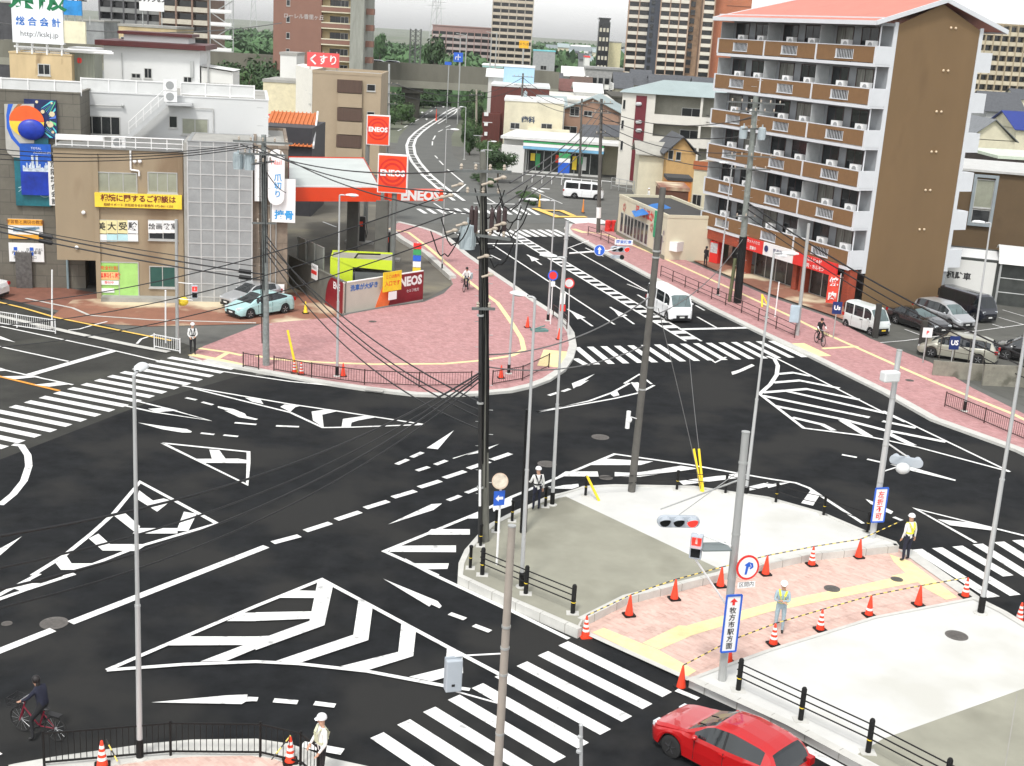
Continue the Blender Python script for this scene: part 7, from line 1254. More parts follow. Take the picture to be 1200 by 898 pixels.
b.tube((u0, 0, ztp+.45), (u1+3.2, 0, ztp+.45), .06); b.tube((u0, .6, ztp+.3), (u1+3.2, .6, ztp+.3), .09); b.build('support_frame', WHT2, s_)
s_ = thing('billboard', 'cream billboard with blue picture panel, right beside the tall white one', 'billboard', f(u1, 0, ztp+.2), 0, None, world=True); a0, a1, b0, b1 = RR(f, 73.5, 25, 100, 51, -.2); b = MB(f); b.box(a0, a1, -.2, .2, b0, b1); b.build('panel', mat('cream board', (.70, .66, .48), .5), s_); a0, a1, b0, b1 = RR(f, 74, -25, 95, 18, -.28); b = MB(f); b.box(a0, a1, -.28, .1, b0+1.0, b1); b.build('panel', SW, s_); b = MB(f); b.box(a0, a1, -.3, .05, b0, b0+.98); b.build('picture', mat('picture sea blue', (.02, .24, .58), .5, var=.3), s_); b = MB(); text(b, '女性', f((a0+a1)/2+.2, -.285, b0+1.25), f.u, (0, 0, 1), .8, 0, .01, bold=.02); b.build('lettering', BLKT, s_); b = MB(f); [b.tube((a0+.2+k*.5, -.1, b0-.6), (a0+.2+k*.5, -.1, b0), .04) for k in range(4)]; b.build('strut', GALV, s_)
u0, u1, z0, z1 = RR(f, 82, 60, 111, 92, 1.0); t = thing('container_shed', 'grey green corrugated container shed with a red mark on the roof', 'shed', f(u0, 1, zb_), 0, None, world=True); b = MB(f); b.box(u0, u1, 1.0, 4, zb_, z1); b.build('wall', mat('corrugated green grey', (.24, .25, .20), .6, var=.2, scale=3, stretch=(3, 3, .1)), t); b = MB(f); b.box(u0-.1, u1+.1, .9, 4.1, z1+.002, z1+.22); b.build('roof', WHT2, t); u_, z_ = f.pt(93, 71, 1); b = MB(f); b.lathe((u_, .98, z_), [(.2, 0), (.2, -.02)], 12, axis='Y'); b.build('red_mark', RED, t)
for k in range(7): b = MB(f); b.box(u0+.3+k*(u1-u0-.6)/6-.03, u0+.3+k*(u1-u0-.6)/6+.03, .96, .999, zb_, z1); b.build('rib', MATS['corrugated green grey'], t)
# white penthouse with maroon roof
f = Fr((AT(122, 90, 97).x, 97), (1, .13)); u1 = f.pt(234, 80, 0)[0]; za_ = f.pt(180, 57, 0)[1]; t = bld('white_penthouse', 'white penthouse with thin maroon roof edge on the white building', 'rooftop building', f, u1, 7, za_-12.2, mat('penthouse white', (.66, .67, .66), .8, var=.02), None, .02, z0=12.2)
MAR = mat('maroon metal', (.075, .012, .012), .5); b = MB(f); b.box(-.5, u1+.5, -.6, 7.4, za_+.05, za_+.42); rf = b.build('roof', MAR, t); a0, a1, b0, b1 = RR(f, 145, 42, 221, 55, 2); b = MB(f); b.box(a0, a1, 2, 6, za_+.43, b1); b.build('roof_lantern', MATS['penthouse white'], rf); b = MB(f); b.box(a0-.4, a1+.3, 1.7, 6.3, b1+.002, b1+.22); b.build('lantern_roof', MAR, rf)
wpx(t, f, ((154, 86, 165, 92), (169, 80, 178, 92), (215, 90, 225, 97)), 'dark', 2); b = MB(f); u_, z_ = f.pt(225, 80, 0); b.box(u_-.12, u_+.12, -.15, -.01, z_-.7, z_+.5); b.tube((u_+1.2, -.1, 12.3), (u_+1.2, -.1, za_), .06); b.build('vent_pipe', GALV, t); b = MB(f); u_, z_ = f.pt(143, 62, 0); b.tube((u_, -.1, 12.4), (u_, -.1, z_), .03); b.build('aerial', GALV, t)
f = Fr((AT(236, 95, 98).x, 98), (1, .1)); u1 = f.pt(273, 90, 0)[0]; t = thing('roof_lean_to', 'white lean to conservatory right of the white penthouse', 'rooftop building', f(0, 0, 12), 0, None, world=True); h0, h1 = f.pt(236, 79, 0)[1], f.pt(272, 85, 0)[1]; b = MB(f); b.ext([(0, 12), (u1, 12), (u1, h1), (0, h0)], 0, 4); b.build('wall', WHT, t)
for k in range(7): window(t, f, .3+k*(u1-.5)/7+.15, 0, 12.25, (u1-.6)/7, .8, 'pale', 1)
b = MB(f); b.add([(-.1, -.2, h0+.1), (u1+.1, -.2, h1+.1), (u1+.1, 4.2, h1+.1), (-.1, 4.2, h0+.1)], [(0, 1, 2, 3)]); b.build('roof', WHTR, t)
# ======== filling station
EO = mat('station orange red', (.80, .06, .01), .45, var=.03); EO2 = mat('station light orange', (.85, .17, .04), .45); ER = mat('station dark red', (.21, .006, .014), .5)
Zc = 5.3; A, Bq = G(338, 236, Zc), G(519, 236, Zc); f = FF(A, Bq); Lc = f.L; CF = f; zt_ = f.pt(440, 223, 0)[1]
# left deep slab + right signed beam
t = thing('station_canopy', 'filling station canopy with orange red fascia and pale roof', 'canopy', f(0, 0, 0), 0, None, world=True); u_m = f.pt(427, 215, 0)[0]; zf0, zf1 = f.pt(338, 236, 0)[1], f.pt(338, 221, 0)[1]
q4 = [G(x, y, zf0) for x, y in ((338, 236), (446, 236.5), (426, 198), (338, 197))]; b = MB()
for i in range(4): a_, c_ = q4[i], q4[(i+1) % 4]; b.add([(a_.x, a_.y, zf0), (c_.x, c_.y, zf0), (c_.x, c_.y, zf1+.1), (a_.x, a_.y, zf1+.1)], [(0, 1, 2, 3)])
b.build('fascia', EO, t); b = MB(); cq = sum(q4, Vector())/4; b.prism([((p.x-cq.x)*.985+cq.x, (p.y-cq.y)*.985+cq.y) for p in q4], zf0+.1, zf1+.02); b.build('roof', mat('canopy pale roof', (.50, .54, .52), .6, var=.08, scale=.3), t); b = MB(f); b.box(.0, u_m+1.9, -.06, .12, zf1+.101, zf1+.2); b.build('edge_strip', SW, t)
b = MB(f); a0 = f.pt(430, 230, 0)[0]; b.add([(a0-2.2, -.012, zf0), (a0-1.2, -.012, zf0), (a0+.6, -.012, zf1+.09), (a0-.4, -.012, zf1+.09)], [(0, 1, 2, 3)]); b.build('fascia_stripe', EO2, t)
b = MB(f); b.box(u_m+1.9, Lc, -.02, .9, zf0+.02, zf1-.1); b.build('beam', EO, t)
ux = (f.pt(468, 230, 0)[0]+f.pt(516, 230, 0)[0])/2; b = MB(); text(b, 'ENEOS', f(ux, -.03, (zf0+zf1)/2-.05), f.u, (0, 0, 1), 1.02, 0, .01, bold=.05); b.build('lettering', SW, t)
for px, py in ((413, 300), (446, 318)): p = G(px, py); b = MB(); b.box(p.x-.45, p.x+.45, p.y-.45, p.y+.45, .2, zf0+.1); b.build('column', mat('column grey', (.13, .13, .115), .7, var=.15), t)
def pump(px, py, lb):
    p = G(px, py); t = thing('fuel_pump', lb, 'fuel pump', p, 0, 'fuel pumps', world=True); b = MB(); b.box(p.x-1.2, p.x+1.2, p.y-.5, p.y+.5, 0, .18); b.build('island_base', CONC, t); b = MB(); b.box(p.x-.5, p.x+.5, p.y-.3, p.y+.3, .18, 2.3); b.build('cabinet', mat('pump black', (.03, .03, .03), .4), t, bev=.04); b = MB(); b.box(p.x-.3, p.x+.3, p.y-.33, p.y-.305, 1.5, 1.9); b.build('display', ORG, t); b = MB()
    for s in (-1, 1): b.path([(p.x+s*.55, p.y-.2, 1.8), (p.x+s*.7, p.y-.3, 1.0), (p.x+s*.6, p.y-.3, .5), (p.x+s*.52, p.y-.3, 1.2)], .03, 6)
    b.build('hose', BLK, t)
pump(421, 285, 'black fuel pump by the farther canopy column'); pump(451, 305, 'black fuel pump with orange display by the nearer column')
# tall station pole signs
for (bx, by, x0, y0, x1, y1, lb, pw) in ((459, 327, 443, 181, 478, 226, 'large square orange red station sign with white lettering above the canopy', .22), (428, 300, 430, 135, 457, 170, 'smaller square orange red station sign behind, left above the larger one', .22)):
    B = G(bx, by) if y0 > 150 else Vector((0, 118, 0)); Y = B.y; c0, c1 = AT(x0, (y0+y1)/2, Y), AT(x1, (y0+y1)/2, Y); zt1 = AT((x0+x1)/2, y0, Y).z; zt0 = AT((x0+x1)/2, y1, Y).z; w_ = c1.x-c0.x; mx_ = (c0.x+c1.x)/2; xp = B.x if y0 > 150 else c0.x+.1
    t = thing('station_sign', lb, 'station sign', (xp, Y, 0), 0, 'station signs', world=True); b = MB(); b.box(c0.x, c1.x, Y-.3, Y+.3, zt0, zt1); b.build('sign_box', [SW], t); b = MB(); b.box(c0.x+.08, c1.x-.08, Y-.33, Y-.301, zt0+.08, zt1-.08); b.build('face', EO, t)
    b = MB(); cz_ = (zt0+zt1)/2+.1
    for rr, mm in ((.47, 0), (.40, 1), (.33, 0), (.25, 1)): b.lathe((mx_, Y-.335-.004*(.5-rr)*20, cz_), [(w_*rr, 0), (w_*rr, -.005)], 32, mm, axis='Y')
    b.build('ring_emblem', [mat('ring dark', (.62, .02, .01), .45), EO], t); b = MB(); text(b, 'ENEOS', (mx_, Y-.37, cz_-.05), (1, 0, 0), (0, 0, 1), w_*.27, 0, .01, bold=.05); b.build('lettering', SW, t); b = MB(); b.tube((xp, Y+.0, 0), (xp, Y+.0, zt0 if y0 > 150 else zt1), pw, pw*.85, 12); b.build('pole', mat('sign pole grey', (.16, .17, .16), .6), t)
# printed wall of the station
P0, P1, P2 = G(338, 334), G(403, 369), G(495, 352.5); f = FF(P0, P1); f2 = FF(P1, P2); hw = 2.05
t = thing('station_wall', 'printed screen wall of the filling station in dark red, grey and orange', 'wall', P1, 0, None, world=True)
PG = mat('wall print grey', (.50, .47, .40), .6, var=.04); 
b = MB(f); b.box(0, f.L, 0, .12, 0, hw); b.box(0, f.L, -.03, .15, hw+.002, hw+.1); b.build('grey_panel', mat('dark olive grey wall', (.13, .13, .11), .8, var=.2), t); b = MB(f); ud = f.L-3.1; b.ext([(ud, .02), (f.L-.05, .02), (f.L-.05, hw), (ud+1.0, hw), (ud+.5, hw-.4), (ud+.15, hw-1.1)], -.03, -.004); b.build('red_print', ER, t); b = MB(); text(b, 'ENE', f(f.L-1.2, -.035, hw-.45), f.u, (0, 0, 1), .62, 0, 0, bold=.03); b.build('lettering', SW, t)
b = MB(f2); b.box(0, f2.L, .0, .12, 0, hw); b.build('front_panel', PG, t); b = MB(f2); b.box(0, f2.L, -.05, .15, 0, .1); b.build('plinth', CONC, t); b = MB(f2); b.box(-.02, f2.L, -.02, .14, hw+.002, hw+.06); b.build('coping', SW, t)
uo = f2.L*.38; ur = f2.L*.52; b = MB(f2); b.ext([(uo, .1), (ur+.2, .1), (ur+.9, hw), (ur-.1, hw)], -.02, -.004); b.build('orange_print', EO2, t); b = MB(f2); b.ext([(ur+.2, .1), (f2.L, .1), (f2.L, hw), (ur+.9, hw)], -.022, -.004); b.build('red_print', ER, t)
b = MB(); text(b, '洗車が大好き', f2(f2.L*.24, -.01, hw-.42), f2.u, (0, 0, 1), .42, 0, 0, bold=.03); b.build('lettering', mat('print blue', (.01, .12, .42), .5), t); b = MB(); text(b, 'ENEOS', f2(f2.L*.80, -.03, hw-.55), f2.u, (0, 0, 1), .85, 0, 0, bold=.05); text(b, 'セルフ枚方', f2(f2.L*.86, -.03, .85), f2.u, (0, 0, 1), .25, 0, 0); b.build('lettering', SW, t)
b = MB(f); 
for k in range(3): u_ = .5+k*1.6; bb = MB(f); bb.box(u_, u_+1.3, .5, .6, .9, 3.5); bb.tube((u_, .45, 0), (u_, .45, 3.5), .05); bb.build('glass_screen', mat('screen glass', (.23, .24, .22), .3), t)
c = f(f.L*.52, -.1, 1.5); s_ = thing('notice_board', 'white notice with red bar hanging on the station side wall', 'notice', c, 0, None, world=True); b = MB(Fr(c, f.u)); b.box(-.5, .5, -.06, 0, -.1, .9); b.build('panel', SW, s_); b = MB(Fr(c, f.u)); b.box(-.45, .45, -.075, -.062, .25, .5); b.build('red_bar', RED, s_); b = MB(); text(b, '空車あり', c+Vector((0, 0, .7))-f.v*.07, f.u, (0, 0, 1), .2, 0, 0); b.build('lettering', BLKT, s_)
c = f2(f2.L*.54, -.35, hw-.35); s_ = thing('notice_board', 'yellow notice board with red text leaning over the printed wall', 'notice', c, 0, None, world=True); q = Fr(c, f2.u); b = MB(q); b.box(-.85, .85, -.03, .03, -.55, .75); b.build('panel', mat('board yellow', (.85, .58, .02), .5), s_); b = MB(); text(b, 'ここは店内', q(0, -.035, .42), q.u, (0, 0, 1), .26, 0, 0, bold=.02); text(b, '入口です', q(0, -.035, -.05), q.u, (0, 0, 1), .36, 0, 0, bold=.02); b.build('lettering', ORG, s_); b = MB(q); b.box(-.3, .45, -.02, .02, -1.15, -.6); b.build('small_plate', SW, s_)
# lime green wash booth roof behind the wall
f3 = Fr(f2(1.0-.0, 1.6, 0), (f2.u.x, f2.u.y)); LG = mat('lime green', (.55, .68, .03), .5, var=.05); f3 = Fr(G(388, 352), (1, .10)); t = thing('wash_booth', 'lime green topped car wash booth behind the printed wall', 'booth', f3(0, 0, 0), 0, None, world=True); Wb = 3.9; b = MB(f3); b.box(0, Wb, 0, 2.6, 0, 2.0); b.build('wall', mat('booth grey glass', (.12, .13, .13), .4), t); b = MB(f3); b.box(-.1, .0, -.05, 2.7, .2, 2.9); b.box(-.1, 1.4, -.06, .0, .2, 2.9); b.add([(1.4, -.1, 2.35), (Wb+.1, -.1, 2.2), (Wb+.1, -.1, 2.9), (-.1, -.1, 2.95)], [(0, 1, 2, 3)]); b.build('green_panel', LG, t); b = MB(f3); b.box(0, Wb+.1, .0, 2.6, 2.5, 2.85); b.box(-.1, Wb+.1, 2.55, 2.66, 2.2, 2.95, 1); b.build('roof', [mat('booth roof', (.30, .29, .24), .7, var=.15), LG], t)
b = MB(f3); b.path([(1.5, .0, 1.0), (1.5, .1, 2.9), (1.7, .8, 3.1), (3.2, 1.2, 3.05)], .06, 6); b.build('hose', BLK, t)
# price stack sign at the wall end
p = G(487, 350); t = thing('price_sign', 'small coloured price sign stack at the end of the printed wall', 'price sign', p, 0, None, world=True); b = MB(); b.tube(p, p+Vector((0, 0, 3.9)), .06); b.build('post', WHT2, t)
for k, m_ in enumerate((RED, GRN, BLU, SW, YEL)): b = MB(); z = 3.9-.42*(k+1); b.box(p.x-.27, p.x+.27, p.y-.15, p.y+.05, z, z+.38); b.build('price_panel', m_, t)
# ---------------------------------------------------------------- vehicles
CG = mat('car glass', (.012, .016, .018), .06, var=.1, spec=.8); CGL = mat('pale car glass', (.10, .14, .14), .08, var=.3, scale=1.5, spec=.8); TYR = mat('tyre', (.015, .015, .015), .85); RIM = mat('alloy rim', (.45, .46, .47), .35, metal=.6, var=.05); RIMD = mat('dark alloy rim', (.10, .10, .105), .3, metal=.6)
HLM = mat('headlamp lens', (.62, .66, .68), .15, var=.1); TLM = mat('tail lamp red', (.38, .008, .01), .2); PLT = mat('number plate', (.66, .67, .64), .5); PLY = mat('yellow number plate', (.80, .55, .03), .5); DRK = mat('car dark trim', (.015, .015, .016), .6)
def lerpl(pts, x):
    if x <= pts[0][0]: return pts[0][1]
    for i in range(len(pts)-1):
        a, c = pts[i], pts[i+1]
        if x <= c[0]: t = (x-a[0])/(c[0]-a[0]); return a[1]+(c[1]-a[1])*t
    return pts[-1][1]
def smoothl(pts, x, r=.07): return (lerpl(pts, x-r)+2*lerpl(pts, x)+lerpl(pts, x+r))/4
# profile in metres from the nose (x grows to the rear): top, belt, half width, cabin range, windscreen range, rear window range
SPEC = {
 'hatch': dict(L=4.05, W=.85, wb=(.78, 3.34), r=.31, top=[(0, .62), (.12, .74), (.5, .86), (1.15, .97), (1.95, 1.42), (2.5, 1.5), (3.3, 1.44), (3.65, 1.34), (3.98, .93), (4.05, .6)], belt=[(0, .6), (1.1, .92), (2.5, .97), (3.6, 1.06), (4.05, .95)], ws=(1.18, 1.95), side=(1.45, 3.45), rw=(3.62, 3.97), roofw=.72),
 'sedan': dict(L=4.9, W=.9, wb=(.88, 3.75), r=.33, top=[(0, .60), (.15, .74), (.8, .9), (1.5, .99), (2.3, 1.42), (2.9, 1.47), (3.5, 1.40), (4.25, 1.06), (4.8, 1.03), (4.9, .7)], belt=[(0, .6), (1.4, .92), (2.5, .97), (4.0, 1.0), (4.9, .95)], ws=(1.52, 2.3), side=(1.75, 3.95), rw=(3.5, 4.22), roofw=.72),
 'liftback': dict(L=4.46, W=.87, wb=(.86, 3.56), r=.32, top=[(0, .55), (.15, .68), (.9, .93), (1.9, 1.42), (2.4, 1.49), (3.0, 1.46), (4.2, 1.12), (4.40, .85), (4.46, .6)], belt=[(0, .58), (1.1, .88), (2.5, .96), (3.8, 1.06), (4.46, .98)], ws=(.95, 1.9), side=(1.4, 3.75), rw=(3.3, 4.15), roofw=.7),
 'minivan': dict(L=4.75, W=.88, wb=(.88, 3.7), r=.33, top=[(0, .62), (.15, .80), (.75, .98), (1.6, 1.52), (2.2, 1.66), (3.8, 1.62), (4.35, 1.48), (4.68, .98), (4.75, .6)], belt=[(0, .62), (.9, .93), (2.5, .98), (4.2, 1.05), (4.75, .98)], ws=(.8, 1.65), side=(1.2, 4.3), rw=(4.33, 4.68), roofw=.76),
 'van': dict(L=4.7, W=.85, wb=(.75, 3.32), r=.33, top=[(0, .62), (.05, .95), (.18, 1.08), (.62, 1.80), (.95, 1.94), (4.5, 1.97), (4.65, 1.85), (4.70, .6)], belt=[(0, .6), (.15, 1.05), (.6, 1.12), (4.7, 1.15)], ws=(.18, .66), side=(.55, 4.4), rw=(4.64, 4.7), roofw=.86),
 'kei': dict(L=3.4, W=.73, wb=(.5, 2.9), r=.27, top=[(0, .6), (.05, .85), (.22, 1.0), (.72, 1.72), (1.0, 1.86), (3.25, 1.88), (3.36, 1.75), (3.4, .6)], belt=[(0, .6), (.2, .98), (.6, 1.02), (3.4, 1.06)], ws=(.22, .74), side=(.6, 3.1), rw=(3.34, 3.4), roofw=.88)}
def car(kind, paint, label, cat, pos, head, group=None, rim=RIM, plate=PLT, light=False, glass=None):
    s = SPEC[kind]; L_, W_, r = s['L'], s['W'], s['r']; glass = glass or CG
    rz = math.atan2(head[1], head[0]); t = thing({'van': 'parked_van', 'kei': 'parked_van'}.get(kind, 'parked_car') if 'driv' not in label and 'red hatch' not in label else 'car', label, cat, pos, rz, group)
    N = 56; xs = sorted(set([L_*i/N for i in range(N+1)] + [s['ws'][0], s['ws'][1], s['side'][0], s['side'][1], s['rw'][0], s['rw'][1]])); rows = []
    for x in xs:
        zt = smoothl(s['top'], x, .05); zb = min(smoothl(s['belt'], x), zt-.03); e = min(x, L_-x); hw = W_*(1-.26*max(0, 1-e/.42)**2.2); zl = .24
        for wx in s['wb']:
            d = abs(x-wx); R_2 = r+.055
            if d < R_2: zl = max(zl, r+math.sqrt(R_2*R_2-d*d)*1.0)
        if e < .15: zl = max(zl, .24+(.15-e)*.8)
        gh = zt-zb; gk = min(1, max(0, gh-.08)/.25); rw_ = hw*(.93*(1-gk)+s['roofw']*gk)
        pr = [(hw*.90, zl), (hw*.985, zl+.015), (hw, zl+(zb-zl)*.45), (hw*.975, zl+(zb-zl)*.85), (hw*.935, zb), (hw*.935*(1-gk)+rw_*1.04*gk, zb+gh*(.30+.54*gk)), (rw_*.90, zt-gh*.06*gk-.012), (rw_*.55, zt-.004), (0, zt)]
        rows.append([(L_/2-x, y, z) for y, z in pr])
    n = len(rows[0]); parts = {'body': MB(), 'windscreen': MB(), 'rear_window': MB()}; sides = {1: [], -1: []}
    pil = {'hatch': (2.35, 2.42), 'sedan': (2.85, 2.95), 'liftback': (2.5, 2.6), 'minivan': (2.05, 2.15, 3.2, 3.3), 'van': (1.35, 1.5, 2.75, 2.9), 'kei': (1.3, 1.4, 2.25, 2.35)}[kind]
    for i in range(len(xs)-1):
        xm = (xs[i]+xs[i+1])/2
        for j in range(n-1):
            for sg in (1, -1):
                q = [rows[i][j], rows[i+1][j], rows[i+1][j+1], rows[i][j+1]]; q = [(a, b_*sg, c) for a, b_, c in q]; 
                if sg > 0: q.reverse()
                key = 'body'
                if s['ws'][0] <= xm <= s['ws'][1] and j >= 6: key = 'windscreen'
                elif s['rw'][0] <= xm <= s['rw'][1] and (j >= 6 or (kind in ('van', 'kei') and False)): key = 'rear_window'
                elif s['side'][0] <= xm <= s['side'][1] and j == 4 and not any(pil[k] <= xm <= pil[k+1] for k in range(0, len(pil), 2)): key = None; sides[sg].append((xm, q))
                elif s['side'][0] <= xm <= s['side'][1] and j == 4: key = 'pil'; parts.setdefault('pil', MB()).add(q, [(0, 1, 2, 3)]); continue
                if key: parts[key].add(q, [(0, 1, 2, 3)])
    for e, rev in ((rows[0], False), (rows[-1], True)):
        lp = [p for p in e]+[(p[0], -p[1], p[2]) for p in reversed(e[:-1])]; parts['body'].add(lp if rev else list(reversed(lp)), [tuple(range(len(lp)))])
    body = parts['body'].build('body', paint, t, True); parts['windscreen'].build('windscreen', CGL if light else glass, t, True); 
    if parts['rear_window'].f: parts['rear_window'].build('rear_window', glass, t, True)
    if 'pil' in parts: parts['pil'].build('window_pillar', DRK if kind in ('hatch', 'sedan', 'liftback', 'minivan') else paint, t)
    cuts = [s['side'][0]]+[(pil[k]+pil[k+1])/2 for k in range(0, len(pil), 2)]+[s['side'][1]]
    for sg in (1, -1):
        for k in range(len(cuts)-1):
            b = MB(); [b.add(q, [(0, 1, 2, 3)]) for xm, q in sides[sg] if cuts[k] <= xm <= cuts[k+1]]
            if b.f: b.build('side_window', glass, t, True)
    if kind in ('van', 'kei'):
        b = MB(); b.box(-L_/2-.012, -L_/2+.02, -W_*.78, W_*.78, 1.15, 1.68); b.build('rear_window', glass, t)
    b = MB(); b.box(-L_/2+.12, L_/2-.12, -W_*.86, W_*.86, .16, .55); b.build('underbody', DRK, t)
    for wx in s['wb']:
        for sg in (1, -1):
            x = L_/2-wx; y0 = sg*(W_-.19); y1 = sg*(W_-.015); b = MB(); pr = [(r*.6, 0), (r*.94, 0), (r, .02), (r, .16), (r*.94, .175), (r*.62, .175)]
            b.lathe((x, y0, r), [(a, h*sg) for a, h in pr], 20, axis='Y'); w_ = b.build('wheel', TYR, t, True); b = MB(); yf = y1-sg*.012
            b.lathe((x, yf, r), [(r*.64, 0), (r*.60, sg*.012), (r*.55, -sg*.02), (.03, -sg*.01)], 20, 1, axis='Y')
            for k in range(5): a = k*math.pi*.4+.3; b.bar((x+math.cos(a)*.04, yf+sg*.006, r+math.sin(a)*.04), (x+math.cos(a)*r*.57, yf+sg*.006, r+math.sin(a)*r*.57), .055, .03, 0)
            b.build('rim', [rim, RIMD], w_)
    zl = lerpl(s['top'], .3); zh = .66 if kind not in ('van', 'kei') else .82; yw = W_*.66
    for sg in (1, -1):
        b = MB(); xb = L_/2-.10; b.add([(xb+.03, sg*(yw-.17), zh-.06), (xb-.06, sg*(yw+.13), zh-.05), (xb-.30, sg*(yw+.20), zh+.09), (xb-.10, sg*(yw-.12), zh+.07), (xb-.15, sg*(yw-.15), zh-.06), (xb-.25, sg*(yw+.1), zh-.05)], [(0, 1, 2, 3), (0, 4, 5, 1)] if sg < 0 else [(3, 2, 1, 0), (1, 5, 4, 0)]); b.box(xb-.12, xb+.05, sg*yw-.13 if sg > 0 else sg*yw-.13, sg*yw+.13, zh-.06, zh+.05); b.build('headlight', HLM, t)
        b = MB(); zr = .92 if kind not in ('van', 'kei') else .95; b.box(-L_/2-.01, -L_/2+.22, min(sg*(yw-.02), sg*(yw+.2)), max(sg*(yw-.02), sg*(yw+.2)), zr-.14, zr+.06); b.build('tail_light', TLM, t)
        b = MB(); mx_ = L_/2-s['side'][0]-.12; mz = lerpl(s['belt'], s['side'][0]); b.ball((mx_, sg*(W_+.1), mz+.07), .1, .7, 1, .75, 10, 6); b.build('door_mirror', paint, t, True)
        for hx in ((.9, 1.75) if L_ > 3.6 else (.9,)): b = MB(); x = L_/2-s['side'][0]-hx; b.box(x-.1, x+.1, min(sg*(W_-.035), sg*(W_+.012)), max(sg*(W_-.035), sg*(W_+.012)), mz-.14, mz-.10); b.build('door_handle', paint if kind != 'kei' else DRK, t)
        for hx in [s['side'][0]+.05, cuts[1], min(s['side'][1]-.1, cuts[1]+1.05)]:
            b = MB(); zl_ = .32
            b.box(L_/2-hx-.006, L_/2-hx+.006, min(sg*(W_-.05), sg*(W_+.001)), max(sg*(W_-.05), sg*(W_+.001)), zl_, lerpl(s['belt'], hx)-.08); b.build('door_gap', DRK, t)
    b = MB(); b.box(L_/2-.08, L_/2+.012, -.42, .42, .36, .56); b.build('grille', DRK, t); b = MB(); b.box(L_/2+.005, L_/2+.025, -.17, .17, .38, .47); b.build('number_plate', plate, t); b = MB(); b.box(-L_/2-.03, -L_/2-.005, -.17, .17, .62, .74); b.build('number_plate', plate, t)
    b = MB(); x = L_/2-s['ws'][0]
    for sg in (-.3, .25): b.bar((x-.02, sg, lerpl(s['top'], s['ws'][0])+.02), (x-.4, sg+.25, lerpl(s['top'], s['ws'][0]+.4)+.012), .02, .012)
    b.build('wiper', DRK, t); return t
def carp(x, y, z=0.0): return G(x, y, z)
def from_wheel(kind, wx, wy, which, side, head, z=0.0):   # ground pixel of one wheel -> centre of the car
    s = SPEC[kind]; h = Vector((head[0], head[1], 0)).normalized(); lf = Vector((-h.y, h.x, 0)); p = G(wx, wy, z); xl = s['L']/2-s['wb'][0 if which == 'f' else 1]; return p-h*xl-lf*side*(s['W']-.08), h
pr_ = mat('car paint red', (.50, .008, .010), .28, var=.03, coat=1, metal=.2); pw_ = mat('car paint white', (.78, .79, .79), .3, var=.02, coat=.6); ps_ = mat('car paint silver', (.46, .47, .48), .3, metal=.5, var=.03, coat=.6); pb_ = mat('car paint black', (.008, .008, .009), .2, coat=1); pn_ = mat('car paint navy', (.006, .008, .016), .22, coat=1); pc_ = mat('car paint pale aqua', (.36, .56, .56), .3, coat=.6, var=.03); pg_ = mat('car paint champagne', (.38, .375, .31), .32, metal=.3, var=.03, coat=.5); pk_ = mat('car paint pale green grey', (.58, .62, .60), .35, coat=.5, var=.03)
lane = Vector((-.72, .69, 0)); p, h = from_wheel('hatch', 786, 887, 'f', 1, lane); car('hatch', pr_, 'glossy red hatchback waiting beside the plaza kerb at the bottom right', 'car', p, h, rim=RIMD)
nd = (hl[1]-hl[0]).normalized(); p, h = from_wheel('van', 781, 376.5, 'f', -1, nd); car('van', pw_, 'white van driving down the north road towards the crossing', 'van', p, h, light=True)
p, h = from_wheel('van', 673, 233, 'r', -1, (1, -.12)); car('van', pw_, 'white van parked sideways on the far side road near the convenience store', 'van', p, h)
a, c = G(1020, 391), G(990, 381); hd = (a-c).normalized(); kh = (G(1197, 437)-G(1050, 396)).normalized()
pd = (G(1240, 450)-G(1170, 429)).normalized() if False else (G(1197, 440, 0)-G(1170, 372.8, 0)).normalized()
PH = (G(*C(KP, 1197, 440)[0])-G(*C(KP, 940, 365)[0])).normalized()
p, h = from_wheel('kei', 991, 384, 'r', -1, hd); car('kei', pk_, 'boxy white micro van at the car park entrance', 'van', p, h, plate=PLY, light=True)
p, h = from_wheel('sedan', 1049, 380, 'r', -1, PH); car('sedan', pb_, 'black sedan in the second car park bay beside the micro van', 'car', p, h, light=True); sb = p
lf = Vector((-h.y, h.x, 0)); car('minivan', ps_, 'silver minivan parked between the black sedan and the black van', 'car', G(1104, 379), h, light=True); car('van', pn_, 'long black van parked next to the silver minivan', 'van', G(1131, 371), h)
wh = (G(1089, 417.7)-G(1125.5, 423.5)).normalized(); p, h = from_wheel('minivan', 1090, 419, 'f', 1, wh); car('minivan', pg_, 'champagne beige wagon behind the low wall with red tail lights', 'car', p, h)
car('minivan', pb_, 'black wagon parked behind the beige one at the right edge', 'car', p+Vector((4.9, .6, 0)), h)
car('hatch', pn_, 'dark car parked at the brown hall next to the white balconies', 'car', G(1151, 298), (-1, -.35)); car('sedan', pb_, 'black car in front of the brown hall behind the bicycle shed', 'car', G(1172, 301), (-.6, -1)); car('hatch', ps_, 'grey blue car by the brown hall at the right edge', 'car', G(1195, 304), (-1, -.3))
wa, wb_ = G(293, 373.5), G(338.7, 366.5); hh_ = (wa-wb_).normalized(); p, h = from_wheel('liftback', 293, 374, 'f', 1, hh_); car('liftback', pc_, 'pale aqua liftback car parked in front of the stained building', 'car', p, h); pA = p; car('hatch', ps_, 'silver hatchback parked just behind the pale aqua car', 'car', pA+Vector((-1.1, 2.5, 0)), h)
car('sedan', pw_, 'white car tail with red lamp at the left edge before the tiled building', 'car', G(-37, 346), (-1, .15))
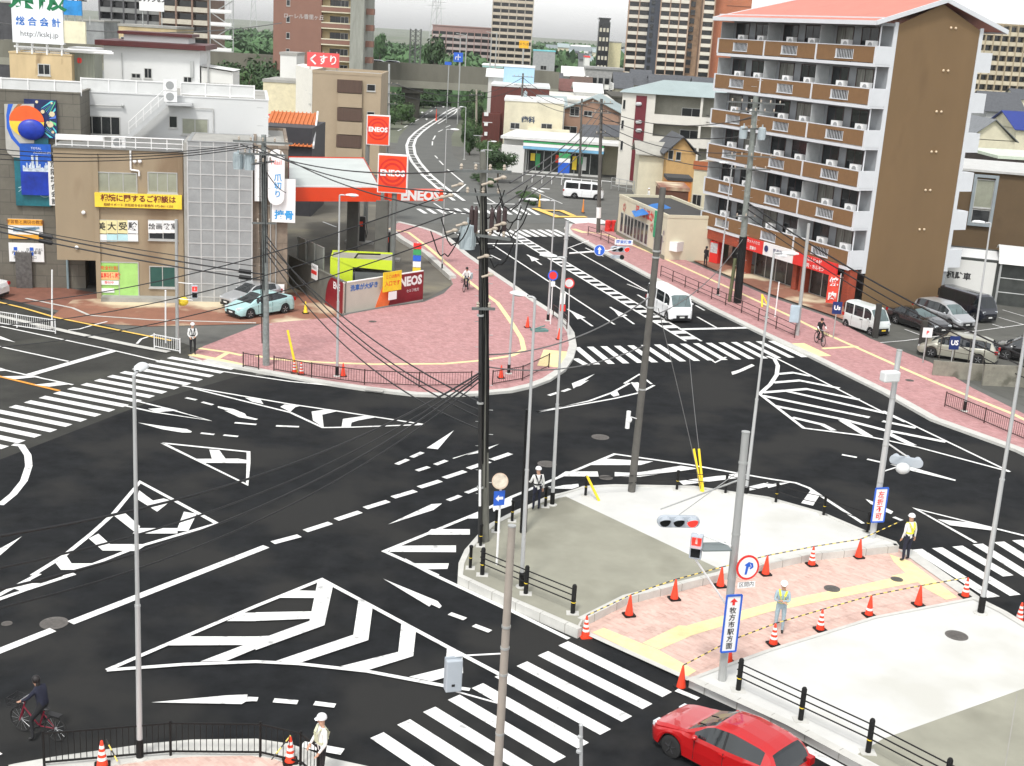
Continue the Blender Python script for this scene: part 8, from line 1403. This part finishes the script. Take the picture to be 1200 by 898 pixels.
for i, (px, dv, k, m_, hd_) in enumerate(((438, 4, 'minivan', ps_, -1), (457, 4.4, 'minivan', pb_, -1))): u = OPF.pt(px, 72, dv)[0]; car(k, m_, ('silver car driving on the overpass at its left end', 'black car driving on the overpass behind the silver one')[i], 'car', OPF(u, dv, OPZ-1.18), (hd_, .0))
KID.clear()
# ---------------------------------------------------------------- people
SKIN = mat('skin', (.50, .29, .20), .6, var=.05); HAIR = mat('black hair', (.012, .010, .010), .6); HELM = mat('helmet white', (.80, .81, .82), .3, var=.03, coat=.5); SHOE = mat('black shoe', (.02, .02, .02), .6)
SHW = mat('white shirt', (.72, .72, .70), .85, var=.12, scale=8); NVY = mat('navy cloth', (.012, .014, .03), .9, var=.2, scale=6); BKC = mat('black cloth', (.012, .012, .014), .9, var=.2, scale=6); PBL = mat('pale blue workwear', (.32, .42, .47), .85, var=.12, scale=7); VST = mat('hi vis yellow', (.78, .74, .04), .6, var=.08)
def person(label, pos, face, J, top, low, helmet=True, vest=None, hair=False, scale=1.0, shoe=None, sleeve=None, group=None, belt=None):
    """J: joints in metres, x = forward, y = left, z = up"""
    D = dict(pel=(0, 0, .93), spn=(0, 0, 1.12), chs=(0, 0, 1.32), nk=(0, 0, 1.47), hd=(.01, 0, 1.56), hd2=(.012, 0, 1.68), lh=(0, .10, .90), lk=(.02, .11, .49), la=(0, .11, .09), lt=(.13, .12, .045), rh=(0, -.10, .90), rk=(.02, -.11, .49), ra=(0, -.11, .09), rt=(.13, -.12, .045),
             ls=(0, .18, 1.41), le=(-.02, .24, 1.13), lw=(.06, .25, .88), rs=(0, -.18, 1.41), re=(-.02, -.24, 1.13), rw=(.06, -.25, .88)); D.update(J)
    R0_ = dict(pel=.135, spn=.12, chs=.145, nk=.058, hd=.082, hd2=.088, lh=.095, lk=.062, la=.045, lt=.038, ls=.07, le=.046, lw=.032); R0_.update({k.replace('l', 'r', 1): v for k, v in list(R0_.items()) if k[0] == 'l'})
    E_ = [('pel', 'spn'), ('spn', 'chs'), ('chs', 'nk'), ('nk', 'hd'), ('hd', 'hd2')]+[(a.replace('l', s, 1) if a[0] == 'l' else a, b_.replace('l', s, 1)) for s in 'lr' for a, b_ in (('pel', 'lh'), ('lh', 'lk'), ('lk', 'la'), ('la', 'lt'), ('chs', 'ls'), ('ls', 'le'), ('le', 'lw'))]
    names = list(D); V = [Vector(D[k]) for k in names]; rad = [R0_[k] for k in names]; E2 = [(names.index(a), names.index(b_)) for a, b_ in E_]
    for s, sg in (('l', 1), ('r', -1)):     # palm, four fingers and a thumb
        w = V[names.index(s+'w')]; d = (w-V[names.index(s+'e')]).normalized(); side = Vector((0, 0, 1)).cross(d); side = side.normalized() if side.length > .2 else Vector((1, 0, 0)); pm = w+d*.075; V.append(pm); rad.append(.03); E2.append((names.index(s+'w'), len(V)-1)); ip = len(V)-1; up = d.cross(side).normalized()
        for k in range(4): o_ = side*(.028-.019*k); ln = (.058, .068, .064, .05)[k]; V.append(pm+o_+d*.035); rad.append(.010); E2.append((ip, len(V)-1)); V.append(pm+o_+d*(.035+ln)+up*sg*.02); rad.append(.008); E2.append((len(V)-2, len(V)-1))
        V.append(w+d*.04+side*.05); rad.append(.012); E2.append((ip, len(V)-1)); V.append(w+d*.085+side*.062); rad.append(.009); E2.append((len(V)-2, len(V)-1))
    me = bpy.data.meshes.new('person'); me.from_pydata(V, E2, []); o = bpy.data.objects.new('tmp', me); COL.objects.link(o); sk = o.modifiers.new('s', 'SKIN'); ss = o.modifiers.new('d', 'SUBSURF'); ss.levels = 1; ss.render_levels = 1
    for i, v in enumerate(me.skin_vertices[0].data): v.radius = (rad[i]*(1.0 if i > 4 else (.85 if i in (0, 1, 2) else 1)), rad[i]*(1.25 if names[i:i+1] and names[i] in ('pel', 'spn', 'chs') else 1)); v.use_root = (i == 0)
    bpy.context.view_layer.update(); m2 = bpy.data.meshes.new_from_object(o.evaluated_get(bpy.context.evaluated_depsgraph_get())); bpy.data.objects.remove(o)
    for mt in (SKIN, top, low, shoe or SHOE, sleeve or top): m2.materials.append(mt)
    segs = [(V[a], V[b_], ((0 if 'hd' in (names[b_] if b_ < len(names) else '') or (b_ >= len(names)) else 3 if names[b_] in ('lt', 'rt') else 2 if names[b_] in ('lh', 'rh', 'lk', 'rk', 'la', 'ra') else 4 if names[b_] in ('lw', 'rw') else 1))) for a, b_ in E2]
    for p_ in m2.polygons:
        c = p_.center; best = 9; k_ = 1
        for a, b_, mi in segs:
            ab = b_-a; t_ = max(0, min(1, (c-a).dot(ab)/ab.length_squared)); d = (c-(a+ab*t_)).length
            if d < best: best = d; k_ = mi
        p_.material_index = k_; p_.use_smooth = True
    t = bpy.data.objects.new('person', m2); COL.objects.link(t); m2.name = 'person'; t.location = pos; t.rotation_euler = (0, 0, math.atan2(face[1], face[0])); t.scale = (scale,)*3; tag(t, label, 'person', group)
    hc = Vector(D['hd2'])-Vector((0, 0, .05)); b = MB()   # face: nose, eyes, mouth, ears
    b.ball((hc.x+.088, 0, hc.z-.01), .016, 1, .8, 1.4, 6, 4); [b.ball((hc.x+.005, s*.086, hc.z), .022, .7, .4, 1.2, 6, 4) for s in (1, -1)]; b.build('nose_and_ears', SKIN, t, True)
    for s in (1, -1): b = MB(); b.ball((hc.x+.078, s*.032, hc.z+.02), .011, .6, 1, .7, 6, 4); b.build('eye', BLKT, t)
    b = MB(); b.box(hc.x+.076, hc.x+.083, -.024, .024, hc.z-.052, hc.z-.044); b.build('mouth', mat('lips', (.35, .12, .10), .6), t)
    if helmet:
        b = MB(); b.lathe((hc.x-.005, 0, hc.z+.045), [(.122, 0), (.125, .02), (.118, .06), (.09, .10), (.04, .125), (.005, .13)], 16); b.add([(hc.x+.09, -.08, hc.z+.05), (hc.x+.165, -.05, hc.z+.04), (hc.x+.165, .05, hc.z+.04), (hc.x+.09, .08, hc.z+.05), (hc.x+.09, .08, hc.z+.065), (hc.x+.09, -.08, hc.z+.065)], [(0, 1, 2, 3), (3, 2, 1, 0), (5, 4, 2, 1)]); b.build('helmet', HELM, t, True)
    if hair: b = MB(); b.ball((hc.x-.018, 0, hc.z+.03), .105, 1.05, .98, 1.08, 14, 8); b.ball((hc.x-.075, 0, hc.z-.15), .08, .6, .9, 2.3, 12, 8); b.build('hair', HAIR, t, True)
    if vest:
        c1, c0 = Vector(D['chs']), Vector(D['spn']); b = MB()
        for s in (1, -1):
            fx, bx = .135, -.135
            pts = [(c0.x+fx-.0, s*.03, c0.z-.02), (c1.x+fx+.01, s*.07, c1.z), (c1.x+.06, s*.11, c1.z+.135), (c1.x-.06, s*.11, c1.z+.135), (c1.x+bx-.01, s*.07, c1.z), (c0.x+bx, -s*.02, c0.z-.02)]
            for i in range(5): b.bar(pts[i], pts[i+1], .065, .012)
        n = 16; b.add([(c0.x+.135*math.cos(2*math.pi*k/n), .165*math.sin(2*math.pi*k/n), c0.z-.06+z) for z in (0, .06) for k in range(n)], [(k, (k+1) % n, n+(k+1) % n, n+k) for k in range(n)]); b.build('safety_vest', vest, t)
    return t
person('guard in white shirt and helmet with crossed black straps standing by the short white railing', G(226, 415.5, ZP), (.3, -1), dict(le=(.08, .24, 1.14), lw=(.22, .12, 1.05), re=(.06, -.25, 1.14), rw=(.2, -.16, 1.02)), SHW, BKC, vest=BKC)
person('guard in white striped shirt on the centre island seen from behind, looking at the road', G(628, 598, ZI), (-.3, 1), dict(le=(.05, .27, 1.15), lw=(.24, .26, 1.1)), SHW, NVY, vest=BKC)
person('worker in pale blue with yellow vest and folded arms on the pink crossing path', G(912, 741, .05), (-.2, -1), dict(le=(.08, .23, 1.14), lw=(.2, .0, 1.18), re=(.08, -.23, 1.14), rw=(.21, .02, 1.14)), PBL, PBL, vest=VST)
person('guard with yellow reflective vest and dark trousers at the northeast kerb, back to us', G(1061, 657, .05), (-.5, 1), dict(lh=(0, .1, .9), lk=(.0, .14, .49), la=(-.05, .17, .09), lt=(.08, .2, .045), re=(.0, -.28, 1.15), rw=(.02, -.30, .88), rk=(.02, -.08, .49)), SHW, NVY, vest=VST, scale=1.04)
person('guard in white shirt and helmet at the bottom edge beside the black railing', G(376, 916, ZP), (-.9, -.5), dict(le=(.0, .27, 1.14), lw=(.14, .22, .92), re=(.05, -.25, 1.13), rw=(.2, -.2, .95)), SHW, BKC, vest=mat('pale vest', (.55, .56, .40), .7), scale=1.04)
# bicycles
def bicycle(label, pos, head, col, basket=True, box=False):
    t = thing('bicycle', label, 'bicycle', pos, math.atan2(head[1], head[0])); R2 = .33
    for x in (-.54, .54):
        b = MB(); n = 22
        for i in range(n): a0, a1 = 2*math.pi*i/n, 2*math.pi*(i+1)/n; b.tube((x+R2*math.cos(a0), 0, R2+.02+R2*math.sin(a0)), (x+R2*math.cos(a1), 0, R2+.02+R2*math.sin(a1)), .022, n=6, caps=False)
        w_ = b.build('wheel', TYR, t); b = MB(); [b.tube((x, 0, R2+.02), (x+R2*math.cos(k*.524), 0, R2+.02+R2*math.sin(k*.524)), .003, n=3) for k in range(12)]; b.tube((x, -.04, R2+.02), (x, .04, R2+.02), .03); b.build('spokes', RIM, w_)
    b = MB(); b.path([(.54, .05, .35), (.42, .0, .78), (.38, 0, .98)], .018, 6); b.tube((.54, -.05, .35), (.42, 0, .78), .014); b.path([(.42, 0, .72), (.1, 0, .42), (-.04, 0, .3), (-.22, 0, .80)], .022, 6); b.path([(-.54, 0, .35), (-.04, 0, .3)], .014, 6); b.path([(-.54, 0, .35), (-.19, 0, .68)], .012, 6); b.build('frame', col, t)
    b = MB(); b.ball((-.24, 0, .85), .11, 1.3, .8, .4, 10, 6); b.build('saddle', DRK, t, True); b = MB(); b.path([(.18, .26, 1.02), (.34, .2, 1.04), (.39, 0, 1.0), (.34, -.2, 1.04), (.18, -.26, 1.02)], .014, 6); b.build('handlebar', RIM, t)
    b = MB(); b.tube((-.04, -.09, .3), (-.04, .09, .3), .03); b.bar((-.04, .08, .3), (.1, .08, .22), .02, .03); b.bar((-.04, -.08, .3), (-.18, -.08, .38), .02, .03); b.box(.05, .15, .08, .17, .2, .23); b.box(-.23, -.13, -.17, -.08, .37, .4); b.build('pedals', DRK, t)
    if basket:
        b = MB()
        for k in range(7): a = -.17+.34*k/6; b.tube((.48, a, .72), (.50, a, .98), .006, n=4); b.tube((.78, a*1.1, .74), (.82, a*1.1, .98), .006, n=4); b.tube((.48, a, .73), (.78, a, .73), .006, n=4)
        for z in (.74, .86, .98): b.path([(.48, -.18, z), (.80, -.2, z), (.80, .2, z), (.48, .18, z), (.48, -.18, z)], .009, 4)
        b.build('basket', DRK, t)
    b = MB(); b.box(-.72, -.32, -.09, .09, .74, .76); b.tube((-.54, .06, .35), (-.6, .06, .74), .01); b.build('carrier', DRK if not box else RIM, t)
    if box: b = MB(); b.box(-.8, -.34, -.25, .25, .78, 1.2); b.build('carrier_box', mat('box pale blue', (.45, .55, .58), .6), t)
    return t
cp = (G(66, 867)+G(25, 858))/2; ch = (G(25, 856)-G(66, 868)).normalized(); bk = bicycle('dark red bicycle with front basket being ridden at the bottom left', cp, ch, mat('frame dark red', (.20, .012, .03), .4)); 
person('long haired cyclist in dark clothes with one foot down on the dark red bicycle', cp, ch, dict(pel=(-.2, 0, .93), spn=(-.16, 0, 1.1), chs=(-.08, 0, 1.3), nk=(-.03, 0, 1.45), hd=(.0, 0, 1.52), hd2=(.02, 0, 1.63), lh=(-.18, .1, .9), lk=(.08, .16, .52), la=(-.05, .26, .09), lt=(.08, .28, .045), rh=(-.18, -.1, .9), rk=(.1, -.12, .72), ra=(-.16, -.13, .45), rt=(-.03, -.14, .42), ls=(-.08, .17, 1.38), le=(.08, .26, 1.16), lw=(.26, .25, 1.06), rs=(-.08, -.17, 1.38), re=(.08, -.26, 1.16), rw=(.26, -.25, 1.06)), NVY, BKC, helmet=False, hair=True)
RIDE = dict(pel=(-.22, 0, .96), spn=(-.18, 0, 1.12), chs=(-.1, 0, 1.32), nk=(-.05, 0, 1.46), hd=(-.02, 0, 1.54), hd2=(.0, 0, 1.65), lh=(-.2, .1, .94), lk=(.1, .12, .72), la=(.03, .12, .3), lt=(.14, .12, .24), rh=(-.2, -.1, .94), rk=(.14, -.12, .8), ra=(-.14, -.12, .48), rt=(-.04, -.13, .42), ls=(-.1, .17, 1.38), le=(.05, .26, 1.18), lw=(.22, .25, 1.06), rs=(-.1, -.17, 1.38), re=(.05, -.26, 1.18), rw=(.22, -.25, 1.06))
cp = G(960, 404, ZP); ch = (-nd.x*.2-.1, -1) if False else (nd.x*.6, nd.y); bicycle('dark bicycle ridden on the east pavement near the car park', cp, ch, DRK); person('cyclist in dark vest and cap riding towards us on the east pavement', cp, ch, RIDE, BKC, BKC, helmet=False, hair=True, sleeve=SHW)
cp = G(546, 341, ZP); bicycle('delivery bicycle with pale box on the narrow pink pavement', cp, (nd.x-.5, nd.y), DRK, box=True); person('rider in white top on the delivery bicycle beside the filling station', cp, (nd.x-.5, nd.y), RIDE, SHW, NVY, helmet=False, hair=True)
person('person in dark coat with white bag standing at the vending machine', G(826, 313, .1), (.7, .6), dict(le=(.05, .26, 1.15), lw=(.2, .2, 1.1)), BKC, BKC, helmet=False, hair=True); person('person in white shirt on the forecourt behind the metal fence', AT(762, 207, 146).xy.to_3d(), (-1, -.3), {}, SHW, BKC, helmet=True)
# ---------------------------------------------------------------- trees and plants
LEAF = mat('leaf dark green', (.035, .075, .022), .7, var=.5, scale=.8); LEAF2 = mat('leaf mid green', (.055, .11, .03), .7, var=.45, scale=.6); LEAFF = mat('leaf far green', (.06, .125, .045), .8, var=.4, scale=.05); BARK = mat('bark', (.10, .08, .06), .9, var=.2)
def crown_mesh(seed, n, clumps, ls, m, flat=1.0):
    random.seed(seed); b = MB()
    cs = [(random.uniform(-.62, .62), random.uniform(-.62, .62), random.uniform(-.45, .55), random.uniform(.28, .5)) for _ in range(clumps)]
    for i in range(n):
        c = cs[i % clumps]; v = Vector((random.gauss(0, 1), random.gauss(0, 1), random.gauss(0, 1))).normalized()*c[3]*random.uniform(.55, 1.08); p = Vector((c[0]+v.x, c[1]+v.y, (c[2]+v.z*.85)*flat)); nrm = (v.normalized()+Vector((random.uniform(-.7, .7), random.uniform(-.7, .7), random.uniform(0, .8)))).normalized(); x = nrm.orthogonal().normalized(); y = nrm.cross(x); a = random.uniform(0, 6.28); u = x*math.cos(a)+y*math.sin(a); w = nrm.cross(u); s_ = ls*random.uniform(.6, 1.3)
        b.add([p-u*s_, p-w*s_*.5, p+u*s_, p+w*s_*.5], [(0, 1, 2, 3)])
    o = b.build('crown', m); d = o.data; bpy.data.objects.remove(o); return d
CRN = [crown_mesh(1, 3400, 13, .075, LEAF), crown_mesh(2, 3400, 16, .075, LEAF2), crown_mesh(3, 1300, 10, .12, LEAFF), crown_mesh(4, 1300, 12, .12, LEAF)]
def tree(pos, h, w, label, k=0, trunk=.35, name='tree', group=None):
    t = thing(name, label, 'tree' if name == 'tree' else 'shrub', pos, random.uniform(0, 6), group); o = bpy.data.objects.new('crown', CRN[k]); COL.objects.link(o); o.parent = t; ch = h*(1-trunk)*.62; o.location = (0, 0, h-ch*.95); o.scale = (w*.55, w*.55, ch)
    b = MB(); th = h*(trunk+.25); b.tube((0, 0, 0), (.02*h, 0, th), .035*h*.7, .018*h, 7)
    for q in range(4): a = q*1.7; b.tube((.01*h, 0, th*.7), (math.cos(a)*w*.25, math.sin(a)*w*.25, h*.78), .014*h, .006*h, 5)
    b.build('trunk', BARK, t); return t
tree(G(583, 214), 4.4, 4.4, 'round dark green tree beside the concrete stub pole near the store', 0, .3); tree(G(572, 192), 3.8, 3.6, 'low green tree just behind the round dark tree', 1, .25)
for i, (x, y, h, w) in enumerate(((550, 182, 4.5, 2.6), (552, 172, 5.5, 3), (553, 163, 6.5, 3.4), (553, 155, 7, 3.8), (553, 146, 7.5, 4))): tree(G(x, y), h, w, ('nearest', 'second', 'third', 'fourth', 'farthest')[i]+' roadside tree of the row on the outside of the curve', i % 2, .1, group='roadside trees')
for i, (x, y, h, w) in enumerate(((560, 212, 1.0, 1.8), (566, 216, 1.1, 1.9), (573, 219, 1.0, 1.8), (618, 236, 1.1, 2.0), (624, 240, 1.0, 1.8), (612, 232, 1.0, 1.8))): tree(G(x, y), h, w, ('first', 'second', 'third', 'fourth', 'fifth', 'sixth')[i]+' low clipped shrub from the curve towards the yellow cone corner', i % 2, .02, 'shrub', 'clipped shrubs')
c = AT(515, 70, 345); tree((c.x-1, c.y, 3), 14.2, 6.6, 'big dark green tree on the skyline beyond the overpass', 3, .2); c = AT(446, 50, 420); tree((c.x, c.y, 6), 10.4, 5.4, 'round tree standing alone on the green plain behind the overpass', 2, .1)
for i, (x, Y, h, w) in enumerate(((463, 255, 6, 5), (472, 245, 5, 4.5), (454, 250, 6.5, 5), (505, 310, 5, 6), (497, 300, 5, 6), (458, 232, 5, 4.5))): c = AT(x, 100, Y); tree((c.x, Y, 0), h, w, ('first', 'second', 'third', 'fourth', 'fifth', 'sixth')[i]+' green bush tree under the overpass near the dark pier', i % 2, .05, group='trees under the overpass')
random.seed(21)
for i in range(26): x = 244+i*3.7; Y = 200+(i % 5)*22+random.random()*10; c = AT(x, 80, Y); tree((c.x, Y, 0), 9.0+random.random()*3.5-(Y-200)*.012, 8, ('%d%s' % (i+1, 'th' if i % 10 > 2 or i in (10, 11, 12) else ('st', 'nd', 'rd')[i % 10]))+' tree from the left in the dark wood behind the white building', (0, 1, 3)[i % 3], .1, group='trees of the dark wood')
b = MB(); o = None
def mass(nm, lab, x0, x1, Y0, Y1, n, hh0, hh1, m, sz):
    random.seed(int(Y0)); b = MB()
    for i in range(n):
        Y = Y0+(Y1-Y0)*random.random(); c = AT(x0+(x1-x0)*random.random(), 50, Y); h = random.uniform(hh0, hh1); r = h*random.uniform(.8, 1.6)
        for k in range(46):
            v = Vector((random.gauss(0, 1), random.gauss(0, 1), abs(random.gauss(0, 1)))).normalized(); p = Vector((c.x+v.x*r, Y+v.y*r, v.z*h)); s_ = sz*random.uniform(.6, 1.4); u = Vector((random.uniform(-1, 1), random.uniform(-1, 1), random.uniform(-1, 1))).normalized()*s_; w = v.cross(u).normalized()*s_*.7; b.add([p-u, p-w, p+u, p+w], [(0, 1, 2, 3)])
    tag(b.build(nm, m), lab, None, None, 'stuff')
mass('riverside_thicket', 'green riverside thicket on the plain beyond the overpass', 425, 560, 310, 900, 380, 4, 8, LEAFF, 1.5); mass('distant_thicket', 'distant green belt on the plain left of the brown tower', 240, 330, 330, 1200, 170, 4, 9, LEAFF, 1.8); mass('far_tree_belt', 'hazy tree belt below the sky between the towers', 620, 760, 600, 1800, 160, 5, 10, LEAFF, 3)
# pylons and far river bridge
for i, (x, y, Y, h) in enumerate(((267, 0, 1900, 60), (297, 0, 1700, 58), (508, -4, 1500, 62), (514, -4, 1600, 60))):
    c = AT(x, 30, Y); b = MB(); 
    for s in (-1, 1): b.tube((c.x+s*5, Y, 0), (c.x+s*.8, Y, h), .5, n=4)
    for k in range(6): z = h*k/6; wv = 5-4.2*k/6; b.tube((c.x-wv, Y, z), (c.x+wv*.8, Y, z+h/6), .3, n=3)
    for k in (.7, .82, .94): b.tube((c.x-8, Y, h*k), (c.x+8, Y, h*k), .35, n=4)
    solo(b, 'power_pylon', GALV, ('leftmost', 'second', 'third', 'rightmost')[i]+' of the faint power pylons on the horizon', 'pylon', (c.x, Y, 0), 'power pylons')
c = AT(640, 50, 900); b = MB(); b.box(c.x, c.x+75, 900, 906, 9, 12); [b.box(c.x+k*15, c.x+k*15+2, 901, 905, 0, 9) for k in range(6)]; solo(b, 'river_bridge', mat('far bridge grey', (.32, .36, .38), .8), 'long pale blue grey bridge on the far plain', 'bridge', (c.x, 900, 0))
# haze: one even box of air
b = MB(); b.box(-2600, 2600, -60, 3400, -1.2, 90); hz = b.build('haze', mat('haze air', (.8, .8, .8))); hz['kind'] = 'stuff'; m = bpy.data.materials.new('haze volume'); m.use_nodes = True; n_ = m.node_tree; n_.nodes.clear(); oo = n_.nodes.new('ShaderNodeOutputMaterial'); pv = n_.nodes.new('ShaderNodeVolumePrincipled'); pv.inputs['Density'].default_value = .00008; pv.inputs['Color'].default_value = (.93, .95, .97, 1); n_.links.new(pv.outputs[0], oo.inputs['Volume']); hz.data.materials.clear(); hz.data.materials.append(m)
